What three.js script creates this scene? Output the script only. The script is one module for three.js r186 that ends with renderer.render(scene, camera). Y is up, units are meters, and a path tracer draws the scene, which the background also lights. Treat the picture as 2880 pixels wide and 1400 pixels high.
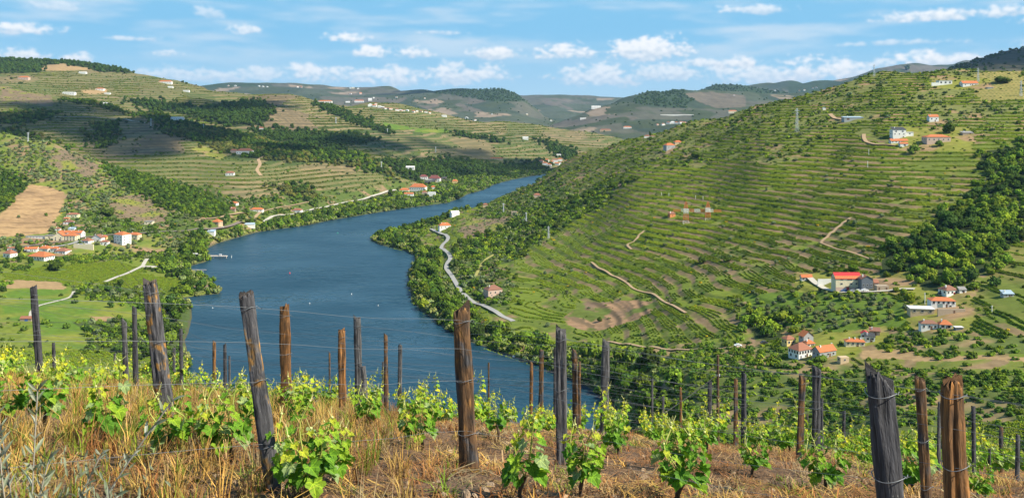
import * as THREE from 'three';
import { mergeGeometries } from 'three/addons/utils/BufferGeometryUtils.js';

// ------------------------------------------------------------------ camera, sky, sun, exposure
const EYE = 165, F = 2494, CX = 1440, HZ = 310;          // eye height over the river, focal length, centre column and horizon row of the photograph
const scene = new THREE.Scene();
const camera = new THREE.PerspectiveCamera(2 * Math.atan(1090 / F) * 180 / Math.PI, 2880 / 2180, 0.3, 40000);
camera.position.set(0, EYE, 0);
camera.lookAt(0, EYE, -100);
camera.setViewOffset(2880, 2180, 0, 780, 2880, 1400);    // a lens shifted down: level camera, horizon high in the frame
camera.updateProjectionMatrix();
scene.add(camera);
const renderer = new THREE.WebGLRenderer({ antialias: true });
renderer.toneMapping = THREE.LinearToneMapping;
renderer.toneMappingExposure = 1.68;
renderer.shadowMap.enabled = true;

const SUN = new THREE.Vector3(0.70, 0.72, 0.30).normalize();
const sun = new THREE.DirectionalLight(new THREE.Color().setRGB(1.0, 0.925, 0.77), 5.0);
sun.name = 'sun';
sun.position.copy(SUN).multiplyScalar(3000).add(new THREE.Vector3(0, 100, -1200));
sun.target.position.set(0, 100, -1200);
sun.castShadow = true;
sun.shadow.radius = 1.6;
sun.shadow.mapSize.set(4096, 4096);
Object.assign(sun.shadow.camera, { left: -2500, right: 2500, top: 2500, bottom: -2500, near: 1, far: 8000 });
scene.add(sun, sun.target);
scene.fog = new THREE.FogExp2(new THREE.Color().setRGB(0.42, 0.66, 1.0), 0.000025);

// ------------------------------------------------------------------ numbers: random, noise
function rng(seed) { let s = seed >>> 0; return () => { s = (s + 0x6d2b79f5) | 0; let t = Math.imul(s ^ (s >>> 15), 1 | s); t = (t + Math.imul(t ^ (t >>> 7), 61 | t)) ^ t; return ((t ^ (t >>> 14)) >>> 0) / 4294967296; }; }
const R0 = rng(7);
const PERM = new Uint8Array(512), GRX = new Float32Array(256), GRY = new Float32Array(256);
{ const a = [...Array(256).keys()]; for (let i = 255; i > 0; i--) { const j = Math.floor(R0() * (i + 1)); [a[i], a[j]] = [a[j], a[i]]; } for (let i = 0; i < 512; i++) PERM[i] = a[i & 255]; for (let i = 0; i < 256; i++) { const t = R0() * 6.2831853; GRX[i] = Math.cos(t); GRY[i] = Math.sin(t); } }
function noise(x, y) {
  const xi = Math.floor(x), yi = Math.floor(y), fx = x - xi, fy = y - yi, X = xi & 255, Y = yi & 255;
  const u = fx * fx * fx * (fx * (fx * 6 - 15) + 10), v = fy * fy * fy * (fy * (fy * 6 - 15) + 10);
  const a = PERM[PERM[X] + Y], b = PERM[PERM[X + 1] + Y], c = PERM[PERM[X] + Y + 1], d = PERM[PERM[X + 1] + Y + 1];
  const p = GRX[a] * fx + GRY[a] * fy, q = GRX[b] * (fx - 1) + GRY[b] * fy, r = GRX[c] * fx + GRY[c] * (fy - 1), s = GRX[d] * (fx - 1) + GRY[d] * (fy - 1);
  return 1.5 * (p + u * (q - p) + v * (r - p + u * (p - q - r + s)));
}
function fbm(x, y, n) { let s = 0, a = 0.5; for (let i = 0; i < n; i++) { s += a * noise(x, y); x = x * 2.03 + 17.1; y = y * 2.03 + 5.7; a *= 0.5; } return s; }
const hash2 = (i, j) => PERM[PERM[i & 255] + (j & 255)] / 255;
const sstep = (a, b, x) => { const t = Math.min(1, Math.max(0, (x - a) / (b - a))); return t * t * (3 - 2 * t); };
const lerp = (a, b, t) => a + (b - a) * t, clamp = (x, a, b) => Math.min(b, Math.max(a, x));
const mixc = (a, b, t) => [a[0] + (b[0] - a[0]) * t, a[1] + (b[1] - a[1]) * t, a[2] + (b[2] - a[2]) * t];

// ------------------------------------------------------------------ sky: clear air, low cumulus, thin high cloud
{
  const W = 4096, H = 2048, data = new Float32Array(W * H * 4), D = 180 / Math.PI;
  // cumulus: azimuth and elevation of the middle of the base, width, height in degrees, density
  const az = (px) => Math.atan((px - CX) / F) * D, el = (px, py) => Math.atan((HZ - py) / F * Math.cos(az(px) / D)) * D;
  const cum = [];
  const put = (px, py, w, h, a = 1) => cum.push([az(px), el(px, py), w / 34, h / 46, a]);
  // (column, base row, width, height) as in the photograph
  put(1830, 165, 105, 62, 1.25); put(1595, 162, 70, 40, 1.05); put(1385, 162, 70, 32, 1.0); put(1045, 160, 55, 30, 0.95); put(1160, 158, 48, 28, 0.8); put(976, 116, 52, 22, 0.9); put(670, 94, 45, 26, 0.7);
  put(60, 94, 90, 22, 0.85); put(55, 164, 70, 32, 0.95); put(207, 172, 34, 26, 0.9); put(470, 156, 34, 14, 0.7); put(580, 46, 40, 26, 0.45); put(160, 28, 60, 26, 0.4); put(390, 112, 70, 9, 0.6);
  put(870, 224, 48, 48, 0.8); put(985, 230, 90, 40, 0.75); put(1120, 236, 110, 48, 0.8); put(1300, 234, 110, 58, 0.8); put(1385, 226, 40, 40, 0.7);
  put(560, 226, 60, 36, 0.55); put(660, 226, 70, 36, 0.6); put(750, 226, 60, 40, 0.6); put(420, 214, 40, 26, 0.6); put(480, 222, 50, 36, 0.45);
  put(1551, 222, 26, 16, 0.8); put(1700, 236, 110, 58, 0.75); put(1860, 224, 120, 50, 0.7); put(1965, 186, 55, 22, 0.8); put(2085, 190, 60, 34, 0.95); put(2130, 232, 150, 60, 0.75); put(2300, 224, 90, 62, 1.0); put(2390, 214, 60, 40, 0.85);
  put(2600, 186, 80, 42, 1.0); put(2700, 176, 60, 24, 0.8); put(2490, 190, 50, 24, 0.7);
  put(2130, 36, 90, 26, 0.65); put(2640, 56, 130, 28, 0.85); put(2800, 44, 110, 26, 0.8); put(2540, 124, 140, 12, 0.5); put(1255, 96, 60, 10, 0.5); put(1460, 160, 20, 10, 0.4);
  const rc = rng(91);
  for (let k = 0; k < 230; k++) { let a = rc() * 360 - 180; if (Math.abs(a) < 31) continue; const big = rc() < 0.5, e = big ? 1 + rc() * 1.5 : 2.2 + rc() * 7; cum.push([a, e, big ? 1.2 + rc() * 2.4 : 0.8 + rc() * 1.2, big ? 0.8 + rc() * 0.8 : 0.4 + rc() * 0.7, 0.55 + rc() * 0.5]); }
  const cells = new Map();
  for (const c of cum) for (let i = Math.floor((c[0] - c[2] * 2.2) / 2); i <= Math.floor((c[0] + c[2] * 2.2) / 2); i++) { const k = (i + 360) % 180; if (!cells.has(k)) cells.set(k, []); cells.get(k).push(c); }
  const low = [0.30, 0.46, 0.56], mid = [0.15, 0.355, 0.53], top = [0.03, 0.115, 0.29], white = [0.64, 0.64, 0.64], grey = [0.36, 0.44, 0.52];
  for (let row = 0; row < H; row++) {
    const e = ((row + 0.5) / H - 0.5) * 180;
    const base = e < 0 ? low : mixc(mixc(low, mid, sstep(-0.5, 5.5, e)), top, sstep(3, 62, e));
    for (let col = 0; col < W; col++) {
      const i = (row * W + col) * 4;
      let r = base[0], g = base[1], b = base[2];
      if (e > -1 && e < 75) {
        // texture columns: 0 at -X round by +Z; azimuth is measured from -Z to the right
        const round = ((col + 0.5) / W - 0.5) * 360, a = ((round + 90 + 540) % 360) - 180;
        const wx = a / Math.max(1, 1 + e * 0.02);
        // thin veil, drawn out sideways
        const v = fbm(wx * 0.10 + 3, e * 0.55 + 1.5, 5) + 0.35 * fbm(wx * 0.35, e * 1.9 + 40, 3);
        const veil = sstep(-0.16, 0.5, v) * 0.66 * sstep(1.5, 4.5, e) * (1 - 0.75 * sstep(12, 40, e));
        r = lerp(r, 0.44, veil); g = lerp(g, 0.51, veil); b = lerp(b, 0.57, veil);
        if (e < 12) {
          const list = cells.get((Math.floor(a / 2) + 360) % 180);
          if (list) {
            let dens = 0, up = 0;
            const wob = fbm(a * 0.6 + 11, e * 1.3, 4), fine = fbm(a * 2.3 + 5, e * 3.9, 5);
            for (const c of list) {
              let dx = a - c[0]; if (dx > 180) dx -= 360; if (dx < -180) dx += 360;
              dx = dx / c[2]; const dy = (e - c[1]) / c[3];
              if (dx < -2 || dx > 2 || dy < -1.2 || dy > 2.4) continue;
              const t = 1 - dx * dx - (dy > 0.25 ? ((dy - 0.25) / 0.85) ** 2 : ((dy - 0.25) / 0.42) ** 2) + wob * 1.5 + fine * 1.0;
              const al = sstep(-0.1, 1.0, t) * c[4] * 1.12;
              if (al > dens) { dens = al; up = dy; }
            }
            if (dens > 0) {
              const k = Math.min(1, dens) * 0.94, lit = clamp(sstep(-0.15, 0.8, up + fine * 0.9) * 0.85 + 0.15, 0, 1), cc = mixc(grey, white, lit);
              r = lerp(r, cc[0], k); g = lerp(g, cc[1], k); b = lerp(b, cc[2], k);
            }
          }
        }
      }
      data[i] = r; data[i + 1] = g; data[i + 2] = b; data[i + 3] = 1;
    }
  }
  const sky = new THREE.DataTexture(data, W, H, THREE.RGBAFormat, THREE.FloatType);
  sky.mapping = THREE.EquirectangularReflectionMapping;
  sky.magFilter = THREE.LinearFilter; sky.minFilter = THREE.LinearFilter; sky.needsUpdate = true;
  scene.background = sky; scene.environment = sky;
}

// ------------------------------------------------------------------ helpers for naming and parts
const used = new Map();
function numbered(name) { const n = used.get(name) ?? 0; used.set(name, n + 1); return n ? name + '_' + String(n).padStart(3, '0') : name; }
function tag(o, label, category, group, kind) { if (label) o.userData.label = label; if (category) o.userData.category = category; if (group) o.userData.group = group; if (kind) o.userData.kind = kind; return o; }
function thing(name, label, category, pos, turn = 0, group) { const o = new THREE.Group(); o.name = numbered(name); o.position.set(...pos); o.rotation.y = turn; tag(o, label, category, group); scene.add(o); return o; }
function part(name, geo, mat, parent, label) { const m = new THREE.Mesh(geo, mat); m.name = parent === scene ? numbered(name) : name; m.castShadow = m.receiveShadow = true; if (label) m.userData.label = label; parent.add(m); return m; }
function matte(r, g, b, extra = {}) { const m = new THREE.MeshPhysicalMaterial({ roughness: 1, specularIntensity: 0.15, ...extra }); m.color.setRGB(r, g, b); return m; }
function std(r, g, b, rough = 0.9, extra = {}) { const m = new THREE.MeshStandardMaterial({ roughness: rough, ...extra }); m.color.setRGB(r, g, b); return m; }
function tintGeo(g, r, gg, b) { const n = g.attributes.position.count, c = new Float32Array(n * 3); for (let i = 0; i < n; i++) { c[i * 3] = r; c[i * 3 + 1] = gg; c[i * 3 + 2] = b; } g.setAttribute('color', new THREE.BufferAttribute(c, 3)); return g; }
function clean(g) { const h = g.index ? g.toNonIndexed() : g; for (const k of Object.keys(h.attributes)) if (!['position', 'normal', 'uv', 'color'].includes(k)) h.deleteAttribute(k); return h; }
function merge(list) { return mergeGeometries(list.map(clean), false); }
const box = (w, h, d, x = 0, y = 0, z = 0) => { const g = new THREE.BoxGeometry(w, h, d); g.translate(x, y, z); return g; };
function bar(a, b, r, seg = 5) { const A = new THREE.Vector3(...a), B = new THREE.Vector3(...b), d = B.clone().sub(A), L = d.length(); const g = new THREE.CylinderGeometry(r, r, L, seg, 1); g.translate(0, L / 2, 0); g.applyQuaternion(new THREE.Quaternion().setFromUnitVectors(new THREE.Vector3(0, 1, 0), d.normalize())); g.translate(...a); return g; }

// ------------------------------------------------------------------ the land: each hill is a set of profiles (column, [row, distance] ...), all joined by max()
const px2u = (px) => (px - CX) / F;
const rowH = (py, d) => EYE - (py - HZ) / F * d;         // height of what stands at row py at distance d
function pchip(xs, ys) {
  const n = xs.length, m = new Array(n).fill(0), s = [];
  for (let i = 0; i < n - 1; i++) s.push((ys[i + 1] - ys[i]) / (xs[i + 1] - xs[i]));
  m[0] = s[0]; m[n - 1] = s[n - 2];
  for (let i = 1; i < n - 1; i++) m[i] = s[i - 1] * s[i] <= 0 ? 0 : 2 * s[i - 1] * s[i] / (s[i - 1] + s[i]);
  return { xs, ys, m };
}
function evalP(p, x) {
  const { xs, ys, m } = p; let lo = 0, hi = xs.length - 1;
  while (hi - lo > 1) { const k = (lo + hi) >> 1; if (xs[k] <= x) lo = k; else hi = k; }
  const h = xs[hi] - xs[lo], t = (x - xs[lo]) / h, t2 = t * t, t3 = t2 * t;
  return ys[lo] * (2 * t3 - 3 * t2 + 1) + h * m[lo] * (t3 - 2 * t2 + t) + ys[hi] * (3 * t2 - 2 * t3) + h * m[hi] * (t3 - t2);
}
function hill(id, columns, o = {}) {
  const cols = columns.map(([px, ...k]) => ({ px, d0: k[0][1], d1: k[k.length - 1][1], p: pchip(k.map((q) => q[1]), k.map((q) => rowH(q[0], q[1]))) }));
  const front = o.front ?? 0.3, back = o.back ?? 0.38, amp = o.amp ?? 0, wl = o.wl ?? 200;
  const prof = (c, d) => d < c.d0 ? c.p.ys[0] - (c.d0 - d) * front : d > c.d1 ? c.p.ys[c.p.ys.length - 1] - (d - c.d1) * back * sstep(0, 120, d - c.d1 + 40) : evalP(c.p, d);
  const slope = [];
  return { id, cols, at(px, x, d) {
    let h, n = cols.length;
    if (px <= cols[0].px) h = prof(cols[0], d) - (cols[0].px - px) / F * d * (o.side ?? 0.35);
    else if (px >= cols[n - 1].px) h = prof(cols[n - 1], d) - (px - cols[n - 1].px) / F * d * (o.side ?? 0.35);
    else {
      let i = 0; while (cols[i + 1].px < px) i++;
      const y1 = prof(cols[i], d), y2 = prof(cols[i + 1], d), w = cols[i + 1].px - cols[i].px, t = (px - cols[i].px) / w, s1 = (y2 - y1) / w;
      let m1 = s1, m2 = s1;
      if (i > 0) { const s0 = (y1 - prof(cols[i - 1], d)) / (cols[i].px - cols[i - 1].px); m1 = s0 * s1 <= 0 ? 0 : 2 * s0 * s1 / (s0 + s1); }
      if (i < n - 2) { const s3 = (prof(cols[i + 2], d) - y2) / (cols[i + 2].px - cols[i + 1].px); m2 = s3 * s1 <= 0 ? 0 : 2 * s3 * s1 / (s3 + s1); }
      const t2 = t * t, t3 = t2 * t;
      h = y1 * (2 * t3 - 3 * t2 + 1) + w * m1 * (t3 - 2 * t2 + t) + y2 * (3 * t2 - 2 * t3) + w * m2 * (t3 - t2);
    }
    if (amp && h > -20) h += amp * fbm(x / wl + 31.7, d / wl + 12.3, 4);
    return h;
  } };
}
// 1 the terraced hill on the right
const HILLS = [
  hill(1, [
    [1120, [800, 812], [740, 952], [700, 1045], [660, 1160], [640, 1230]],
    [1215, [860, 745], [800, 828], [720, 985], [660, 1140], [625, 1260]],
    [1300, [850, 756], [760, 868], [700, 965], [650, 1090], [620, 1190], [593, 1310]],
    [1400, [900, 672], [800, 795], [720, 925], [640, 1095], [590, 1240], [556, 1400]],
    [1500, [945, 625], [880, 690], [800, 785], [700, 925], [620, 1085], [560, 1255], [515, 1450]],
    [1640, [1010, 560], [920, 640], [850, 705], [740, 815], [640, 965], [540, 1150], [470, 1340], [432, 1440]],
    [1800, [1060, 500], [980, 560], [900, 625], [830, 690], [700, 800], [600, 915], [500, 1070], [430, 1230], [384, 1390]],
    [1990, [1080, 450], [980, 520], [900, 585], [820, 645], [700, 755], [600, 860], [500, 980], [400, 1140], [334, 1320]],
    [2160, [1100, 420], [1000, 480], [930, 530], [850, 590], [790, 635], [700, 710], [600, 800], [500, 900], [400, 1030], [330, 1150], [286, 1250]],
    [2330, [1110, 395], [1000, 455], [930, 500], [850, 555], [790, 600], [700, 672], [600, 760], [500, 855], [400, 975], [310, 1110], [250, 1215]],
    [2500, [1150, 350], [1060, 400], [980, 450], [900, 500], [830, 545], [790, 575], [700, 640], [600, 725], [500, 820], [400, 930], [300, 1060], [240, 1150], [200, 1225]],
    [2700, [1170, 330], [1060, 375], [980, 425], [900, 475], [830, 520], [700, 612], [600, 698], [500, 793], [400, 903], [300, 1028], [240, 1112], [194, 1185]],
    [2900, [1200, 300], [1060, 365], [980, 412], [900, 455], [830, 500], [700, 590], [600, 675], [500, 770], [400, 880], [300, 1000], [240, 1080], [194, 1150]],
    [3300, [1200, 290], [1000, 390], [830, 480], [700, 570], [500, 750], [300, 980], [194, 1130]],
  ], { amp: 5, wl: 120, back: 0.3, front: 0.05 }),
  // 2 the spur with olive trees on the left
  hill(2, [
    [-500, [690, 980], [560, 1180], [420, 1420], [330, 1560]],
    [0, [690, 985], [650, 1040], [600, 1110], [520, 1230], [440, 1370], [376, 1500]],
    [130, [690, 995], [640, 1065], [560, 1180], [480, 1310], [398, 1460]],
    [250, [690, 1000], [640, 1080], [560, 1190], [500, 1290], [443, 1400]],
    [330, [690, 1010], [640, 1090], [560, 1200], [475, 1370]],
    [400, [690, 1020], [630, 1110], [560, 1215], [492, 1350]],
    [480, [680, 1040], [620, 1130], [560, 1220], [508, 1320]],
    [560, [670, 1060], [610, 1150], [534, 1300]],
    [640, [655, 1130], [610, 1190], [574, 1260]],
    [700, [650, 1190], [610, 1260]],
  ], { amp: 4, wl: 110 }),
  // 3 the long ridge in the middle left
  hill(3, [
    [-500, [480, 1600], [350, 2000], [190, 2500]],
    [0, [480, 1550], [380, 1800], [300, 2150], [241, 2420]],
    [134, [500, 1550], [400, 1800], [320, 2100], [262, 2380]],
    [302, [520, 1480], [440, 1700], [360, 1980], [297, 2300]],
    [447, [560, 1400], [480, 1580], [400, 1820], [323, 2180]],
    [540, [600, 1330], [520, 1500], [430, 1740], [346, 2120]],
    [640, [605, 1300], [530, 1470], [450, 1690], [364, 2080]],
    [720, [600, 1325], [530, 1490], [460, 1690], [379, 2050]],
    [880, [585, 1440], [530, 1560], [470, 1720], [414, 1950]],
    [1007, [560, 1570], [510, 1670], [437, 1880]],
    [1070, [545, 1660], [505, 1730], [463, 1850]],
    [1120, [530, 1740], [492, 1810]],
    [1160, [523, 1780], [505, 1820]],
  ], { amp: 14, wl: 250, back: 0.45 }),
  // 4 the hills across the side valley, from the high plateau on the left to the vineyard slope by the far village
  hill(4, [
    [-500, [330, 2500], [240, 2900], [150, 3500]],
    [0, [300, 2600], [240, 2850], [200, 3200], [161, 3600]],
    [180, [300, 2650], [260, 2850], [210, 3200], [169, 3600]],
    [340, [320, 2600], [270, 2850], [225, 3200], [198, 3500]],
    [440, [330, 2580], [280, 2800], [240, 3100], [214, 3450]],
    [560, [340, 2500], [300, 2700], [262, 3000], [240, 3350]],
    [650, [360, 2400], [300, 2720], [252, 3150]],
    [800, [396, 2280], [350, 2480], [300, 2740], [257, 3000]],
    [900, [412, 2220], [370, 2430], [330, 2660], [286, 3000]],
    [1050, [470, 2020], [420, 2240], [380, 2500], [340, 2780], [293, 3120]],
    [1200, [510, 1990], [480, 2100], [440, 2290], [400, 2490], [360, 2740], [312, 3120]],
    [1400, [490, 2250], [460, 2400], [430, 2560], [380, 2840], [339, 3200]],
    [1550, [475, 2400], [445, 2600], [400, 2880], [353, 3230]],
    [1700, [465, 2560], [420, 2880], [373, 3200]],
    [1804, [455, 2700], [430, 2950], [407, 3150]],
    [1900, [450, 2750], [430, 3050]],
  ], { amp: 24, wl: 380, back: 0.35 }),
  // 5 the hill with the dark plantation beyond the bend
  hill(5, [
    [1470, [375, 4700], [352, 5100]],
    [1584, [380, 4400], [360, 4850], [337, 5400]],
    [1664, [385, 4250], [345, 4850], [305, 5550]],
    [1760, [395, 4050], [340, 4750], [273, 5800]],
    [1823, [405, 3900], [370, 4300], [340, 4700], [300, 5250], [258, 5950]],
    [1919, [405, 3900], [370, 4250], [340, 4700], [300, 5300], [251, 6100]],
    [1983, [400, 3950], [360, 4400], [300, 5350], [254, 6200]],
    [2095, [395, 4000], [340, 4700], [300, 5350], [258, 6300]],
    [2160, [390, 4050], [330, 4800], [290, 5600], [260, 6400]],
    [2450, [390, 4100], [330, 4900], [262, 6500]],
  ], { amp: 26, wl: 620, back: 0.3 }),
  // 6 the hazy ridge along the horizon
  hill(6, [
    [300, [330, 6000], [240, 9000]],
    [540, [330, 6000], [280, 7500], [240, 9000]],
    [651, [330, 6000], [275, 7500], [232, 9000]],
    [805, [330, 6000], [270, 7500], [231, 9000]],
    [905, [335, 6000], [280, 7300], [237, 8900]],
    [1000, [340, 5900], [290, 7100], [243, 8700]],
    [1090, [340, 5800], [295, 6900], [241, 8600]],
    [1180, [345, 5800], [300, 6700], [247, 8000]],
    [1290, [345, 5700], [300, 6600], [248, 7700]],
    [1400, [348, 5600], [300, 6500], [250, 7500]],
    [1450, [352, 5600], [310, 6400], [264, 7400]],
    [1500, [360, 5600], [300, 7200]],
    [1570, [362, 5700], [335, 6700]],
  ], { amp: 30, wl: 800, back: 0.25 }),
  hill(7, [
    [1330, [345, 7600], [270, 10500]],
    [1440, [345, 7600], [305, 9000], [267, 10500]],
    [1545, [345, 7600], [300, 9000], [265, 10500]],
    [1640, [345, 7600], [310, 9000], [271, 10400]],
    [1760, [350, 7600], [273, 10300]],
    [1900, [350, 7600], [278, 10300]],
  ], { amp: 40, wl: 900, back: 0.2 }),
  // 8 the wooded knoll, and 9 the blue mountains to the right
  hill(8, [
    [1950, [290, 6700], [258, 7300]], [1983, [290, 6700], [250, 7300]], [2015, [290, 6700], [238, 7300]], [2080, [290, 6700], [240, 7300]], [2127, [285, 6800], [248, 7300]], [2200, [285, 6800], [256, 7300]],
  ], { amp: 10, wl: 400, back: 0.3 }),
  hill(9, [
    [2050, [300, 7800], [245, 9800]], [2160, [300, 7800], [232, 9800]], [2224, [300, 7600], [226, 9600]], [2320, [300, 7400], [262, 8200], [226, 9200]], [2400, [290, 7300], [240, 8200], [215, 9000]],
    [2480, [280, 7200], [225, 8200], [187, 9000]], [2575, [260, 7200], [215, 8200], [175, 9000]], [2640, [250, 7400], [210, 8200], [181, 9100]], [2719, [240, 7600], [170, 9300]], [2850, [240, 7600], [165, 9400]], [3200, [240, 7600], [170, 9400]],
  ], { amp: 34, wl: 700, back: 0.25 }),
  // 10 the dark hill at the right edge
  hill(10, [
    [2600, [260, 2500], [215, 3100]], [2671, [255, 2500], [194, 3200]], [2751, [250, 2500], [165, 3300]], [2831, [250, 2500], [142, 3400]], [2880, [250, 2500], [134, 3450]], [3000, [250, 2500], [122, 3500]], [3300, [250, 2500], [120, 3500]],
  ], { amp: 12, wl: 260, back: 0.3 }),
];
// the river, its shore line read off the photograph and laid on the water level
const SHORE = [[480, 1500], [505, 1339], [525, 1080], [528, 1000], [518, 958], [528, 935], [538, 893], [536, 862], [515, 838], [560, 831], [614, 826], [622, 814], [600, 795], [569, 778], [543, 772], [523, 765], [519, 755], [543, 745], [575, 737], [586, 729], [585, 716], [577, 701], [607, 685], [661, 669], [720, 653], [784, 644], [860, 634], [924, 620], [991, 609], [1059, 598], [1132, 586], [1205, 577], [1257, 570], [1292, 558], [1317, 545], [1359, 534], [1391, 518], [1440, 505], [1500, 494], [1561, 486], [1680, 480], [1800, 478],
  [1800, 492], [1690, 503], [1600, 517], [1520, 538], [1440, 562], [1350, 590], [1280, 612], [1212, 632], [1135, 648], [1090, 660], [1050, 667], [1042, 674], [1071, 689], [1103, 696], [1151, 708], [1168, 722], [1168, 745], [1150, 774], [1152, 800], [1160, 847], [1180, 870], [1210, 890], [1246, 920], [1290, 950], [1342, 968], [1393, 985], [1444, 1003], [1526, 1031], [1567, 1050], [1623, 1072], [1700, 1113], [1760, 1180], [1800, 1339], [1820, 1500]]
  .map(([px, py]) => { const d = EYE * F / (py - HZ); return [px2u(px) * d, d]; });
const SB = SHORE.reduce((b, p) => [Math.min(b[0], p[0]), Math.max(b[1], p[0]), Math.min(b[2], p[1]), Math.max(b[3], p[1])], [1e9, -1e9, 1e9, -1e9]);
function inPoly(poly, x, y) { let c = false; for (let i = 0, j = poly.length - 1; i < poly.length; j = i++) { const a = poly[i], b = poly[j]; if ((a[1] > y) !== (b[1] > y) && x < (b[0] - a[0]) * (y - a[1]) / (b[1] - a[1]) + a[0]) c = !c; } return c; }
function shoreDist(x, d) {                                // positive on land
  if (d > SB[3] + 900) return 900;
  let m = 1e12;
  for (let i = 0, j = SHORE.length - 1; i < SHORE.length; j = i++) {
    const a = SHORE[i], b = SHORE[j], ex = b[0] - a[0], ey = b[1] - a[1], t = clamp(((x - a[0]) * ex + (d - a[1]) * ey) / (ex * ex + ey * ey), 0, 1), qx = x - a[0] - ex * t, qy = d - a[1] - ey * t, q = qx * qx + qy * qy;
    if (q < m) m = q;
  }
  m = Math.sqrt(m);
  return inPoly(SHORE, x, d) ? -m : m;
}
// the vineyard the camera stands on
function fgDrop(x, d) { const c = d < 40 ? 0.004 * d * d : 6.4 + (d - 40) * 0.32; return 1.5 + 0.205 * d + 0.09 * x + c; }
const fgBump = (x, d) => 0.16 * fbm(x * 0.35 + 4, d * 0.35 + 9, 4) + 0.05 * noise(x * 1.7, d * 1.7);
const fgH = (x, d) => EYE - fgDrop(x, d) + fgBump(x, d);
const TERR = { 1: 3.5, 3: 5.4, 4: 8, 5: 14 };
function smoothH(x, d) {                                  // height without terraces, and which hill it is
  const px = CX + F * x / Math.max(d, 1);
  let h = -50, id = 0;
  const sd = shoreDist(x, d);
  const flat = sd < 0 ? Math.max(-5, sd * 0.25) : Math.min(sd * 0.35, 1.6) + 0.026 * Math.min(sd, 500) + (sd > 10 ? 0.5 * noise(x / 40, d / 40) : 0);
  h = flat; id = 0;
  for (const q of HILLS) { if (q.id > 4 && d < 2300) break; const v = q.at(px, x, d); if (v > h) { h = v; id = q.id; } }
  if (sd < 60) { const lim = sd < 0 ? Math.max(-5, sd * 0.25) : 0.3 + sd * 0.75; if (h > lim) h = lim; }
  if (d < 420) { const v = EYE - fgDrop(x, d); if (v > h) { h = v; id = 11; } }
  return [h, id, sd];
}
function phase(h, id, x, d) { return h / TERR[id] + 0.25 * noise(x / 90, d / 90) + (id > 1 ? 0.9 * noise(x / 260 + 5, d / 190) : 0.5 * noise(x / 210 + 5, d / 210)); }
function terrace(h, id, x, d) {
  const s = TERR[id]; if (!s || id > 3) return h;
  const k = phase(h, id, x, d), f = k - Math.floor(k), g = f < 0.72 ? f * 0.45 : 0.324 + (f - 0.72) / 0.28 * 0.676;
  return h + (g - f) * s * (0.68 + 0.3 * noise(x / 60 + 9, d / 60)) * sstep(430, 540, d);
}
// a grid of the land that everything is set on: fine near, coarse far
const GD = [], GU0 = -0.80, GU1 = 0.86, NC = 760;
{ let d = 58; while (d < 15500) { GD.push(d); d += d < 360 ? 6 : d < 1330 ? 1.75 : d < 2500 ? 5.2 : d < 3700 ? 9 : d < 7000 ? 34 : 75; } }
const NR = GD.length, GH = new Float32Array(NC * NR), GS = new Float32Array(NC * NR), GI = new Uint8Array(NC * NR), GSD = new Float32Array(NC * NR);
for (let r = 0; r < NR; r++) for (let c = 0; c < NC; c++) {
  const d = GD[r], u = GU0 + (GU1 - GU0) * c / (NC - 1), [h, id, sd] = smoothH(u * d, d), i = r * NC + c;
  GS[i] = h; GI[i] = id; GSD[i] = sd; GH[i] = (sd > 12 || d > 2600) ? terrace(h, id, u * d, d) : h;
}
function rowOf(d) { let lo = 0, hi = NR - 1; while (hi - lo > 1) { const k = (lo + hi) >> 1; if (GD[k] <= d) lo = k; else hi = k; } return [lo, clamp((d - GD[lo]) / (GD[hi] - GD[lo]), 0, 1)]; }
function sample(A, x, d) { const [r, t] = rowOf(d), cf = clamp((x / d - GU0) / (GU1 - GU0) * (NC - 1), 0, NC - 1.001), c = Math.floor(cf), s = cf - c, i = r * NC + c; return lerp(lerp(A[i], A[i + 1], s), lerp(A[i + NC], A[i + NC + 1], s), t); }
function idAt(x, d) { const [r, t] = rowOf(d), c = Math.round(clamp((x / d - GU0) / (GU1 - GU0) * (NC - 1), 0, NC - 1)); return GI[(t > 0.5 ? r + 1 : r) * NC + c]; }
const landH = (x, d) => d < 58 ? fgH(x, d) : sample(GH, x, d);
function look(px, py, dmin = 60) {                        // the point of the land seen at that place of the photograph
  const u = px2u(px), k = (py - HZ) / F;
  let prev = dmin;
  for (let r = 0; r < NR; r++) {
    const d = GD[r]; if (d < dmin) continue;
    if (sample(GH, u * d, d) >= EYE - k * d) { let a = prev, b = d; for (let n = 0; n < 14; n++) { const m = (a + b) / 2; if (sample(GH, u * m, m) >= EYE - k * m) b = m; else a = m; } return { x: u * b, d: b, y: sample(GH, u * b, b), id: idAt(u * b, b) }; }
    prev = d;
  }
  return null;
}

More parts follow.
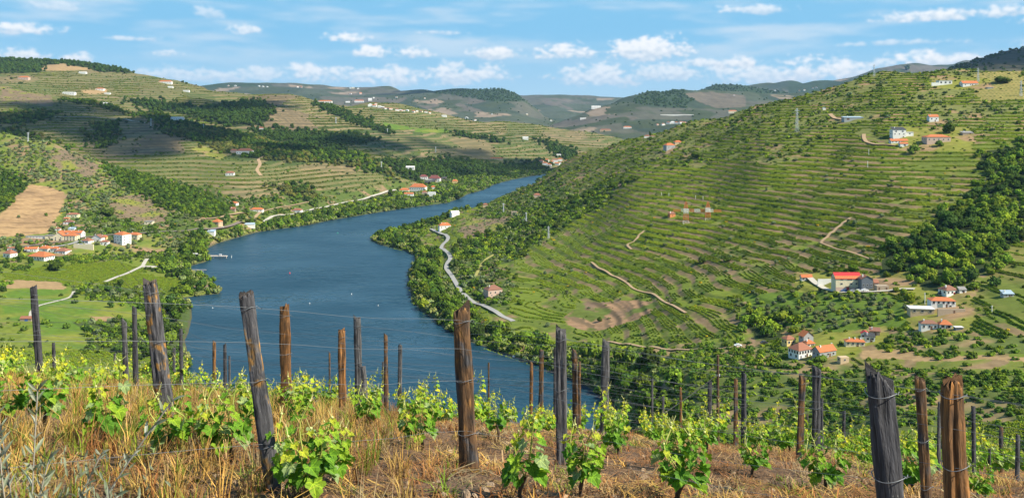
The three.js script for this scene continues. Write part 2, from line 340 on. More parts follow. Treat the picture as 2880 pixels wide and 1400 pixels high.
// ------------------------------------------------------------------ what grows where: outlines of fields and woods, read off the photograph and laid on the land
const FIELDS = [
  // [hills, kind, outline]
  [[0], 'meadow', [[-200, 1400], [-200, 640], [700, 640], [700, 1400]]],
  [[0], 'bank', [[1030, 600], [1600, 600], [1800, 1400], [1030, 1400]]],
  [[0], 'bank', [[600, 700], [620, 560], [1150, 500], [1600, 440], [1700, 480], [1300, 600], [700, 700]]],
  [[0], 'thicket', [[330, 690], [420, 660], [600, 640], [760, 600], [900, 590], [720, 660], [600, 690], [570, 740], [520, 770], [420, 740]]],
  [[0], 'thicket', [[0, 640], [480, 640], [420, 720], [300, 735], [120, 735], [0, 705]]],
  [[0], 'vinefield', [[0, 770], [160, 745], [330, 735], [410, 755], [380, 790], [200, 800], [0, 795]]],
  [[0], 'vinefield', [[330, 800], [400, 770], [510, 790], [520, 830], [440, 850], [350, 830]]],
  [[0], 'straw', [[10, 785], [180, 795], [180, 815], [10, 812]]],
  [[0], 'lawn', [[0, 815], [190, 812], [205, 830], [170, 870], [90, 900], [0, 905]]],
  [[0], 'lawn', [[120, 880], [210, 840], [420, 850], [440, 905], [300, 920], [130, 905]]],
  [[0], 'straw', [[250, 890], [330, 893], [325, 918], [280, 912]]],
  [[0], 'thicket', [[200, 800], [320, 805], [420, 830], [500, 850], [480, 880], [420, 860], [280, 845], [210, 825]]],
  [[0], 'thicket', [[130, 905], [330, 905], [440, 940], [440, 990], [250, 985], [120, 960]]],
  [[0], 'lawn', [[50, 915], [200, 905], [280, 960], [240, 985], [60, 960]]],
  [[0], 'vinefield', [[70, 985], [260, 985], [440, 1000], [440, 1080], [70, 1080]]],
  [[0], 'bank', [[440, 860], [560, 835], [630, 815], [560, 1000], [530, 1100], [420, 1100]]],
  [[0], 'vinerow', [[1230, 770], [1262, 770], [1280, 840], [1240, 850]]],
  // the spur on the left
  [[2], 'olive', [[-200, 340], [700, 340], [720, 700], [-200, 720]]],
  [[2], 'scrub', [[170, 600], [420, 560], [660, 590], [640, 660], [400, 660], [170, 690]]],
  [[2], 'wood', [[300, 470], [330, 468], [420, 498], [560, 535], [650, 580], [620, 620], [520, 600], [430, 575], [350, 530]]],
  [[2], 'tanscrub', [[110, 425], [190, 420], [280, 470], [250, 500], [150, 470]]],
  [[2], 'tanscrub', [[300, 560], [400, 545], [480, 600], [440, 640], [330, 610]]],
  [[2], 'plough', [[80, 521], [130, 524], [179, 541], [174, 589], [144, 630], [137, 652], [60, 664], [-100, 668], [-100, 640], [0, 606]]],
  [[2], 'wood', [[-100, 460], [0, 480], [80, 519], [0, 600], [-100, 640]]],
  // the long ridge
  [[3], 'vine', [[-300, 100], [1300, 100], [1300, 700], [-300, 700]]],
  [[3], 'wood', [[150, 262], [310, 294], [420, 312], [560, 344], [720, 372], [880, 407], [1007, 430], [1103, 476], [1120, 512], [1060, 488], [1000, 468], [900, 458], [800, 452], [720, 446], [640, 430], [560, 400], [470, 372], [430, 335], [300, 306], [200, 288]]],
  [[3], 'gap', [[560, 405], [640, 436], [620, 450], [540, 420]]],
  [[3], 'scrub', [[560, 520], [780, 530], [960, 540], [1130, 510], [1160, 530], [900, 620], [640, 660], [540, 600]]],
  [[3], 'vine', [[600, 490], [760, 520], [800, 545], [700, 560], [600, 550]]],
  [[3], 'wood', [[780, 520], [850, 520], [880, 560], [820, 560]]],
  [[3], 'wood', [[0, 355], [130, 400], [300, 470], [420, 520], [330, 480], [200, 430], [0, 385]]],
  [[3], 'tanscrub', [[0, 240], [50, 250], [140, 270], [150, 300], [0, 290]]],
  [[3], 'wood', [[0, 320], [130, 310], [150, 330], [60, 350], [0, 345]]],
  [[3], 'wood', [[265, 345], [330, 345], [320, 400], [270, 420]]],
  // the hills across the side valley
  [[4], 'patch', [[-300, 50], [2000, 50], [2000, 700], [-300, 700]]],
  [[4], 'vine', [[700, 250], [900, 270], [1110, 372], [1100, 390], [900, 378], [720, 365], [690, 300]]],
  [[4], 'vine', [[1240, 330], [1480, 330], [1820, 400], [1820, 440], [1500, 440], [1400, 400]]],
  [[4], 'vine', [[960, 390], [1300, 350], [1420, 410], [1560, 440], [1300, 520], [1090, 490], [960, 430]]],
  [[4], 'wood', [[-300, 145], [0, 150], [140, 155], [160, 178], [110, 200], [60, 205], [-300, 210]]],
  [[4], 'wood', [[130, 160], [240, 166], [340, 190], [372, 206], [300, 204], [180, 180]]],
  [[4], 'straw', [[110, 184], [180, 179], [255, 194], [210, 200], [110, 196]]],
  [[4], 'wood', [[340, 280], [430, 282], [560, 300], [610, 296], [720, 282], [768, 305], [740, 350], [660, 358], [580, 340], [500, 318], [420, 310]]],
  [[4], 'wood', [[700, 362], [800, 364], [920, 372], [1050, 382], [1060, 392], [975, 405], [970, 440], [900, 425], [760, 392]]],
  [[4], 'wood', [[892, 286], [900, 288], [960, 310], [1023, 334], [1099, 366], [1092, 376], [1010, 350], [940, 325], [892, 300]]],
  [[4], 'wood', [[1080, 450], [1180, 455], [1270, 445], [1400, 470], [1520, 450], [1560, 480], [1400, 500], [1290, 540], [1120, 500]]],
  [[4], 'wood', [[1500, 385], [1560, 400], [1640, 440], [1700, 440], [1640, 470], [1560, 430]]],
  [[4], 'wood', [[1280, 372], [1340, 380], [1420, 398], [1412, 402], [1330, 388], [1278, 378]]],
  [[4], 'lawn', [[1080, 344], [1130, 352], [1180, 362], [1110, 366], [1080, 352]]],
  [[4], 'lawn', [[1165, 362], [1250, 364], [1265, 372], [1200, 374], [1165, 370]]],
  [[4], 'straw', [[228, 252], [300, 252], [306, 264], [240, 266]]],
  // beyond
  [[5], 'far', [[0, 0], [2880, 0], [2880, 700], [0, 700]]],
  [[5], 'plant', [[1790, 268], [1850, 252], [1925, 252], [1960, 280], [1920, 300], [1950, 306], [1900, 303], [1790, 292], [1780, 280]]],
  [[5], 'farfield', [[1920, 262], [2000, 258], [2095, 268], [2100, 300], [2020, 305], [1975, 290], [1930, 268]]],
  [[6, 7, 9], 'far', [[0, 0], [2880, 0], [2880, 700], [0, 700]]],
  [[6], 'plant', [[1130, 240], [1290, 244], [1400, 246], [1450, 262], [1480, 285], [1380, 285], [1280, 268], [1140, 254]]],
  [[6], 'plant', [[540, 236], [700, 232], [720, 240], [560, 252]]],
  [[8], 'plant', [[0, 0], [2880, 0], [2880, 700], [0, 700]]],
  [[9], 'plant', [[2220, 224], [2330, 224], [2420, 238], [2400, 262], [2220, 262]]],
  [[10], 'heath', [[0, 0], [3400, 0], [3400, 700], [0, 700]]],
  // the terraced hill on the right
  [[1], 'vine', [[900, 100], [3500, 100], [3500, 1400], [900, 1400]]],
  [[1], 'shrubrows', [[1440, 600], [1560, 480], [1640, 420], [1880, 360], [2160, 270], [2480, 190], [3400, 180], [3400, 330], [2740, 380], [2600, 350], [2480, 370], [2330, 400], [2200, 470], [2060, 440], [1960, 470], [1800, 470], [1700, 520], [1500, 600]]],
  [[1], 'scrub', [[1340, 600], [1500, 505], [1560, 500], [1600, 540], [1520, 590], [1440, 640]]],
  [[1], 'tanscrub', [[1290, 640], [1360, 610], [1400, 615], [1440, 600], [1440, 640], [1370, 660], [1310, 690]]],
  [[1], 'thicket', [[1250, 770], [1290, 690], [1390, 650], [1500, 590], [1600, 560], [1720, 500], [1760, 520], [1680, 590], [1580, 640], [1500, 690], [1420, 740], [1300, 760]]],
  [[1], 'scrub', [[1230, 830], [1290, 740], [1400, 740], [1440, 800], [1430, 880], [1330, 850]]],
  [[1], 'goldvine', [[2742, 206], [2900, 198], [2900, 280], [2760, 288], [2735, 240]]],
  [[1], 'pasture', [[2530, 430], [2900, 385], [2900, 470], [2760, 500], [2560, 480]]],
  [[1], 'limevine', [[2600, 505], [2745, 505], [2740, 560], [2700, 640], [2600, 700], [2540, 680], [2560, 600]]],
  [[1], 'bigwood', [[2760, 430], [2900, 400], [2900, 660], [2840, 690], [2780, 690], [2730, 640], [2740, 560], [2780, 510]]],
  [[1], 'bigwood', [[2540, 680], [2600, 650], [2680, 590], [2750, 610], [2800, 690], [2770, 760], [2720, 800], [2600, 830], [2560, 850], [2500, 810], [2470, 770], [2490, 720]]],
  [[1], 'pasture', [[2790, 700], [2900, 690], [2900, 900], [2700, 880], [2760, 800]]],
  [[1], 'grove', [[2090, 830], [2260, 815], [2480, 815], [2570, 870], [2540, 920], [2420, 940], [2250, 925], [2080, 900]]],
  [[1], 'bigwood', [[2090, 880], [2190, 890], [2215, 930], [2190, 960], [2120, 950]]],
  [[1], 'tan', [[1625, 850], [1850, 845], [1835, 880], [1780, 900], [1720, 925], [1650, 935], [1580, 905]]],
  [[1], 'orchard', [[1700, 985], [2000, 960], [2180, 975], [2240, 990], [2500, 1040], [3400, 1040], [3400, 1400], [1600, 1400], [1640, 1080]]],
  [[1], 'orchard', [[2450, 950], [2560, 930], [2800, 950], [3400, 930], [3400, 1000], [2560, 990]]],
  [[1], 'straw', [[2425, 985], [2570, 985], [2580, 1008], [2430, 1008]]],
  [[1], 'straw', [[2570, 1000], [2900, 1005], [2900, 1015], [2570, 1012]]],
  [[1], 'limevine', [[2440, 1010], [2900, 1016], [2900, 1052], [2500, 1046]]],
  [[1], 'vinefield', [[2700, 1200], [2900, 1180], [2900, 1240], [2700, 1260]]],
  [[0, 1], 'vinefield', [[1545, 962], [1690, 966], [1695, 1026], [1545, 1020]]],
  [[1], 'gap', [[2235, 765], [2560, 765], [2600, 822], [2500, 826], [2250, 820]]],
  [[1], 'gap', [[2200, 935], [2390, 935], [2420, 985], [2330, 1012], [2230, 1005]]],
  [[1], 'gap', [[2510, 355], [2740, 360], [2740, 425], [2520, 425]]],
  [[1], 'gap', [[2370, 930], [2490, 915], [2500, 955], [2380, 985]]],
  [[1], 'gap', [[2560, 820], [2740, 820], [2740, 930], [2580, 935], [2540, 890]]],
  [[1], 'gap', [[2615, 215], [2790, 215], [2800, 250], [2620, 250]]],
];
for (const f of FIELDS) { f[3] = f[2].reduce((b, p) => [Math.min(b[0], p[0]), Math.max(b[1], p[0]), Math.min(b[2], p[1]), Math.max(b[3], p[1])], [1e9, -1e9, 1e9, -1e9]); }
function kindAt(px, py, id, x, d) {
  if (id === 11) return d > 130 ? 'orchard' : 'slope';
  if (id === 2) for (const f of FIELDS) if (f[1] === 'plough' && inPoly(f[2], px, py)) return 'plough';
  const w = d < 1400 ? 16 : d < 3800 ? 10 : 3, q = d < 1400 ? 26 : 60;           // outlines waver a little
  if (d < 3800 || id !== 0) { px += w * fbm(x / q, d / q, 3) * 1.3; py += w * 0.55 * fbm(x / q + 50, d / q, 3); }
  for (let i = FIELDS.length - 1; i >= 0; i--) { const f = FIELDS[i], b = f[3]; if (px > b[0] && px < b[1] && py > b[2] && py < b[3] && f[0].includes(id) && inPoly(f[2], px, py)) return f[1]; }
  return id === 0 ? 'meadow' : 'vine';
}
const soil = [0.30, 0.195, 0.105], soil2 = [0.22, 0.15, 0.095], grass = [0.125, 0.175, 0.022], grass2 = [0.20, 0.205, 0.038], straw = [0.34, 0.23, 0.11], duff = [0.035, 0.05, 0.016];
const GROUND = {
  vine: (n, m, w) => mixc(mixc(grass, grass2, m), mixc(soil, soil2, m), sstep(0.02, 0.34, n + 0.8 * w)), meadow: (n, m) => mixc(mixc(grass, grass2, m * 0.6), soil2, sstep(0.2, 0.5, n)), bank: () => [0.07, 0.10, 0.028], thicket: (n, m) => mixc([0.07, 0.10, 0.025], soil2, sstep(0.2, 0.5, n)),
  vinefield: (n, m) => mixc([0.10, 0.16, 0.03], [0.15, 0.17, 0.05], m), vinerow: () => grass, straw: (n, m) => mixc(straw, soil, m * 0.5), lawn: (n, m) => mixc([0.10, 0.17, 0.022], [0.20, 0.21, 0.035], sstep(-0.2, 0.5, n)),
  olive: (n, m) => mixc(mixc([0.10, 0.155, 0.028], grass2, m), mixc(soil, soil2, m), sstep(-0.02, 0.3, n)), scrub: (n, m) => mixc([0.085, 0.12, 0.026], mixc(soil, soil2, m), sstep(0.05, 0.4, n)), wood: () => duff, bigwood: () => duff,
  tanscrub: (n, m) => mixc(mixc([0.22, 0.155, 0.09], [0.16, 0.12, 0.08], m), grass2, sstep(0.0, 0.3, n)), plough: (n, m) => mixc([0.38, 0.245, 0.12], [0.29, 0.185, 0.095], sstep(-0.1, 0.3, n)), gap: (n, m) => mixc(grass2, soil, sstep(-0.1, 0.35, n)),
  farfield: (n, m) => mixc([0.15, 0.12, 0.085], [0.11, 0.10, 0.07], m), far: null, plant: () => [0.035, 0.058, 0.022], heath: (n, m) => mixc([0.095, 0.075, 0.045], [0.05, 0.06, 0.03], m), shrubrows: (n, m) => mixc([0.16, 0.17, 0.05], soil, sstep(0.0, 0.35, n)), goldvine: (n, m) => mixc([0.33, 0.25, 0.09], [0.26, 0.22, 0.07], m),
  pasture: (n, m) => mixc([0.12, 0.15, 0.028], [0.20, 0.175, 0.055], sstep(-0.1, 0.4, n)), limevine: (n, m) => mixc([0.22, 0.20, 0.06], soil, sstep(0.1, 0.4, n)), grove: (n, m) => mixc([0.10, 0.155, 0.022], soil, sstep(0.15, 0.4, n)), tan: (n, m) => mixc([0.31, 0.19, 0.105], [0.19, 0.13, 0.085], sstep(-0.1, 0.35, n)),
  orchard: (n, m) => mixc([0.11, 0.14, 0.035], [0.28, 0.20, 0.10], sstep(0.0, 0.3, n)), slope: (n, m) => mixc(grass2, soil, 0.5), patch: null,
};
function patchwork(x, d, size) {                          // small fields: the cell decides the crop
  const gx = x / size + 0.55 * noise(x / size * 0.9, d / size * 0.7), gd = d / (size * 1.6) + 0.5 * noise(x / size * 0.8 + 30, d / size * 0.6);
  return hash2(Math.floor(gx) + 400, Math.floor(gd) + 90);
}
function groundColour(kind, x, d, h, id) {
  const n = fbm(x / 38, d / 38, 4), m = 0.5 + 0.5 * noise(x / 17 + 9, d / 17), fine = fbm(x / 4.5, d / 4.5, 3);
  let c;
  if (kind === 'far') {
    const p = patchwork(x, d, 330), q = patchwork(x + 5000, d, 170);
    c = p < 0.34 ? [0.042, 0.060, 0.034] : p < 0.58 ? [0.066, 0.080, 0.046] : p < 0.85 ? [0.092, 0.092, 0.064] : [0.115, 0.102, 0.076];
    if (q < 0.2) c = [0.05, 0.065, 0.028]; else if (q > 0.95) c = [0.25, 0.19, 0.13];
    c = mixc(c, [0.055, 0.07, 0.03], sstep(0.12, 0.3, fbm(x / 210, d / 300, 4)));
  } else if (kind === 'patch') {
    const p = patchwork(x, d, 150);
    c = p < 0.24 ? [0.14, 0.16, 0.055] : p < 0.5 ? [0.20, 0.185, 0.075] : p < 0.72 ? [0.25, 0.19, 0.10] : p < 0.9 ? [0.10, 0.135, 0.04] : [0.31, 0.215, 0.115];
  } else c = (GROUND[kind] || GROUND.vine)(n, m, id === 1 ? fbm(x / 170 + 20, d / 130, 2) + 0.16 * sstep(0.2, 0.4, x / d) - 0.12 * sstep(0.2, 0.02, x / d) : 0);
  if ((kind === 'vine' || kind === 'patch' || kind === 'limevine') && TERR[id]) {        // walls of the terraces are bare earth and stone
    const k = phase(h, id, x, d), f = k - Math.floor(k);
    if (id === 1) c = mixc(mixc(c, [0.12, 0.165, 0.022], 0.7 * (1 - sstep(0.5, 0.6, f))), mixc(mixc([0.29, 0.19, 0.10], [0.17, 0.125, 0.075], m), [0.105, 0.14, 0.026], sstep(-0.12, 0.16, fbm(x / 28 + 40, d / 28, 3) + 0.10 * sstep(0.2, 0.0, x / d))), sstep(0.66, 0.74, f) * 0.92);
    else {
      const p = patchwork(x + 900, d, id === 3 ? 120 : 170), q = patchwork(x + 4000, d, id === 3 ? 75 : 120);
      const tread = p < 0.3 ? [0.088, 0.113, 0.030] : p < 0.55 ? [0.12, 0.125, 0.042] : p < 0.78 ? [0.072, 0.098, 0.027] : p < 0.92 ? [0.15, 0.13, 0.06] : [0.125, 0.10, 0.057];
      c = mixc(tread, mixc([0.32, 0.225, 0.115], [0.20, 0.155, 0.08], m), sstep(0.62, 0.74, f) * (0.35 + 0.65 * q));
      if (q > 0.55 && q < 0.75) c = mixc(c, [0.10, 0.125, 0.036], 0.6 * (1 - sstep(0.2, 0.4, Math.abs(f - 0.25))));
    }
  }
  if (kind === 'plough') { const f = (h / 3.6 + 0.5 * noise(x / 30, d / 60)) % 1; c = mixc(c, [0.17, 0.11, 0.055], 0.75 * sstep(0.55, 0.9, f) * sstep(-0.2, 0.15, fbm(x / 25, d / 12, 3))); }
  if (kind === 'goldvine') { const f = ((x * 0.62 - d * 0.79) / 3.4 % 1 + 1) % 1; c = mixc(c, [0.10, 0.13, 0.03], sstep(0.25, 0.1, Math.abs(f - 0.5))); }
  if (kind === 'tan' && id === 1) { const f = (phase(h, 1, x, d) * 1.5 + 0.3 * fine) % 1; c = mixc(c, [0.13, 0.095, 0.055], 0.8 * sstep(0.5, 0.7, f)); c = mixc(c, [0.11, 0.14, 0.03], sstep(0.05, 0.2, fbm(x / 22, d / 30, 3))); }
  if (kind === 'heath') c = mixc(c, [0.04, 0.05, 0.025], sstep(0.1, 0.3, fbm(x / 90, d / 160, 4)));
  const k = 1 + (d < 1400 ? 0.42 : 0.3) * fine + (d > 3800 ? 0.35 * fbm(x / 60, d / 90, 3) : 0);
  return [Math.max(0.01, c[0] * k), Math.max(0.012, c[1] * k), Math.max(0.006, c[2] * k)];
}
// kinds and the visible part of the grid
const KINDS = ['vine', 'meadow', 'bank', 'thicket', 'vinefield', 'vinerow', 'straw', 'lawn', 'olive', 'scrub', 'wood', 'bigwood', 'tanscrub', 'plough', 'gap', 'far', 'plant', 'heath', 'shrubrows', 'goldvine', 'pasture', 'limevine', 'grove', 'tan', 'orchard', 'slope', 'patch', 'farfield'];
const GK = new Uint8Array(NC * NR), GV = new Uint8Array(NC * NR);
{
  const top = new Float32Array(NC).fill(-1e9);
  const pos = new Float32Array(NC * NR * 3), col = new Float32Array(NC * NR * 3), idx = new Uint32Array((NC - 1) * (NR - 1) * 6);
  let k = 0;
  for (let r = 0; r < NR; r++) for (let c = 0; c < NC; c++) {
    const i = r * NC + c, d = GD[r], u = GU0 + (GU1 - GU0) * c / (NC - 1), x = u * d, h = GH[i], px = CX + F * u, py = HZ + F * (EYE - h) / d;
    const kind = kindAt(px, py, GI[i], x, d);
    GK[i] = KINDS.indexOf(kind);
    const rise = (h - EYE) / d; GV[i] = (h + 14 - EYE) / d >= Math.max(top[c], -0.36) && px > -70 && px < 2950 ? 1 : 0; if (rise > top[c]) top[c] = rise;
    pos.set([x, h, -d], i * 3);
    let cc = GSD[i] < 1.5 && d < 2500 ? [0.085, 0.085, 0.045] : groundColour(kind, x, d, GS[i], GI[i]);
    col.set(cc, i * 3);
    if (r < NR - 1 && c < NC - 1) { idx[k++] = i; idx[k++] = i + 1; idx[k++] = i + NC; idx[k++] = i + 1; idx[k++] = i + NC + 1; idx[k++] = i + NC; }
  }
  const g = new THREE.BufferGeometry();
  g.setAttribute('position', new THREE.BufferAttribute(pos, 3)); g.setAttribute('color', new THREE.BufferAttribute(col, 3)); g.setIndex(new THREE.BufferAttribute(idx, 1)); g.computeVertexNormals();
  tag(part('valley_terrain', g, matte(1, 1, 1, { vertexColors: true }), scene), 'terraced valley sides and far hills round the river', null, null, 'structure');
}
// the river
function tex(n, f, srgb) { const a = new Uint8Array(n * n * 4); for (let y = 0; y < n; y++) for (let x = 0; x < n; x++) { const v = f(x / n, y / n); const i = (y * n + x) * 4; a[i] = clamp(v[0], 0, 1) * 255; a[i + 1] = clamp(v[1], 0, 1) * 255; a[i + 2] = clamp(v[2], 0, 1) * 255; a[i + 3] = 255; } const t = new THREE.DataTexture(a, n, n); t.wrapS = t.wrapT = THREE.RepeatWrapping; t.magFilter = THREE.LinearFilter; t.minFilter = THREE.LinearFilter; if (srgb) t.colorSpace = THREE.SRGBColorSpace; t.needsUpdate = true; return t; }
const wrapped = (f) => (x, y) => { const a = x, b = y; return (f(a, b) * (1 - a) * (1 - b) + f(a - 1, b) * a * (1 - b) + f(a, b - 1) * (1 - a) * b + f(a - 1, b - 1) * a * b); };
{
  // ripples, blown from the left, on the water itself; calmer slicks where the roughness is lower
  const rip0 = wrapped((x, y) => fbm(x * 24, y * 36, 4) * 0.8 + fbm(x * 84 + 9, y * 130, 2) * 0.35), gust = wrapped((x, y) => fbm(x * 3 + 4, y * 6 + 1, 4)), rip = (x, y) => rip0(x, y) * clamp(0.55 + 1.9 * gust(x, y), 0.08, 1.5);
  const bump = tex(1024, (x, y) => { const v = 0.5 + 0.62 * rip(x, y); return [v, v, v]; });
  const slick = wrapped((x, y) => fbm(x * 5 + 2, y * 9, 5));
  const rough = tex(512, (x, y) => { const v = 0.55 + 0.9 * slick(x, y); return [0, 0.12 + 0.42 * clamp(v, 0, 1), 0]; });
  const g = new THREE.PlaneGeometry(3400, 2400, 1, 1); g.rotateX(-Math.PI / 2); g.translate(200, 0, -1500);
  const p = g.attributes.position, uv = g.attributes.uv;
  for (let i = 0; i < uv.count; i++) uv.setXY(i, p.getX(i) / 420, p.getZ(i) / 420);
  rough.repeat.set(0.74, 0.58);
  const m = std(0.010, 0.042, 0.066, 1.0, { bumpMap: bump, bumpScale: 5.0, roughnessMap: rough });
  m.ior = 1.33;
  tag(part('river', g, m, scene), 'broad blue river rippled by the wind, winding between the hills', null, null, 'structure');
}

// ------------------------------------------------------------------ trees and shrubs
// A crown: a dark uneven heart and many small leaf clumps over it and in its depth.
function crownGeo(seed, o = {}) {
  const r = rng(seed), n = o.n ?? 150, size = o.size ?? 0.26, lobes = [], P = [], N = [], C = [];
  const nl = o.lobes ?? 7;
  for (let i = 0; i < nl; i++) { const a = r() * 6.283, q = Math.sqrt(r()) * (o.spread ?? 0.55), y = (o.low ?? 0.35) + r() * (o.tall ?? 0.45); lobes.push([Math.cos(a) * q * (1 - 0.35 * y), y, Math.sin(a) * q * (1 - 0.35 * y), 0.28 + r() * 0.2]); }
  const tri = (a, b, c, k) => { const e = b.clone().sub(a), f = c.clone().sub(a), nn = e.cross(f).normalize(); for (const v of [a, b, c]) { P.push(v.x, v.y, v.z); N.push(nn.x, nn.y, nn.z); C.push(k[0], k[1], k[2]); } };
  for (const [x, y, z, s] of lobes) {
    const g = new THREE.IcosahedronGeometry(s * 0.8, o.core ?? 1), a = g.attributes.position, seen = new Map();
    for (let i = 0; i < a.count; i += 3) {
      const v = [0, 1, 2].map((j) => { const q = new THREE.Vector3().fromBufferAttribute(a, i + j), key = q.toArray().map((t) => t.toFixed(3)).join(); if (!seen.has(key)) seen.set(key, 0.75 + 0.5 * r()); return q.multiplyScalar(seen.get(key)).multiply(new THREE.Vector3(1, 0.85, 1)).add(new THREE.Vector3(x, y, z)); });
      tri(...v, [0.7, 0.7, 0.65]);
    }
  }
  for (let i = 0; i < n; i++) {
    const L = lobes[Math.floor(r() * nl)], th = r() * 6.283, cz = r() * 1.7 - 0.7, sz = Math.sqrt(Math.max(0, 1 - cz * cz)), rad = L[3] * (0.72 + 0.45 * r());
    const c = new THREE.Vector3(L[0] + Math.cos(th) * sz * rad, Math.max(0.03, L[1] + cz * rad * 0.9), L[2] + Math.sin(th) * sz * rad);
    const out = new THREE.Vector3(Math.cos(th) * sz, cz + 0.4, Math.sin(th) * sz).normalize().add(new THREE.Vector3(r() - 0.5, r() - 0.5, r() - 0.5).multiplyScalar(1.1)).normalize();
    const t = new THREE.Vector3(r() - 0.5, r() - 0.5, r() - 0.5).cross(out).normalize(), b = out.clone().cross(t), s = size * (0.55 + 0.8 * r()), k = 0.75 + 0.6 * r(), kk = [k * (0.9 + 0.25 * r()), k, k * 0.9];
    const p = (u, v) => c.clone().addScaledVector(t, u * s * 0.5).addScaledVector(b, v * s * 0.5);
    tri(p(-1, -0.35), p(0.15, -0.9), p(1, 0.2), kk); tri(p(-1, -0.35), p(1, 0.2), p(-0.1, 0.95), kk);
  }
  const g = new THREE.BufferGeometry();
  g.setAttribute('position', new THREE.Float32BufferAttribute(P, 3)); g.setAttribute('normal', new THREE.Float32BufferAttribute(N, 3)); g.setAttribute('color', new THREE.Float32BufferAttribute(C, 3));
  return g;
}
const leafMat = matte(1, 1, 1, { vertexColors: true, side: THREE.DoubleSide });
const CROWN = {
  tree: [crownGeo(11, { n: 230, lobes: 9, size: 0.2 }), crownGeo(12, { n: 230, lobes: 8, size: 0.2, tall: 0.55 }), crownGeo(13, { n: 230, lobes: 10, size: 0.2, spread: 0.62 })],
  shrub: [crownGeo(21, { n: 80, lobes: 5, size: 0.28, low: 0.18, tall: 0.3, core: 0 }), crownGeo(22, { n: 80, lobes: 6, size: 0.28, low: 0.15, tall: 0.35, core: 0, spread: 0.65 })],
  row: [crownGeo(33, { n: 46, lobes: 6, size: 0.34, low: 0.2, tall: 0.4, core: 0, spread: 0.7 })],
  vine: [crownGeo(31, { n: 40, lobes: 4, size: 0.36, low: 0.2, tall: 0.4, core: 0 })],
};
const bags = new Map();
const BAG = {                                             // what each scattered mass is called
  wood: ['woodland', 'dark green trees massed in woods over the hillsides', 'woodland', 'tree'], vines: ['vine_rows', 'rows of vines following the hillside terraces', 'vine rows', 'row'], shrubs: ['shrubs', 'green bushes scattered over slopes and field edges', 'shrubs', 'shrub'],
  olives: ['olive_trees', 'grey green olive trees dotted over the grassy slopes', 'olive trees', 'tree'], broom: ['broom_bushes', 'yellow flowering broom bushes among the terraces', 'broom', 'shrub'], reeds: ['riverside_growth', 'pale green willows and reeds along the water', 'riverside growth', 'shrub'],
};
function sow(bag, x, y, d, s, sy, col, turn, long, wide) { if (!bags.has(bag)) bags.set(bag, []); bags.get(bag).push([x, y, d, s, sy, col, turn, long, wide]); }
const rv = rng(4242);
const shade = (c, k = 0.36) => { const v = 1 + k * (rv() * 2 - 1), w = 0.12 * (rv() * 2 - 1); return [c[0] * v * (1 + w), c[1] * v, c[2] * v * (1 - w)]; };
const GREEN = { dark: [0.050, 0.092, 0.014], mid: [0.112, 0.178, 0.017], bright: [0.185, 0.26, 0.022], oliv: [0.150, 0.185, 0.082], brownish: [0.145, 0.155, 0.038], willow: [0.20, 0.235, 0.080], vine: [0.21, 0.275, 0.021], lime: [0.21, 0.27, 0.025], broom: [0.55, 0.36, 0.015] };
const bigTrees = [];                                      // the largest become things of their own
function growTree(group, x, d, s, tall, c, y) { bigTrees.push({ group, x, d, y: y ?? landH(x, d), s, tall, c, size: s / d }); }
// keep-clear strips for roads, tracks and houses are filled by later parts before planting starts
const CLEAR = [];                                         // [x, d, radius]
const clearAt = (x, d) => { const k = Math.floor(x / 20) + ',' + Math.floor(d / 20), l = CLEAR.grid.get(k); if (!l) return false; for (const c of l) if ((x - c[0]) ** 2 + (d - c[1]) ** 2 < c[2] * c[2]) return true; return false; };
function buildClear() { CLEAR.grid = new Map(); for (const c of CLEAR) for (let i = Math.floor((c[0] - c[2]) / 20); i <= Math.floor((c[0] + c[2]) / 20); i++) for (let j = Math.floor((c[1] - c[2]) / 20); j <= Math.floor((c[1] + c[2]) / 20); j++) { const k = i + ',' + j; if (!CLEAR.grid.has(k)) CLEAR.grid.set(k, []); CLEAR.grid.get(k).push(c); } }
function cellAt(x, d) { const [r, t] = rowOf(d), c = Math.round(clamp((x / d - GU0) / (GU1 - GU0) * (NC - 1), 0, NC - 1)); return (t > 0.5 ? r + 1 : r) * NC + c; }
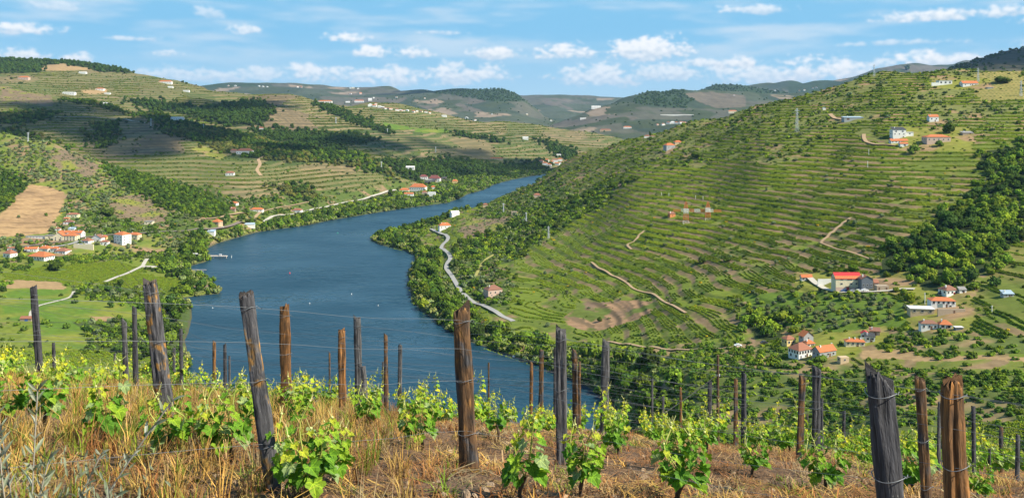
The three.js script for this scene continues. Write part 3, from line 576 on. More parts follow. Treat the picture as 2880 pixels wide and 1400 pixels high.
function plant() {
  buildClear();
  // scatter on jittered squares; the square grows with distance
  const zones = [[110, 1400, 4.2], [1400, 2400, 7.5], [2400, 3800, 11]];
  for (const [d0, d1, s] of zones) for (let d = d0; d < d1; d += s) for (let x = -0.66 * d; x < 0.66 * d; x += s) {
    const X = x + (rv() - 0.5) * s * 0.95, D = d + (rv() - 0.5) * s * 0.95, pick = rv(), pick2 = rv();
    if (Math.abs(X / D) > 0.61) continue;
    const i = cellAt(X, D); if (!GV[i]) continue;
    const sd = GSD[i]; if (sd < 0.4) continue;
    const big = X < 0.1 * D && D > 700 && D < 1500 ? 1.28 : 1;
    const id = GI[i], y = landH(X, D), jx = (rv() + rv() - 1) * (D < 1400 ? 16 : 34), jd = (rv() + rv() - 1) * (D < 1400 ? 22 : 45), i2 = cellAt(X + jx, D + jd), kind = KINDS[GK[GI[i2] === id && KINDS[GK[i]] !== 'plough' ? i2 : i]];
    if (clearAt(X, D)) continue;
    const f = s / 4.2, n = fbm(X / 45, D / 45, 3), n2 = fbm(X / 130 + 7, D / 130, 3);
    if (sd < 26 && D < 2400 && D > 300) {                 // the wooded bank
      const px = CX + F * X / D, lawn = px < 660 && D < 960 && n > 0.05;
      if (!lawn && pick < (sd < 10 ? 0.95 : 0.7) / f ** 0.25) { const big = pick2 < 0.25 && sd > 6, col = pick2 < 0.45 ? GREEN.willow : pick2 < 0.75 ? GREEN.mid : GREEN.dark; if (big) growTree('bank', X, D, 4.5 + 4 * rv(), 1.0 + 0.4 * rv(), shade(pick2 < 0.12 ? GREEN.mid : GREEN.dark), y); else sow(pick2 < 0.45 ? 'reeds' : 'shrubs', X, y, D, (2.8 + 2.8 * rv()) * f ** 0.5, 0.9 + 0.5 * rv(), shade(col)); }
      continue;
    }
    switch (kind) {
      case 'wood': if (pick < (id >= 3 ? 0.85 : 0.8)) sow('wood', X, y - 0.5, D, (2.7 + 2.2 * rv()) * f ** 0.75, 0.9 + 0.5 * rv(), shade(n2 + 0.3 * (rv() - 0.5) > 0.12 && id === 3 ? GREEN.brownish : id === 4 ? GREEN.dark : pick2 < 0.35 ? GREEN.mid : GREEN.dark)); break;
      case 'bigwood': if (pick < 0.55) { const c = shade(n + 0.4 * (rv() - 0.5) > 0.1 ? GREEN.bright : n > -0.12 ? GREEN.mid : GREEN.dark); if (pick2 < 0.4) growTree('wood', X, D, 3.6 + 3.2 * rv(), 0.9 + 0.35 * rv(), c, y); else sow('wood', X, y - 0.4, D, 2.4 + 2.2 * rv(), 0.9 + 0.4 * rv(), c); } break;
      case 'bank': case 'thicket': if (pick < (kind === 'bank' ? 0.75 : 0.72 + 0.6 * n)) sow('shrubs', X, y - 0.3, D, (2.4 + 3.0 * rv() ** 1.5) * f ** 0.5, 0.85 + 0.4 * rv(), shade(pick2 < 0.2 ? GREEN.bright : pick2 < 0.6 ? GREEN.mid : pick2 < 0.75 ? GREEN.oliv : GREEN.dark)); if (pick2 > 0.985 && id === 1) sow('broom', X, y, D, 1.5 + rv(), 0.8, shade(GREEN.broom, 0.2)); if (pick > 0.97) growTree('valley', X, D, 3.5 + 2.5 * rv(), 1 + 0.3 * rv(), shade(GREEN.dark), y); break;
      case 'scrub': if (pick < 0.60 + 0.7 * n) sow('shrubs', X, y - 0.2, D, big * (1.6 + 2.6 * rv() ** 2) * f ** 0.5, 0.85 + 0.3 * rv(), shade(pick2 < 0.25 ? GREEN.oliv : pick2 < 0.6 ? GREEN.mid : GREEN.dark)); else if (pick2 > 0.985) sow('broom', X, y, D, 1.3 + rv(), 0.7, shade(GREEN.broom, 0.2)); break;
      case 'tan': if (pick < 0.05 + 0.25 * n) sow('shrubs', X, y - 0.1, D, 0.9 + 1.5 * rv() ** 2, 0.8, shade(pick2 < 0.5 ? GREEN.mid : GREEN.oliv)); break;
      case 'tanscrub': if (pick < 0.34 + 0.5 * n) sow('shrubs', X, y, D, big * (1.0 + 1.6 * rv() ** 2), 0.8, shade(GREEN.oliv)); break;
      case 'shrubrows': { const k = phase(sample(GS, X, D), 1, X, D), ph = k - Math.floor(k), p = ph < 0.62 ? 0.62 : 0.12; if (pick < p * (0.8 + 1.6 * n)) sow('shrubs', X, y - 0.3, D, 1.8 + 3.0 * rv() ** 2, 0.75 + 0.4 * rv(), shade(pick2 < 0.12 + 0.2 * (n2 > 0) ? GREEN.oliv : pick2 < 0.7 ? GREEN.mid : pick2 < 0.86 ? GREEN.dark : GREEN.bright)); else if (pick2 > 0.992) sow('broom', X, y, D, 1.4, 0.8, shade(GREEN.broom, 0.2)); break; }
      case 'olive': if (pick < 0.4 + 0.6 * n) sow('olives', X, y - 0.2, D, big * (1.9 + 1.4 * rv()) * f ** 0.4, 0.85 + 0.2 * rv(), shade(pick2 < 0.75 ? GREEN.oliv : GREEN.mid)); break;
      case 'grove': if (pick < 0.42) growTree('grove', X, D, 2.0 + 0.9 * rv(), 0.85 + 0.2 * rv(), shade(pick2 < 0.7 ? GREEN.oliv.map((v) => v * 0.75) : GREEN.bright, 0.2), y); break;
      case 'orchard': { const row = (y / 2.4) % 1; if (pick < 0.86 + 0.8 * n) sow('shrubs', X, y - 0.3, D, 2.4 + 1.4 * rv(), 0.75 + 0.2 * rv(), shade(pick2 < 0.45 ? GREEN.dark.map((v) => v * 1.35) : pick2 < 0.85 ? GREEN.mid : GREEN.bright)); break; }
      case 'pasture': if (pick < 0.10 + 0.3 * n) sow('shrubs', X, y - 0.2, D, 1.5 + 1.5 * rv(), 0.8, shade(pick2 < 0.5 ? GREEN.mid : GREEN.dark)); break;
      case 'limevine': if (pick < 0.10 && D > 480) sow('olives', X, y - 0.2, D, 1.9 + rv(), 0.9, shade(GREEN.oliv)); break;
      case 'meadow': if (pick < 0.20 + 0.6 * n) sow('shrubs', X, y - 0.2, D, big * (1.7 + 2.6 * rv() ** 2), 0.85 + 0.3 * rv(), shade(pick2 < 0.6 ? GREEN.mid : GREEN.dark)); else if (pick > 0.992) growTree('valley', X, D, 3.5 + 2.5 * rv(), 0.9 + 0.3 * rv(), shade(GREEN.dark), y); break;
      case 'gap': if (pick < 0.2 + 0.3 * n) sow('shrubs', X, y - 0.2, D, 1.2 + 1.2 * rv(), 0.9, shade(GREEN.mid)); break;
      case 'vine': if (id === 1) { const m = fbm(X / 60 + 3, D / 60, 3); if (pick < 0.025 + 0.28 * Math.max(0, m)) sow(pick2 < 0.5 ? 'olives' : 'shrubs', X, y - 0.2, D, 1.4 + 1.7 * rv() ** 2, 0.9 + 0.3 * rv(), shade(pick2 < 0.5 ? GREEN.oliv : pick2 < 0.8 ? GREEN.mid : GREEN.dark)); else if (pick2 > 0.997) sow('broom', X, y, D, 1.3 + rv(), 0.7, shade(GREEN.broom, 0.2)); } else { const ps = id === 3 ? 120 : 170, e = Math.abs(patchwork(X + 907, D, ps) - patchwork(X + 900, D, ps)) + Math.abs(patchwork(X + 900, D + 10, ps) - patchwork(X + 900, D, ps)) > 0.01; if (pick < 0.03 + 0.08 * Math.max(0, n2) + (e ? 0.3 : 0)) sow('shrubs', X, y, D, (1.8 + 2.2 * rv() ** 2) * f ** 0.4, 0.9, shade(pick2 < 0.6 ? GREEN.dark : GREEN.mid)); } break;
      case 'patch': { const p = patchwork(X, D, 150), edge = Math.abs(patchwork(X + 9, D, 150) - p) + Math.abs(patchwork(X, D + 14, 150) - p) > 0.01; if (edge ? pick < 0.4 : pick < 0.03 + 0.06 * n) sow('shrubs', X, y, D, 2.4 + 2 * rv(), 0.9 + 0.3 * rv(), shade(pick2 < 0.5 ? GREEN.dark : GREEN.mid)); break; }
      case 'slope': if (pick < 0.3) sow('shrubs', X, y, D, 1.2 + rv(), 0.8, shade(GREEN.mid)); break;
    }
  }
  // woods far behind
  for (let d = 3800, s = 26; d < 7600; d += s) for (let x = -0.6 * d; x < 0.6 * d; x += s) { const X = x + (rv() - 0.5) * s, D = d + (rv() - 0.5) * s, i = cellAt(X, D), p = rv(); if (!GV[i] || GI[i] < 5) continue; const kind = KINDS[GK[i]], wood = kind === 'plant'; if (wood ? p < 0.6 : kind === 'far' && p < 0.02 + 0.14 * Math.max(0, fbm(X / 210, D / 300, 4))) sow('wood', X, landH(X, D) - 1, D, (wood ? 9 : 6) + 4 * rv(), 0.8 + 0.3 * rv(), shade(GREEN.dark)); }
  // the dark hill at the right edge: trees along its crest
  for (let d = 2600; d < 3500; d += 16) for (let x = 1150; x < 2100; x += 16) { const X = x + (rv() - 0.5) * 14, D = d + (rv() - 0.5) * 14, i = cellAt(X, D); if (GI[i] !== 10 || !GV[i]) continue; const crest = sample(GH, X, D + 40) < sample(GH, X, D) + 3; if (rv() < (crest ? 0.5 : 0.10 + 0.3 * Math.max(0, fbm(X / 90, D / 160, 4)))) sow('wood', X, landH(X, D) - 0.5, D, 5 + 4 * rv(), 0.9 + 0.3 * rv(), shade(GREEN.dark)); }
  // rows of vines along the contours
  const rows = [[1, 420, 1480, 0.0014, [0.08, 0.26, 0.44, 0.61, 0.86], 1.15, 0], [3, 1280, 2300, 0.00105, [0.12, 0.36], 1.35, 0], [4, 2000, 3300, 0.0010, [0.12, 0.36], 1.9, 0]];
  for (const [id, d0, d1, du, levels, size] of rows) {
    const s = TERR[id], step = id === 1 ? 0.9 : id === 3 ? 2.2 : 4.5;
    for (let u = -0.6; u < 0.6; u += du) {
      let prev = null;
      for (let d = d0; d < d1; d += step) {
        const x = u * d, i = cellAt(x, d);
        if (GI[i] !== id || !GV[i]) { prev = null; continue; }
        const k = phase(sample(GS, x, d), id, x, d);
        if (prev !== null && Math.abs(k - prev) < 0.9) for (const L of levels) {
          const a = Math.floor(prev - L), b = Math.floor(k - L);
          if (a === b) continue;
          const kind = KINDS[GK[i]];
          if (!(kind === 'vine' || kind === 'limevine' || (kind === 'pasture' && L < 0.3) || (kind === 'shrubrows' && fbm(x / 80 + 4, d / 60, 2) < 0.12) || (kind === 'patch' && patchwork(x, d, 150) < 0.72))) continue;
          if (clearAt(x, d) || rv() < 0.05 || fbm(x / 34 + 70, d / 34, 3) > (id === 1 ? 0.30 : 0.2)) continue;
          if (id > 1) { const q = patchwork(x + 900, d, id === 3 ? 120 : 170); if (q > 0.75 || rv() > 0.35 + q) continue; }
          if (L > 0.55 && L < 0.7 && fbm(x / 50 + 11, d / 50, 3) > 0.12) continue;
          if (L > 0.8) { if (fbm(x / 28 + 40, d / 28, 3) > 0.06 && rv() < 0.5) sow('shrubs', x, landH(x, d) - 0.3, d, 1.1 + 1.3 * rv() ** 2, 0.9, shade(rv() < 0.5 ? GREEN.dark : GREEN.mid)); continue; }
          const X = x + (rv() - 0.5) * 0.5, c = kind === 'limevine' ? GREEN.lime : mixc(GREEN.vine, id === 1 ? GREEN.mid : GREEN.brownish, clamp(0.35 + 1.2 * fbm(x / 70, d / 70, 2), 0, 1));
          const e = 3, gx = phase(sample(GS, X + e, d), id, X + e, d) - k, gd = phase(sample(GS, X, d + e), id, X, d + e) - k;
          sow('vines', X, landH(X, d) - 0.1, d, size * (0.85 + 0.3 * rv()), 0.9 + 0.4 * rv(), shade(c, 0.25), Math.atan2(-gx, -gd) , 1.9, 0.62);
        }
        prev = k;
      }
    }
  }
  // straight rows in the flat fields by the river
  for (let d = 560; d < 1200; d += 1.5) for (let x = -0.62 * d; x < 0.1 * d; x += 1.2) { const i = cellAt(x, d), kind = KINDS[GK[i]]; if ((kind !== 'vinefield' && kind !== 'vinerow') || !GV[i] || clearAt(x, d)) continue; const q = kind === 'vinerow' ? (x * 0.97 + d * 0.24) / 3.2 : (x * 0.75 + d * 0.66) / 2.6, f = q - Math.floor(q); if (f < 0.46 && rv() < 0.85) sow('vines', x + 0.3 * rv(), landH(x, d), d + 0.3 * rv(), 0.9 + 0.3 * rv(), 0.9, shade(mixc(GREEN.vine, GREEN.bright, 0.6), 0.25)); }
  for (let d = 290; d < 440; d += 1.2) for (let x = 0.1 * d; x < 0.62 * d; x += 1.1) { const i = cellAt(x, d); if (KINDS[GK[i]] !== 'vinefield' || !GV[i]) continue; const q = (x * 0.2 + d * 0.98) / 2.4, f = q - Math.floor(q); if (f < 0.5 && rv() < 0.85) sow('vines', x, landH(x, d), d, 0.8 + 0.3 * rv(), 0.9, shade(GREEN.vine, 0.25)); }
}
// groves and woods: the 300 largest trees stand singly, the rest are one mass
const trunkMat = std(0.10, 0.075, 0.05, 0.95);
const trunkGeo = (() => { const g = [bar([0, -0.3, 0], [0.02, 0.42, 0.01], 0.055, 6)]; for (let k = 0; k < 4; k++) { const a = k * 1.6 + 0.4; g.push(bar([0.02, 0.36, 0.01], [Math.cos(a) * 0.32, 0.62 + 0.05 * k, Math.sin(a) * 0.32], 0.024, 5)); } return merge(g); })();
const crownMats = new Map();
function crownMat(c) { const q = c.map((v) => Math.round(v * 90) / 90), k = q.join(); if (!crownMats.has(k)) crownMats.set(k, matte(Math.max(0.012, q[0]), Math.max(0.02, q[1]), Math.max(0.008, q[2]), { vertexColors: true, side: THREE.DoubleSide })); return crownMats.get(k); }
const TREEGROUP = {
  bank: ['riverside_tree', 'leafy tree leaning over the water on the wooded river bank', 'tree', 'trees along the river banks'], wood: ['woodland_tree', 'broad green tree in the wood filling the gully on the right', 'tree', 'trees of the wood in the gully on the right'],
  valley: ['valley_tree', 'dark round tree standing among the low fields by the river', 'tree', 'trees among the low fields'], grove: ['olive_tree', 'rounded tree of the grove below the red roofed farmhouse', 'olive tree', 'trees of the grove below the red roofed farmhouse'],
};
function makeTree(name, label, category, group, x, y, d, s, tall, c, turn, v) {
  const t = thing(name, label, category, [x, y - 0.2, -d], turn, group);
  t.scale.set(s, s * tall, s);
  part('trunk', trunkGeo, trunkMat, t);
  part('crown', CROWN.tree[v % 3], crownMat(c), t);
  return t;
}
function growAll() {
  bigTrees.sort((a, b) => b.size - a.size);
  const left = { bank: 110, wood: 95, valley: 30, grove: 75 };
  for (const t of bigTrees) {
    let [name, label, cat, group] = TREEGROUP[t.group];
    const px = CX + F * t.x / t.d, py = HZ + F * (EYE - t.y) / t.d, tone = t.c[1] > 0.17 ? 'bright' : t.c[1] > 0.11 ? 'mid green' : 'dark', high = t.tall > 1.2 ? 'tall' : t.tall > 1.05 ? 'round' : 'broad';
    if (t.group === 'bank') { const where = px < 620 ? (py > 850 ? 'left bank opposite the near posts' : 'left bank round the jetty') : px < 900 ? 'left bank beyond the jetty' : px < 1110 && py < 620 ? 'middle of the far left bank' : py < 600 ? 'far left bank by the country house' : px < 1130 ? 'headland' : px < 1240 ? 'right bank below the road' : px < 1420 ? 'right bank past the road bend' : 'right bank by the moored boat'; label = `${high} ${tone} tree on the ${where}`; group = `${high} ${tone} trees on the ${where}`; }
    else if (t.group === 'wood') { const where = px < 2240 ? 'small wood above the hamlet' : py < 520 ? 'top of the dark wood at the right edge' : py < 640 ? 'middle of the dark wood at the right' : px > 2680 ? 'wood above the red porch house' : 'foot of the wood right of the farmhouse'; label = `${high} ${tone} tree in the ${where}`; group = `${high} ${tone} trees in the ${where}`; }
    else if (t.group === 'grove') { const where = px < 2230 ? 'left end' : px < 2380 ? 'middle' : 'right end'; const k = t.c[2] > 0.05 ? 'grey green olive tree' : 'bright green fruit tree'; label = `${high} ${k} in the ${where} of the grove below the farmhouse`; group = `${high} ${k}s, ${where} of the grove`; }
    else { const where = px < 200 ? 'near the left edge' : px < 400 ? 'below the town' : px < 700 ? 'near the left bank' : 'on the right bank flats'; label = `${high} ${tone} tree standing among the low fields ${where}`; group = `${high} ${tone} trees in the fields ${where}`; }
    if (left[t.group]-- > 0 && Math.abs(t.x / t.d) < 0.585) makeTree(name, label, cat, group, t.x, t.y, t.d, t.s, t.tall, t.c, rv() * 6.28, Math.floor(rv() * 3));
    else sow(t.group === 'grove' ? 'olives' : 'wood', t.x, t.y, t.d, t.s, t.tall, t.c);
  }
  const M = new THREE.Matrix4(), Q = new THREE.Quaternion(), UPV = new THREE.Vector3(0, 1, 0), S = new THREE.Vector3(), V = new THREE.Vector3(), K = new THREE.Color();
  let total = 0;
  for (const [bag, list] of bags) {
    const [name, label, cat, shape] = BAG[bag], shapes = CROWN[shape];
    shapes.forEach((geo, v) => {
      const mine = list.filter((_, i) => i % shapes.length === v); if (!mine.length) return;
      const im = new THREE.InstancedMesh(geo, leafMat, mine.length);
      mine.forEach(([x, y, d, s, sy, c, turn, long, wide], i) => { Q.setFromAxisAngle(UPV, turn ?? rv() * 6.283); M.compose(V.set(x, y, -d), Q, S.set(s * (long ?? 1), s * sy, s * (wide ?? 1))); im.setMatrixAt(i, M); im.setColorAt(i, K.setRGB(c[0], c[1], c[2])); });
      im.name = numbered(name); im.castShadow = im.receiveShadow = true; tag(im, label, cat, null, 'stuff'); scene.add(im); total += mine.length;
    });
  }
  console.log('plants', total, [...bags].map(([k, l]) => k + ' ' + l.length).join(', '), 'big', bigTrees.length);
}

// ------------------------------------------------------------------ roads and tracks
const asphalt = std(0.30, 0.29, 0.27, 0.95), dirt = std(0.36, 0.245, 0.135, 0.98), rail = std(0.17, 0.135, 0.11, 0.98), pale = std(0.46, 0.42, 0.34, 0.98), verge = std(0.30, 0.27, 0.07, 0.98);
function ribbon(name, label, pts, width, mat, dmin = 300) {
  const w = []; for (const [px, py] of pts) { const q = look(px, py, dmin); if (q) w.push(new THREE.Vector3(q.x, 0, q.d)); }
  if (w.length < 2) { console.log('no ribbon', label); return; }
  const curve = new THREE.CatmullRomCurve3(w, false, 'centripetal'), n = Math.ceil(curve.getLength() / 4), P = [], I = [];
  for (let i = 0; i <= n; i++) {
    const p = curve.getPointAt(i / n), t = curve.getTangentAt(i / n), nx = -t.z, nz = t.x, l = Math.hypot(nx, nz) || 1;
    CLEAR.push([p.x, p.z, width * 0.5 + 1.6]);
    let top = -1e9; for (const k of [-0.5, 0, 0.5]) top = Math.max(top, landH(p.x + nx / l * width * k, p.z + nz / l * width * k));
    for (const k of [-0.5, -0.2, 0.2, 0.5]) { const x = p.x + nx / l * width * k, d = p.z + nz / l * width * k, own = landH(x, d); P.push(x, lerp(own, top, 0.75) + 0.35 + (Math.abs(k) < 0.3 ? 0.04 : 0), -d); }
    if (i < n) for (let k = 0; k < 3; k++) { const a = i * 4 + k, b = a + 4; I.push(a, a + 1, b, a + 1, b + 1, b); }
  }
  const g = new THREE.BufferGeometry(); g.setAttribute('position', new THREE.Float32BufferAttribute(P, 3)); g.setIndex(I); g.computeVertexNormals();
  mat.side = THREE.DoubleSide;
  tag(part(name, g, mat, scene), label, null, null, 'structure');
}
ribbon('road', 'grey asphalt road winding along the right bank of the river', [[1212, 644], [1244, 659], [1260, 672], [1250, 684], [1241, 697], [1252, 706], [1262, 716], [1266, 728], [1258, 741], [1255, 755], [1270, 777], [1286, 803], [1305, 828], [1327, 847], [1359, 860], [1400, 881], [1444, 904]], 4.4, asphalt);
ribbon('road', 'pale road running behind the green field towards the village', [[1700, 962], [1800, 975], [1940, 985], [2080, 978]], 2.6, dirt);
ribbon('track', 'sandy track slanting down the terraces in the middle of the right hill', [[1664, 738], [1676, 748], [1689, 758], [1718, 774], [1740, 783], [1763, 796], [1788, 815], [1833, 827], [1865, 847], [1897, 863], [1930, 882]], 2.2, dirt);
ribbon('track', 'short sandy bend of track below the red and white pylon', [[1812, 650], [1798, 662], [1788, 675], [1766, 688], [1776, 702]], 2.2, dirt);
ribbon('track', 'straight steep earth track up the terraces above the farmhouse', [[2393, 613], [2352, 646], [2310, 684]], 2.5, dirt);
ribbon('track', 'earth track turning right below the straight steep one', [[2310, 684], [2352, 700], [2384, 707], [2432, 723], [2450, 730]], 1.8, dirt);
ribbon('track', 'pale drive sloping down to the yard of the red roofed farmhouse', [[2278, 784], [2297, 799], [2320, 812], [2352, 821], [2400, 823], [2447, 821], [2511, 818], [2575, 814]], 4.2, pale);
ribbon('track', 'grassy yellow track among bushes above the brown house', [[1390, 716], [1362, 736], [1348, 756], [1337, 777]], 3, verge);
ribbon('track', 'sandy lane leading to the white house with the dark roof', [[2431, 378], [2432, 390], [2440, 400], [2470, 408], [2520, 411]], 4, dirt);
ribbon('track', 'sandy lane by the blue grey shed on the right hill', [[2336, 322], [2346, 332], [2370, 337]], 5, dirt);
ribbon('road', 'pale road along the far left bank above the river', [[720, 617], [771, 608], [848, 598], [912, 585], [976, 569], [1023, 561], [1071, 547], [1112, 536]], 6.5, pale);
ribbon('railway', 'railway line on the slope of the left bank', [[549, 624], [607, 614], [687, 601], [757, 590], [815, 579], [870, 568]], 5, dirt);
ribbon('railway', 'railway line passing the town on the left', [[40, 697], [100, 690], [160, 681], [230, 668], [320, 660], [399, 656], [470, 651], [543, 646], [639, 640], [690, 629]], 6, rail);
ribbon('road', 'street between the houses of the town on the left', [[130, 698], [179, 691], [205, 684], [226, 677], [250, 690]], 6, asphalt);
ribbon('track', 'light track through the low fields towards the jetty', [[412, 728], [404, 740], [399, 748], [375, 760], [351, 771], [320, 782], [294, 793]], 4, pale);
ribbon('yard', 'light gravel yard at the end of the field track', [[395, 750], [415, 750], [436, 752]], 9, pale);
ribbon('track', 'curving light path between the two lawns on the left', [[206, 820], [203, 828], [192, 838], [160, 847], [109, 860], [88, 876], [84, 893]], 3, pale);
ribbon('track', 'pale hairpin of track on the sunlit terraces of the long ridge', [[742, 440], [726, 448], [730, 462], [722, 478], [733, 494]], 6, dirt);
ribbon('track', 'pale track slanting across the shaded terraces on the left', [[313, 379], [383, 369], [430, 362], [462, 354]], 6, dirt);
ribbon('track', 'grey track along the top of the shaded slope on the left', [[153, 330], [230, 329], [300, 333], [361, 338], [420, 347]], 6, pale);

// ------------------------------------------------------------------ houses
const tileMap = tex(128, (x, y) => { const v = 0.82 + 0.22 * wrapped((a, b) => fbm(a * 9, b * 9, 3))(x, y) + 0.10 * Math.sin(x * 6.2832 * 16); return [v, v * 0.97, v * 0.95]; });
const wallMap = tex(128, (x, y) => { const v = 0.93 + 0.16 * wrapped((a, b) => fbm(a * 5, b * 3 + 7, 4))(x, y); return [v, v, v * 0.98]; });
const WALL = { white: [0.80, 0.79, 0.76], cream: [0.76, 0.66, 0.46], yellow: [0.72, 0.52, 0.22], pink: [0.58, 0.42, 0.34], tan: [0.55, 0.41, 0.26], stone: [0.38, 0.30, 0.22], grey: [0.34, 0.35, 0.36], slate: [0.13, 0.15, 0.18], lime: [0.68, 0.68, 0.42], brick: [0.60, 0.22, 0.08] };
const ROOF = { red: [0.62, 0.035, 0.04], orange: [0.56, 0.175, 0.058], rust: [0.34, 0.14, 0.08], brown: [0.27, 0.125, 0.08], grey: [0.30, 0.29, 0.28], dark: [0.05, 0.055, 0.06], white: [0.75, 0.75, 0.73], blue: [0.36, 0.48, 0.58], maroon: [0.22, 0.07, 0.06] };
const matCache = new Map();
const cm = (table, k, map) => { const id = k + (map === tileMap); if (!matCache.has(id)) matCache.set(id, std(...table[k], 0.85, { map, side: THREE.DoubleSide })); return matCache.get(id); };
const glassMat = std(0.03, 0.035, 0.045, 0.25), frameMat = std(0.62, 0.60, 0.56, 0.7), doorRed = std(0.45, 0.03, 0.04, 0.7), doorBrown = std(0.13, 0.07, 0.04, 0.8), garage = std(0.20, 0.28, 0.28, 0.6);
const unitWin = box(1, 1, 0.12), unitFrame = merge([box(1.16, 0.09, 0.1, 0, 0.545, 0.05), box(1.16, 0.09, 0.16, 0, -0.545, 0.06), box(0.08, 1.0, 0.1, -0.54, 0, 0.05), box(0.08, 1.0, 0.1, 0.54, 0, 0.05)]);
function uvMetres(g, s) { const p = g.attributes.position, n = g.attributes.normal, uv = new Float32Array(p.count * 2); for (let i = 0; i < p.count; i++) { const ax = Math.abs(n.getX(i)), az = Math.abs(n.getZ(i)); uv[i * 2] = (ax > az ? p.getZ(i) : p.getX(i)) / s; uv[i * 2 + 1] = (p.getY(i) + (az >= ax ? 0 : 0)) / s; } g.setAttribute('uv', new THREE.BufferAttribute(uv, 2)); return g; }
function roofGeo(kind, w, h, d, over) {
  const W = w / 2 + over, D = d / 2 + over, P = [], q = (a, b, c, e) => { P.push(...a, ...b, ...c, ...a, ...c, ...e); }, t = (a, b, c) => P.push(...a, ...b, ...c), T = 0.14;
  if (kind === 'hip' || kind === 'gable') {               // ridge along x
    const r = kind === 'hip' ? Math.max(0, W - D) : W, rz = kind === 'hip' && D > W ? D - W : 0;
    const A = [-W, 0, D], B = [W, 0, D], C = [W, 0, -D], E = [-W, 0, -D], R1 = [-r, h, rz], R2 = [r, h, rz], R3 = [r, h, -rz], R4 = [-r, h, -rz];
    if (rz > 0) { t(A, B, [0, h, rz]); t(C, E, [0, h, -rz]); q(B, C, [0, h, -rz], [0, h, rz]); q(E, A, [0, h, rz], [0, h, -rz]); }
    else { q(A, B, R2, R1); q(C, E, R1, R2); if (kind === 'hip') { t(B, C, R2); t(E, A, R1); } }
    const lo = (p) => [p[0], p[1] - T, p[2]]; q(lo(A), lo(B), B, A); q(lo(B), lo(C), C, B); q(lo(C), lo(E), E, C); q(lo(E), lo(A), A, E); q(lo(E), lo(C), lo(B), lo(A));
  } else if (kind === 'gablez') {                         // ridge towards the viewer
    const A = [-W, 0, D], B = [W, 0, D], C = [W, 0, -D], E = [-W, 0, -D], R1 = [0, h, D], R2 = [0, h, -D];
    q(B, C, R2, R1); q(E, A, R1, R2); const lo = (p) => [p[0], p[1] - T, p[2]]; q(lo(B), lo(C), C, B); q(lo(E), lo(A), A, E); q(lo(E), R2.map((v, i) => (i === 1 ? v - T : v)), R1.map((v, i) => (i === 1 ? v - T : v)), lo(A)); q(lo(B), R1.map((v, i) => (i === 1 ? v - T : v)), R2.map((v, i) => (i === 1 ? v - T : v)), lo(C));
  } else {                                                // flat or leaning
    const up = kind === 'shed' ? h : 0.0, A = [-W, 0, D], B = [W, 0, D], C = [W, up, -D], E = [-W, up, -D], lo = (p) => [p[0], p[1] - 0.25, p[2]];
    q(A, B, C, E); q(lo(A), lo(B), B, A); q(lo(B), lo(C), C, B); q(lo(C), lo(E), E, C); q(lo(E), lo(A), A, E); q(lo(E), lo(C), lo(B), lo(A));
  }
  const g = new THREE.BufferGeometry(); g.setAttribute('position', new THREE.Float32BufferAttribute(P, 3)); g.computeVertexNormals();
  const uv = new Float32Array(P.length / 3 * 2); for (let i = 0; i < P.length / 3; i++) { uv[i * 2] = P[i * 3] / 4; uv[i * 2 + 1] = P[i * 3 + 2] / 4; } g.setAttribute('uv', new THREE.BufferAttribute(uv, 2));
  return g;
}
function wallGeo(kind, w, h, d, rh) {
  const list = [box(w, h + 4, d, 0, (h + 4) / 2 - 4, 0)];
  if (kind === 'gable' || kind === 'gablez') {
    const s = new THREE.Shape(), W = (kind === 'gable' ? d : w) / 2; s.moveTo(-W, 0); s.lineTo(W, 0); s.lineTo(0, rh * 0.97); s.closePath();
    const g = new THREE.ExtrudeGeometry(s, { depth: kind === 'gable' ? w - 0.02 : d - 0.02, bevelEnabled: false });
    g.translate(0, h, -(kind === 'gable' ? w : d) / 2 + 0.01); if (kind === 'gable') g.rotateY(Math.PI / 2);
    list.push(g);
  }
  return uvMetres(merge(list), 6);
}
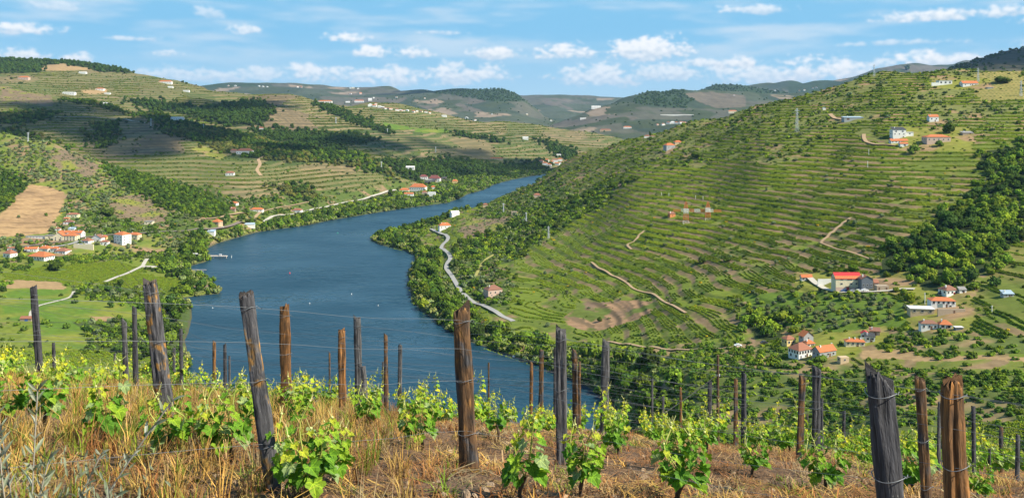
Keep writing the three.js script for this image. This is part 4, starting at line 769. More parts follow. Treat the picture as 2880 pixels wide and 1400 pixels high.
// box in the photograph: left, right column; ridge, eave, base row
function house(name, label, x0, x1, yr, ye, yb, o = {}) {
  const q = look((x0 + x1) / 2, yb, o.dmin ?? 300); if (!q) { console.log('nowhere', label); return null; }
  const m = q.d / F, yaw = (o.yaw ?? 0) * Math.PI / 180, span = (x1 - x0) * m, ratio = o.deep ?? 0.62, w = span / (Math.cos(yaw) + ratio * Math.abs(Math.sin(yaw))), dep = Math.min(w * ratio, 14);
  const h = Math.max(1.5, (yb - ye) * m), kind = o.roof ?? 'hip', rh = Math.max(0.5, (ye - yr) * m * (kind === 'hip' || kind === 'gable' ? 0.85 : 1));
  const t = thing(name, label, o.cat ?? 'house', [q.x, q.y, -(q.d + dep * 0.5)], yaw, o.group);
  CLEAR.push([q.x, q.d + dep / 2, Math.max(w, dep) * 0.62 + 1], [q.x, q.d - 4, w * 0.55]);
  part('wall', wallGeo(kind, w, h, dep, rh), cm(WALL, o.wall ?? 'white', wallMap), t);
  if (o.roofless !== true) { const r = part('roof', roofGeo(kind, w, rh, dep, o.over ?? 0.35), cm(ROOF, o.tile ?? 'orange', tileMap), t); r.position.y = h + 0.02; if (o.chimney !== 0 && span > 4 && kind !== 'flat') for (let k = 0; k < (o.chimney ?? 1); k++) { const c = part('chimney', box(0.6, 1.6, 0.6), cm(WALL, 'white', wallMap), r); c.position.set(w * (-0.28 + 0.3 * k), rh * 0.8, dep * 0.1); } }
  const win = (x, y, ww, hh, side, kindName = 'window', mat = glassMat) => {
    const p = part(kindName, unitWin, mat, t); p.scale.set(ww, hh, 1);
    if (side === 0) p.position.set(x * w, y, dep / 2 + 0.01); else { p.position.set(w / 2 * side + 0.01 * side, y, x * dep); p.rotation.y = Math.PI / 2; }
    if (kindName === 'window' && (x1 - x0) > 24) { const f = part('frame', unitFrame, frameMat, p); }
  };
  const rows = o.rows ?? (x1 - x0 > 13 ? [[Math.max(2, Math.round(w / 4.2)), 0.62]] : []);
  for (const [n, at, ww, hh] of rows) for (let k = 0; k < n; k++) win((k + 0.5) / n - 0.5, h * at, ww ?? 1.15, hh ?? Math.min(1.35, h * 0.34), 0);
  if (o.sideRows !== 0 && rows.length && (x1 - x0) > 16) for (const [n, at] of rows) for (let k = 0; k < Math.max(1, Math.round(n * ratio)); k++) win((k + 0.5) / Math.max(1, Math.round(n * ratio)) - 0.5, h * at, 1.0, Math.min(1.3, h * 0.33), yaw < 0 ? 1 : -1);
  for (const [x, y, ww, hh] of o.wins ?? []) win(x, y * h, ww, hh, 0);
  for (const [x, ww, hh, mat] of o.doors ?? (x1 - x0 > 13 ? [[0.12, 1.1, Math.min(2.1, h * 0.7), doorBrown]] : [])) win(x, hh / 2, ww, hh, 0, 'door', mat);
  t.userData.size = undefined; delete t.userData.size;
  return { t, w, dep, h, rh, q, m };
}
// the farmhouse with the bright red roof and what belongs to it
{
  const a = house('farmhouse', 'large cream farmhouse with a bright red roof and two red doors', 2352, 2424, 766, 784, 818, { roof: 'gable', wall: 'cream', tile: 'red', chimney: 0, deep: 0.5, sideRows: 0,
    rows: [], wins: [[-0.26, 0.95, 2.0, 0.8], [0.04, 0.95, 3.2, 0.9], [0.33, 0.95, 3.3, 0.9], [-0.27, 0.6, 1.3, 0.9], [0.1, 0.6, 1.3, 0.9], [0.31, 0.6, 1.2, 0.9], [0.44, 0.6, 0.6, 0.7]], doors: [[-0.03, 1.7, 2.3, doorRed], [0.44, 1.7, 2.2, doorRed], [-0.03, 0.9, 5.4, doorBrown]].slice(0, 2) });
  if (a) {
    const band = part('eave_tiles', box(a.w + 0.7, 0.14, 2.6), cm(ROOF, 'orange', tileMap), a.t, 'strip of orange tiles along the eave'); band.position.set(0, a.h + 0.62, a.dep / 2 - 0.55); band.rotation.x = Math.atan2(a.rh, a.dep / 2 + 0.35); band.position.y = a.h + 0.35 + 0.5; band.position.z = a.dep / 2 - 0.75;
    const sill = part('lower_wall', box(a.w + 0.06, 2.4, 0.12), cm(WALL, 'pink', wallMap), a.t, 'pale weathered plaster of the ground floor'); sill.position.set(0, 1.2, a.dep / 2 - 0.02);
    const aw = part('awning', box(2.8, 0.12, 1.1), doorBrown, a.t); aw.position.set(-0.03 * a.w, 3.0, a.dep / 2 + 0.5);
  }
  house('slate_house', 'dark slate gabled house joined to the red roofed farmhouse', 2425, 2457, 775, 785, 815, { roof: 'gablez', wall: 'slate', tile: 'rust', chimney: 1, deep: 0.8, sideRows: 0, rows: [[3, 0.45, 0.9, 1.1]], doors: [] });
  house('shed', 'small terracotta roofed shed right of the slate house', 2461, 2473, 787, 795, 810, { roof: 'shed', wall: 'pink', tile: 'rust' });
  house('shed', 'small white shed with orange roof left of the farmhouse drive', 2256, 2286, 771, 780, 788, { roof: 'gable', deep: 0.5, rows: [[3, 0.5, 1.3, 1.0]], chimney: 0 });
  house('ruin', 'low roofless stone ruin on the track right of the farmhouse', 2468, 2502, 803, 804, 816, { roofless: true, roof: 'flat', wall: 'stone', cat: 'ruin', rows: [], doors: [[0.3, 0.9, 1.8, doorBrown], [-0.3, 0.9, 1.8, doorBrown]] });
  house('terrace_wall', 'white terrace wall between the drive and the farmhouse', 2302, 2344, 784, 785, 800, { roofless: true, roof: 'flat', wall: 'white', cat: 'wall', deep: 0.06, rows: [], doors: [] });
}
// the hamlet at the bottom of the side valley
house('house', 'small yellow house with a brown hip roof and dark balcony', 2205, 2241, 944, 954, 972, { wall: 'yellow', tile: 'rust', yaw: 20, deep: 0.8, rows: [[2, 0.55]], chimney: 0 });
house('house', 'tall narrow house with grey boarded gable and orange roof', 2253, 2291, 932, 946, 966, { roof: 'gablez', wall: 'grey', tile: 'orange', yaw: 18, deep: 0.7, rows: [[1, 0.8, 0.9, 0.9]], chimney: 0, doors: [] });
house('house', 'low white house with an orange hip roof behind the big one', 2264, 2295, 956, 966, 974, { yaw: 15, deep: 0.8, rows: [[2, 0.5]] });
house('house', 'big white house with a wide brown tiled hip roof in the hamlet', 2226, 2291, 965, 984, 1007, { tile: 'rust', yaw: 28, deep: 0.75, rows: [[5, 0.72], [3, 0.25, 0.9, 0.8]], chimney: 0 });
house('house', 'grey and white house with a long orange gable roof in the hamlet', 2291, 2358, 972, 988, 1006, { roof: 'gable', wall: 'grey', tile: 'orange', yaw: 24, deep: 0.5, rows: [[3, 0.55]] });
house('ruin', 'roofless tan stone ruin at the edge of the bushes', 2361, 2391, 1004, 1005, 1022, { roofless: true, roof: 'flat', wall: 'tan', cat: 'ruin', yaw: 12, rows: [[1, 0.6, 0.8, 0.8]], doors: [] });
house('house', 'long cream house with orange roof and three chimneys', 2382, 2436, 953, 961, 975, { roof: 'hip', wall: 'cream', tile: 'orange', yaw: -8, deep: 0.45, rows: [[4, 0.6]], chimney: 3 });
house('house', 'white house with a small red gable above the cream one', 2425, 2447, 931, 938, 952, { roof: 'gablez', tile: 'red', yaw: -14, rows: [[2, 0.5]], chimney: 0 });
house('house', 'white block with a dark slate roof right of the cream house', 2437, 2465, 940, 946, 962, { roof: 'shed', tile: 'dark', yaw: -14, rows: [[2, 0.55]] });
house('barn', 'brown barn with a faded tiled roof behind the white block', 2450, 2480, 924, 931, 944, { roof: 'shed', wall: 'stone', tile: 'brown', yaw: -18, cat: 'barn', rows: [], doors: [[0, 1.4, 2, doorBrown]] });
// the row of houses on the right edge of the valley
house('house', 'white house with a brown hip roof and red porch at the top of the lane', 2653, 2700, 803, 816, 832, { tile: 'brown', yaw: 16, deep: 0.8, rows: [[3, 0.62]], wins: [], doors: [[0.2, 1.6, 1.9, doorRed]] });
house('house', 'little white annex with grey roof beside the red porch', 2701, 2720, 808, 814, 824, { roof: 'shed', tile: 'grey', rows: [[1, 0.5]] });
house('house', 'white two storey house with orange roof and grey garage door', 2623, 2692, 837, 846, 865, { tile: 'orange', yaw: -6, deep: 0.5, rows: [[5, 0.72, 1.2, 1.4]], wins: [[0.28, 0.25, 1.2, 0.9]], doors: [[-0.14, 2.8, 2.3, garage], [0.13, 0.9, 2, doorBrown]], chimney: 0 });
house('house', 'long tan building with a flat pale roof', 2565, 2634, 861, 868, 887, { roof: 'flat', wall: 'tan', tile: 'white', yaw: -10, deep: 0.6, rows: [[3, 0.62, 1.4, 1.1]], doors: [] });
house('retaining_wall', 'stone retaining wall below the white two storey house', 2640, 2717, 868, 869, 882, { roofless: true, roof: 'flat', wall: 'stone', cat: 'wall', deep: 0.05, rows: [], doors: [[0.1, 0.9, 1.8, doorBrown]] });
house('house', 'old white house with a brown roof and chimney at its left end', 2594, 2641, 901, 910, 928, { tile: 'brown', yaw: -6, deep: 0.5, rows: [[3, 0.55, 0.9, 1.2]] });
house('house', 'small white house with an orange hip roof and blue window', 2647, 2684, 900, 913, 924, { tile: 'orange', yaw: -14, deep: 0.8, rows: [[2, 0.5, 1.5, 1.3]] });
house('shed', 'small shed with a light blue metal roof', 2825, 2854, 819, 826, 835, { roof: 'shed', wall: 'grey', tile: 'blue', rows: [[2, 0.5]] });
house('shed', 'low open shelter with a pale roof beside the orange hip roof', 2690, 2711, 919, 921, 928, { roof: 'flat', wall: 'slate', tile: 'white', rows: [], doors: [] });
// the estate high on the right hill
house('house', 'tall white house with a black roof high on the right hill', 2513, 2550, 357, 364, 389, { roof: 'shed', tile: 'dark', deep: 0.6, rows: [[2, 0.8, 1.7, 1.2], [3, 0.5, 1.2, 0.9]], doors: [[0.3, 1.4, 2.2, doorBrown]], chimney: 1 });
house('house', 'white flat roofed annex beside the black roofed house', 2550, 2571, 370, 371, 383, { roof: 'flat', tile: 'white', rows: [[1, 0.6, 1.6, 0.9]], doors: [] });
house('house', 'long low house with orange roof below the black roofed one', 2508, 2556, 389, 396, 401, { roof: 'gable', deep: 0.35, rows: [[5, 0.5, 1, 1.1]], chimney: 1 });
house('house', 'tiny white house with orange roof beside the lane of the estate', 2534, 2556, 399, 404, 412, { roof: 'gable', rows: [[1, 0.5]], chimney: 0 });
house('house', 'wide stone and white house with a large orange hip roof', 2609, 2676, 377, 385, 402, { wall: 'pink', tile: 'orange', deep: 0.5, rows: [[5, 0.6]], chimney: 0 });
house('house', 'white block with small orange roof behind the wide hip roof', 2616, 2642, 368, 376, 390, { roof: 'gable', tile: 'orange', rows: [[2, 0.6]] , dmin: 980});
house('shed', 'small grey roofed stone shed right of the estate', 2710, 2740, 369, 373, 378, { roof: 'shed', wall: 'stone', tile: 'grey', rows: [], doors: [[0.2, 1.6, 1.6, doorBrown]] });
house('house', 'white flat house with a dark porch on the hilltop', 2643, 2680, 225, 226, 238, { roof: 'flat', tile: 'white', deep: 0.5, rows: [[3, 0.55, 2.2, 1.8]], doors: [] });
house('garden_wall', 'white wall left of the flat hilltop house', 2622, 2644, 231, 232, 241, { roofless: true, roof: 'flat', cat: 'wall', deep: 0.06, rows: [], doors: [] });
house('house', 'white house with a long orange gable roof on the hilltop', 2710, 2754, 225, 234, 241, { roof: 'gable', deep: 0.5, rows: [[3, 0.5]] });
house('shed', 'white roofed hut among bushes right of the hilltop house', 2780, 2796, 243, 245, 249, { roof: 'flat', tile: 'white', wall: 'grey', rows: [], doors: [] });
house('shed', 'long blue grey metal shed on the right hill', 2376, 2430, 327, 330, 337, { roof: 'shed', wall: 'grey', tile: 'blue', deep: 0.4, rows: [], doors: [[-0.3, 3, 2, doorBrown]] });
house('hut', 'tiny white hut on the crest of the wooded slope', 2316, 2324, 301, 303, 309, { roof: 'gablez', rows: [], cat: 'hut', chimney: 0, tile: 'white' });
// along the near right bank
house('house', 'orange roofed house with weathered white walls on the spur', 1868, 1901, 401, 408, 420, { roof: 'hip', wall: 'grey', yaw: 22, rows: [[2, 0.5]], chimney: 0 });
house('house', 'small orange roofed house uphill of the weathered one', 1896, 1920, 394, 399, 405, { roof: 'hip', wall: 'tan', yaw: 12, rows: [], chimney: 0 });
house('hut', 'small orange brick hut beside the red and white pylon', 1880, 1901, 596, 601, 611, { roof: 'shed', wall: 'brick', tile: 'brown', yaw: 24, cat: 'hut', rows: [[1, 0.5, 0.8, 0.9]], doors: [] });
house('house', 'brown house with a wide hip roof above the road bend', 1359, 1413, 802, 815, 834, { wall: 'pink', tile: 'brown', yaw: 26, deep: 0.75, rows: [[3, 0.6], [2, 0.22, 1, 0.9]] });
house('house', 'all white gabled house by the water beyond the headland', 1264, 1292, 592, 599, 609, { roof: 'gable', tile: 'white', yaw: 28, rows: [], chimney: 0, doors: [] });
house('house', 'white house with two orange roofs at the end of the road', 1231, 1268, 625, 634, 645, { roof: 'hip', yaw: 20, deep: 0.5, rows: [[3, 0.55]], chimney: 2 });
house('house', 'small pink house on the slope above the river bend', 1501, 1521, 543, 548, 554, { wall: 'pink', tile: 'rust', rows: [], chimney: 0 });
house('house', 'tiny pale orange house near the water on the right bank', 1358, 1371, 571, 575, 582, { wall: 'tan', tile: 'rust', rows: [], chimney: 0 });
house('ruin', 'open concrete box in the bare earth of the spur', 1438, 1455, 594, 595, 604, { roofless: true, roof: 'flat', wall: 'stone', cat: 'ruin', rows: [[1, 0.5, 4, 2]], doors: [] });
// the town on the left
const town = 'houses of the town on the left bank';
house('house', 'house with a rust red roof and dark porch at the left edge', 2, 38, 701, 713, 724, { tile: 'rust', yaw: -24, deep: 0.8, rows: [[2, 0.5, 1.6, 1.6]], chimney: 0 });
house('house', 'white house with a tall chimney behind the rust red roof', 18, 39, 694, 698, 707, { roof: 'gable', tile: 'rust', rows: [[2, 0.5]], chimney: 1, dmin: 960 });
house('house', 'cream house with an orange barrel roof by the railway', 147, 176, 653, 664, 677, { roof: 'gablez', wall: 'cream', rows: [[2, 0.6, 1.2, 1.2], [2, 0.2, 1.4, 1.2]] });
house('house', 'long white terrace of houses with orange roofs', 158, 230, 648, 655, 668, { roof: 'gable', deep: 0.3, yaw: -6, rows: [[8, 0.65, 0.9, 0.9]], chimney: 3 });
house('house', 'pale yellow house with orange roof in the middle of the town', 175, 213, 656, 663, 677, { wall: 'cream', yaw: -6, deep: 0.6, rows: [[4, 0.7], [4, 0.28]] });
house('garages', 'row of white garages at the foot of the ploughed field', 70, 124, 662, 664, 670, { roof: 'flat', tile: 'grey', deep: 0.2, cat: 'garages', rows: [[6, 0.5, 0.4, 1.2]], doors: [] });
house('house', 'low cream house between the garages and the barrel roof', 124, 147, 660, 662, 673, { roof: 'flat', tile: 'grey', wall: 'cream', rows: [[1, 0.5]] });
house('house', 'white house with a low orange roof left in the town street', 65, 101, 694, 700, 708, { roof: 'gable', deep: 0.5, yaw: 8, rows: [[3, 0.5]] });
house('house', 'white house with stepped orange roofs in the town street', 104, 138, 690, 699, 707, { yaw: -12, deep: 0.7, rows: [[3, 0.5]], chimney: 2 });
house('house', 'white house with a small orange roof between two others', 138, 162, 693, 699, 709, { yaw: -10, deep: 0.7, rows: [[2, 0.5]] });
house('house', 'white house with a broad terracotta roof and white chimney', 150, 188, 697, 706, 714, { tile: 'rust', yaw: -10, deep: 0.8, rows: [[3, 0.5]] });
house('villa', 'villa with a bright orange roof and pillared veranda', 73, 138, 708, 721, 733, { roof: 'hip', tile: 'orange', yaw: -18, deep: 0.7, over: 1.0, rows: [[6, 0.6, 1.3, 1.7]], cat: 'villa', chimney: 1 });
house('house', 'white gabled house with a brown roof near the walled yard', 254, 286, 660, 669, 680, { roof: 'gablez', tile: 'brown', yaw: -10, rows: [[2, 0.5, 0.8, 1.4]] });
house('house', 'ochre house with orange roof right of the white gable', 280, 297, 661, 666, 676, { wall: 'yellow', rows: [[2, 0.5]] , dmin: 1000});
house('house', 'low building with a red roof left of the white gable', 226, 255, 668, 677, 684, { tile: 'rust', yaw: -20, deep: 0.8, rows: [[2, 0.5]] });
house('yard_wall', 'cream wall round the yard with parked cars', 203, 262, 686, 687, 700, { roofless: true, roof: 'flat', wall: 'cream', cat: 'wall', deep: 0.05, yaw: -6, rows: [], doors: [] });
house('house', 'small white house with a rust roof below the white gable', 279, 301, 675, 680, 690, { tile: 'rust', rows: [[2, 0.5]] });
house('house', 'large white stepped house with orange roof on top', 313, 360, 651, 660, 687, { roof: 'hip', yaw: -30, deep: 0.8, wall: 'white', rows: [[3, 0.75], [3, 0.45], [2, 0.18]], chimney: 1 });
house('house', 'cream house with an orange roof right of the stepped one', 358, 391, 653, 660, 674, { wall: 'cream', yaw: -14, rows: [[3, 0.62], [2, 0.25]] });
house('house', 'lime green house with a red roof above the town', 184, 216, 598, 603, 612, { wall: 'lime', tile: 'rust', deep: 0.5, rows: [[3, 0.5]] });
house('shed', 'orange roofed shed beside the lime green house', 175, 191, 611, 614, 618, { tile: 'orange', wall: 'tan', rows: [] });
house('house', 'white house with a faded brown roof above the town', 176, 201, 618, 624, 631, { tile: 'brown', rows: [[2, 0.5]] });
house('house', 'small house with a flat grey roof in the scrub above the town', 404, 427, 618, 622, 632, { roof: 'flat', tile: 'grey', wall: 'cream', rows: [[2, 0.5]] });
house('shed', 'white and blue shed above the long terrace', 189, 207, 640, 643, 648, { roof: 'shed', tile: 'blue', rows: [] });
house('house', 'small red roofed house by the ploughed field', 152, 166, 639, 643, 649, { tile: 'rust', rows: [] });
// along the left bank
house('house', 'white house with an orange roof below the terraces', 638, 666, 566, 571, 578, { roof: 'hip', yaw: -8, rows: [[2, 0.5]] });
house('house', 'long white house with a bright orange roof on the bank', 702, 737, 583, 589, 595, { roof: 'hip', deep: 0.45, rows: [[3, 0.5]], chimney: 0 });
house('house', 'white house with a rust roof beside the pale bank road', 820, 848, 585, 591, 599, { tile: 'rust', yaw: -10, rows: [[2, 0.5]] });
house('house', 'house with a long orange roof above the riverside car park', 592, 620, 615, 624, 632, { yaw: -16, deep: 0.9, wall: 'tan', rows: [[2, 0.5]], chimney: 0 });
house('boat_shed', 'long grey roofed shed by the river', 681, 714, 626, 631, 638, { roof: 'gable', tile: 'blue', deep: 0.4, yaw: 10, cat: 'shed', rows: [], doors: [] });
house('shed', 'pale blue roofed shed near the left bank', 577, 601, 647, 651, 657, { roof: 'shed', tile: 'blue', rows: [], doors: [] });
house('ruin', 'small reddish ruin on the left bank slope', 646, 660, 583, 587, 593, { roof: 'shed', tile: 'rust', wall: 'stone', cat: 'ruin', rows: [] });
house('pavilion', 'white open pavilion on the lawn by the jetty', 533, 561, 713, 714, 722, { roof: 'flat', tile: 'white', cat: 'pavilion', deep: 0.5, rows: [[2, 0.45, 6, 2.4]], doors: [] });
house('hut', 'red roofed hut with a blue door beside the lawn path', 54, 86, 889, 896, 903, { roof: 'gable', tile: 'rust', wall: 'stone', cat: 'hut', deep: 0.5, rows: [], doors: [[0.05, 2.4, 1.8, std(0.04, 0.12, 0.42, 0.6)]], chimney: 0 });
house('farm_shed', 'rust roofed shed in the olives above the brown house', 1186, 1200, 536, 540, 548, { tile: 'rust', wall: 'pink', rows: [], cat: 'shed' });
house('house', 'big white country house with orange roof on the far left bank', 1150, 1200, 515, 526, 538, { yaw: -12, deep: 0.6, rows: [[7, 0.6, 1.2, 1.6]], chimney: 2 });
house('house', 'cream house with orange roof left of the big country house', 1122, 1149, 528, 534, 541, { wall: 'cream', rows: [[3, 0.5]] });
house('house', 'low white house with orange roof below the country house', 1136, 1162, 541, 545, 551, { roof: 'gable', deep: 0.45, rows: [] });
house('house', 'white ruined walls beside the pink shed on the far bank', 1202, 1224, 537, 541, 552, { roofless: true, roof: 'flat', wall: 'white', rows: [], doors: [], cat: 'ruin' });
house('house', 'small white house with orange roof right of the country house', 1211, 1224, 521, 526, 532, { rows: [], chimney: 0 });
house('house', 'shaded country house with a dark maroon roof', 1203, 1239, 491, 502, 513, { tile: 'maroon', yaw: -8, deep: 0.7, rows: [[6, 0.5, 1.2, 1.5]] });
house('house', 'left wing with maroon roof of the shaded country house', 1179, 1202, 490, 497, 504, { tile: 'maroon', rows: [[4, 0.5, 1.1, 1.3]], deep: 0.6 });
house('hut', 'small orange hut by the far railway', 1271, 1287, 504, 509, 516, { wall: 'yellow', tile: 'orange', cat: 'hut', rows: [] });
// scattered farms, left and beyond
const farms = [
  [48, 77, 213, 217, 224, 'pink', 'orange', 'pinkish farmhouse with an orange roof high on the left hillside'], [219, 239, 201, 203, 207, 'white', 'white', 'white farm below the bare field on the left crest'], [444, 480, 225, 229, 234, 'white', 'orange', 'white farm with orange roof near the left skyline'],
  [470, 484, 242, 244, 247, 'white', 'white', 'white farm under the left skyline'], [266, 289, 246, 249, 254, 'white', 'orange', 'white house beside the bare field on the left hill'], [173, 207, 258, 260, 266, 'white', 'white', 'two part white shed on the upper left hill'], [291, 307, 260, 261, 265, 'white', 'white', 'flat white shed right of the bare field'],
  [513, 530, 253, 254, 258, 'white', 'white', 'white shed on the slope under the skyline'], [285, 301, 287, 291, 295, 'white', 'white', 'white tent shaped barn beside the round dark tree'], [478, 512, 328, 331, 339, 'white', 'white', 'long modern white house on the wooded crest'], [633, 656, 481, 486, 494, 'white', 'rust', 'small white house with a red roof below the terraces'],
  [663, 707, 416, 424, 435, 'white', 'rust', 'white estate house with red roofs on the long ridge'], [646, 664, 418, 423, 430, 'pink', 'rust', 'pinkish outbuilding left of the estate house'], [724, 740, 356, 360, 366, 'white', 'rust', 'white house at the edge of the dark wood'], [893, 932, 281, 284, 289, 'white', 'orange', 'white farm with orange roof on the hill crest'],
  [996, 1022, 280, 283, 288, 'white', 'orange', 'white farm left of the hilltop village'], [971, 983, 284, 286, 289, 'white', 'white', 'tiny white shed on the crest left of the village'], [1242, 1256, 323, 325, 329, 'white', 'white', 'white house below the hilltop village'], [1377, 1414, 442, 445, 449, 'tan', 'orange', 'low orange roofed sheds among trees by the far bank'],
  [1141, 1165, 466, 470, 476, 'white', 'white', 'white house in the shaded side valley'], [1470, 1486, 384, 387, 393, 'white', 'white', 'white house on the far vineyard slope'], [1664, 1690, 297, 300, 305, 'white', 'white', 'long white house on the hill beyond the bend'], [1632, 1649, 331, 332, 335, 'white', 'white', 'flat white shed at the foot of the far hill'],
  [1754, 1777, 354, 357, 361, 'white', 'orange', 'white houses with orange roofs beyond the vineyard slope'], [1688, 1719, 362, 365, 369, 'tan', 'rust', 'brownish farm buildings beyond the vineyard slope'], [1813, 1829, 379, 382, 387, 'white', 'rust', 'white house left of the tall cypress'], [1831, 1843, 380, 382, 386, 'cream', 'rust', 'cream house right of the tall cypress'],
  [2050, 2074, 309, 312, 318, 'cream', 'orange', 'cream house with orange roof behind the right hill crest'], [1566, 1578, 433, 435, 439, 'white', 'white', 'white house above the village at the bend'],
];
for (const [x0, x1, yr, ye, yb, w, r, label] of farms) house('farmhouse', label, x0, x1, yr, ye, yb, { roof: r === 'white' ? 'gable' : 'hip', wall: w, tile: r, deep: 0.5, rows: x1 - x0 > 20 ? [[Math.round((x1 - x0) / 7), 0.5, 1.6, 1.5]] : [], doors: [], chimney: 0, dmin: 900 });
// villages seen from far away
const rh = rng(55);
function hamlet(list, label, group, o = {}) { for (const [x, y, w] of list) house('village_house', label, x - w / 2, x + w / 2, y - w * (o.roofH ?? 0.22), y, y + w * (o.tall ?? 0.5), { roof: rh() < 0.6 ? 'hip' : 'gable', wall: rh() < 0.75 ? 'white' : rh() < 0.5 ? 'cream' : 'pink', tile: o.pale && rh() < o.pale ? 'white' : rh() < 0.65 ? 'orange' : 'rust', yaw: (rh() - 0.5) * 50, deep: 0.8, rows: [], doors: [], chimney: 0, group, dmin: o.dmin ?? 1800 }); }
hamlet([[1523, 452, 15], [1533, 458, 16], [1545, 462, 14], [1538, 449, 14], [1553, 454, 13], [1562, 449, 16], [1568, 459, 14], [1575, 447, 14], [1581, 456, 13], [1596, 452, 13], [1604, 458, 12], [1611, 449, 9], [1620, 457, 11], [1548, 468, 8]], 'whitewashed house with a tiled roof in the village at the river bend', 'houses of the village at the river bend', { tall: 0.42 });
hamlet([[1040, 294, 14], [1052, 296, 12], [1056, 291, 9], [1066, 299, 10], [1075, 301, 11], [1084, 303, 10], [1092, 304, 10], [1100, 305, 8], [1116, 307, 12], [1127, 309, 9], [1134, 309, 8], [1145, 309, 9], [1162, 312, 10], [1172, 312, 8], [1184, 312, 9], [1197, 313, 10], [1208, 316, 8]], 'small white house strung along the ridge of the hilltop village', 'houses of the hilltop village', { tall: 0.4, pale: 0.2, dmin: 2600 });
hamlet([[1881, 344, 13], [1893, 343, 13], [1904, 344, 11], [1916, 343, 12], [1926, 344, 10], [1932, 346, 9], [1866, 348, 12], [1850, 349, 9], [1974, 348, 12], [1985, 346, 10], [2000, 340, 12]], 'white house of the scattered village in the valley beyond the bend', 'houses of the village beyond the bend', { tall: 0.38, pale: 0.3, dmin: 3600 });
hamlet([[727, 241, 6], [738, 242, 6], [750, 243, 5], [836, 243, 7], [845, 243, 8], [984, 247, 6], [992, 246, 7], [1006, 248, 6], [985, 262, 6], [1013, 261, 9], [1114, 272, 6], [1040, 278, 12], [1050, 274, 5], [1200, 252, 5], [1194, 275, 5], [1312, 330, 9], [1336, 336, 8], [1384, 320, 5], [1482, 320, 6], [1550, 338, 6], [640, 240, 6], [660, 240, 6]], 'tiny white house on the hazy ridge far behind', 'houses on the hazy far ridge', { tall: 0.45, pale: 0.7, dmin: 5000 });
hamlet([[2288, 247, 6], [2298, 245, 6], [2341, 249, 7], [2264, 252, 6], [2250, 254, 5], [2182, 254, 6], [2066, 266, 6]], 'tiny pale house at the foot of the blue mountains', 'houses below the blue mountains', { tall: 0.45, pale: 0.6, dmin: 4500 });
// a long white wall on the far hill
house('long_wall', 'very long white retaining wall on the hill beyond the bend', 1858, 1952, 321, 322, 325, { roofless: true, roof: 'flat', cat: 'wall', deep: 0.01, rows: [], doors: [], dmin: 3600, yaw: 3 });

// ------------------------------------------------------------------ pylons, poles, the viaduct
const steelGrey = std(0.52, 0.55, 0.57, 0.55, { metalness: 0.3 }), steelWhite = std(0.78, 0.76, 0.70, 0.6), steelOrange = std(0.62, 0.17, 0.05, 0.6), woodPole = std(0.34, 0.25, 0.17, 0.9), concrete = std(0.50, 0.47, 0.42, 0.9), pinkConcrete = std(0.60, 0.50, 0.42, 0.9);
function lattice(y0, w0, y1, w1, r, bays) {
  const g = [], at = (t) => [lerp(w0, w1, t) / 2, lerp(y0, y1, t)];
  for (const [sx, sz] of [[1, 1], [1, -1], [-1, 1], [-1, -1]]) g.push(bar([sx * w0 / 2, y0, sz * w0 / 2], [sx * w1 / 2, y1, sz * w1 / 2], r, 4));
  for (let k = 0; k < bays; k++) { const [a, ya] = at(k / bays), [b, yb] = at((k + 1) / bays); for (const s of [1, -1]) { g.push(bar([-a, ya, s * a], [b, yb, s * b], r * 0.7, 4), bar([a, ya, s * a], [-b, yb, s * b], r * 0.7, 4), bar([s * a, ya, -a], [s * b, yb, b], r * 0.7, 4), bar([s * a, ya, a], [s * b, yb, -b], r * 0.7, 4), bar([-b, yb, s * b], [b, yb, s * b], r * 0.6, 4)); } }
  return merge(g);
}
function beam(x0, x1, y, h, w, r, bays) { const g = []; for (const sy of [0, 1]) for (const sz of [-1, 1]) g.push(bar([x0, y + sy * h, sz * w / 2], [x1, y + sy * h, sz * w / 2], r, 4)); for (let k = 0; k < bays; k++) { const a = lerp(x0, x1, k / bays), b = lerp(x0, x1, (k + 1) / bays); for (const sz of [-1, 1]) g.push(bar([a, y, sz * w / 2], [(a + b) / 2, y + h, sz * w / 2], r * 0.7, 4), bar([(a + b) / 2, y + h, sz * w / 2], [b, y, sz * w / 2], r * 0.7, 4)); } return merge(g); }
{
  const A = look(1930, 628), B = look(1991, 621), m = A.d / F, gap = 61 * m, H = 62 * m, t = thing('portal_pylon', 'orange and white double lattice pylon joined by a long crossbeam', 'pylon', [A.x, A.y - 0.5, -A.d], -0.1);
  for (const [x, y] of [[0, 0], [gap, Math.max(0, B.y - A.y)]]) {
    const w = 16 * m, seg = (name, mat, a, b, wa, wb, n) => { const p = part(name, lattice(lerp(y, H, a), wa, lerp(y, H, b), wb, 0.11, n), mat, t); p.position.x = x; };
    seg('white_section', steelWhite, 0, 0.15, w, w * 0.92, 1); seg('orange_section', steelOrange, 0.15, 0.46, w * 0.92, w * 0.75, 3); seg('white_section', steelWhite, 0.46, 0.70, w * 0.75, w * 0.68, 3); seg('orange_section', steelOrange, 0.70, 1, w * 0.68, w * 0.22, 4);
  }
  const arm = (x0, x1, mat, n, h0) => part('crossbeam', beam(x0, x1, H * 0.565, h0, 1.6, 0.10, n), mat, t);
  arm(-36 * m, -14 * m, steelOrange, 5, 1.7); arm(-14 * m, 9 * m, steelWhite, 5, 2.1); arm(9 * m, 23 * m, steelOrange, 3, 2.1); arm(23 * m, 40 * m, steelWhite, 4, 2.1); arm(40 * m, 53 * m, steelOrange, 3, 2.1); arm(53 * m, 76 * m, steelWhite, 5, 2.1); arm(76 * m, 98 * m, steelOrange, 5, 1.7);
  CLEAR.push([A.x, A.d, 5], [B.x, B.d, 5]);
}
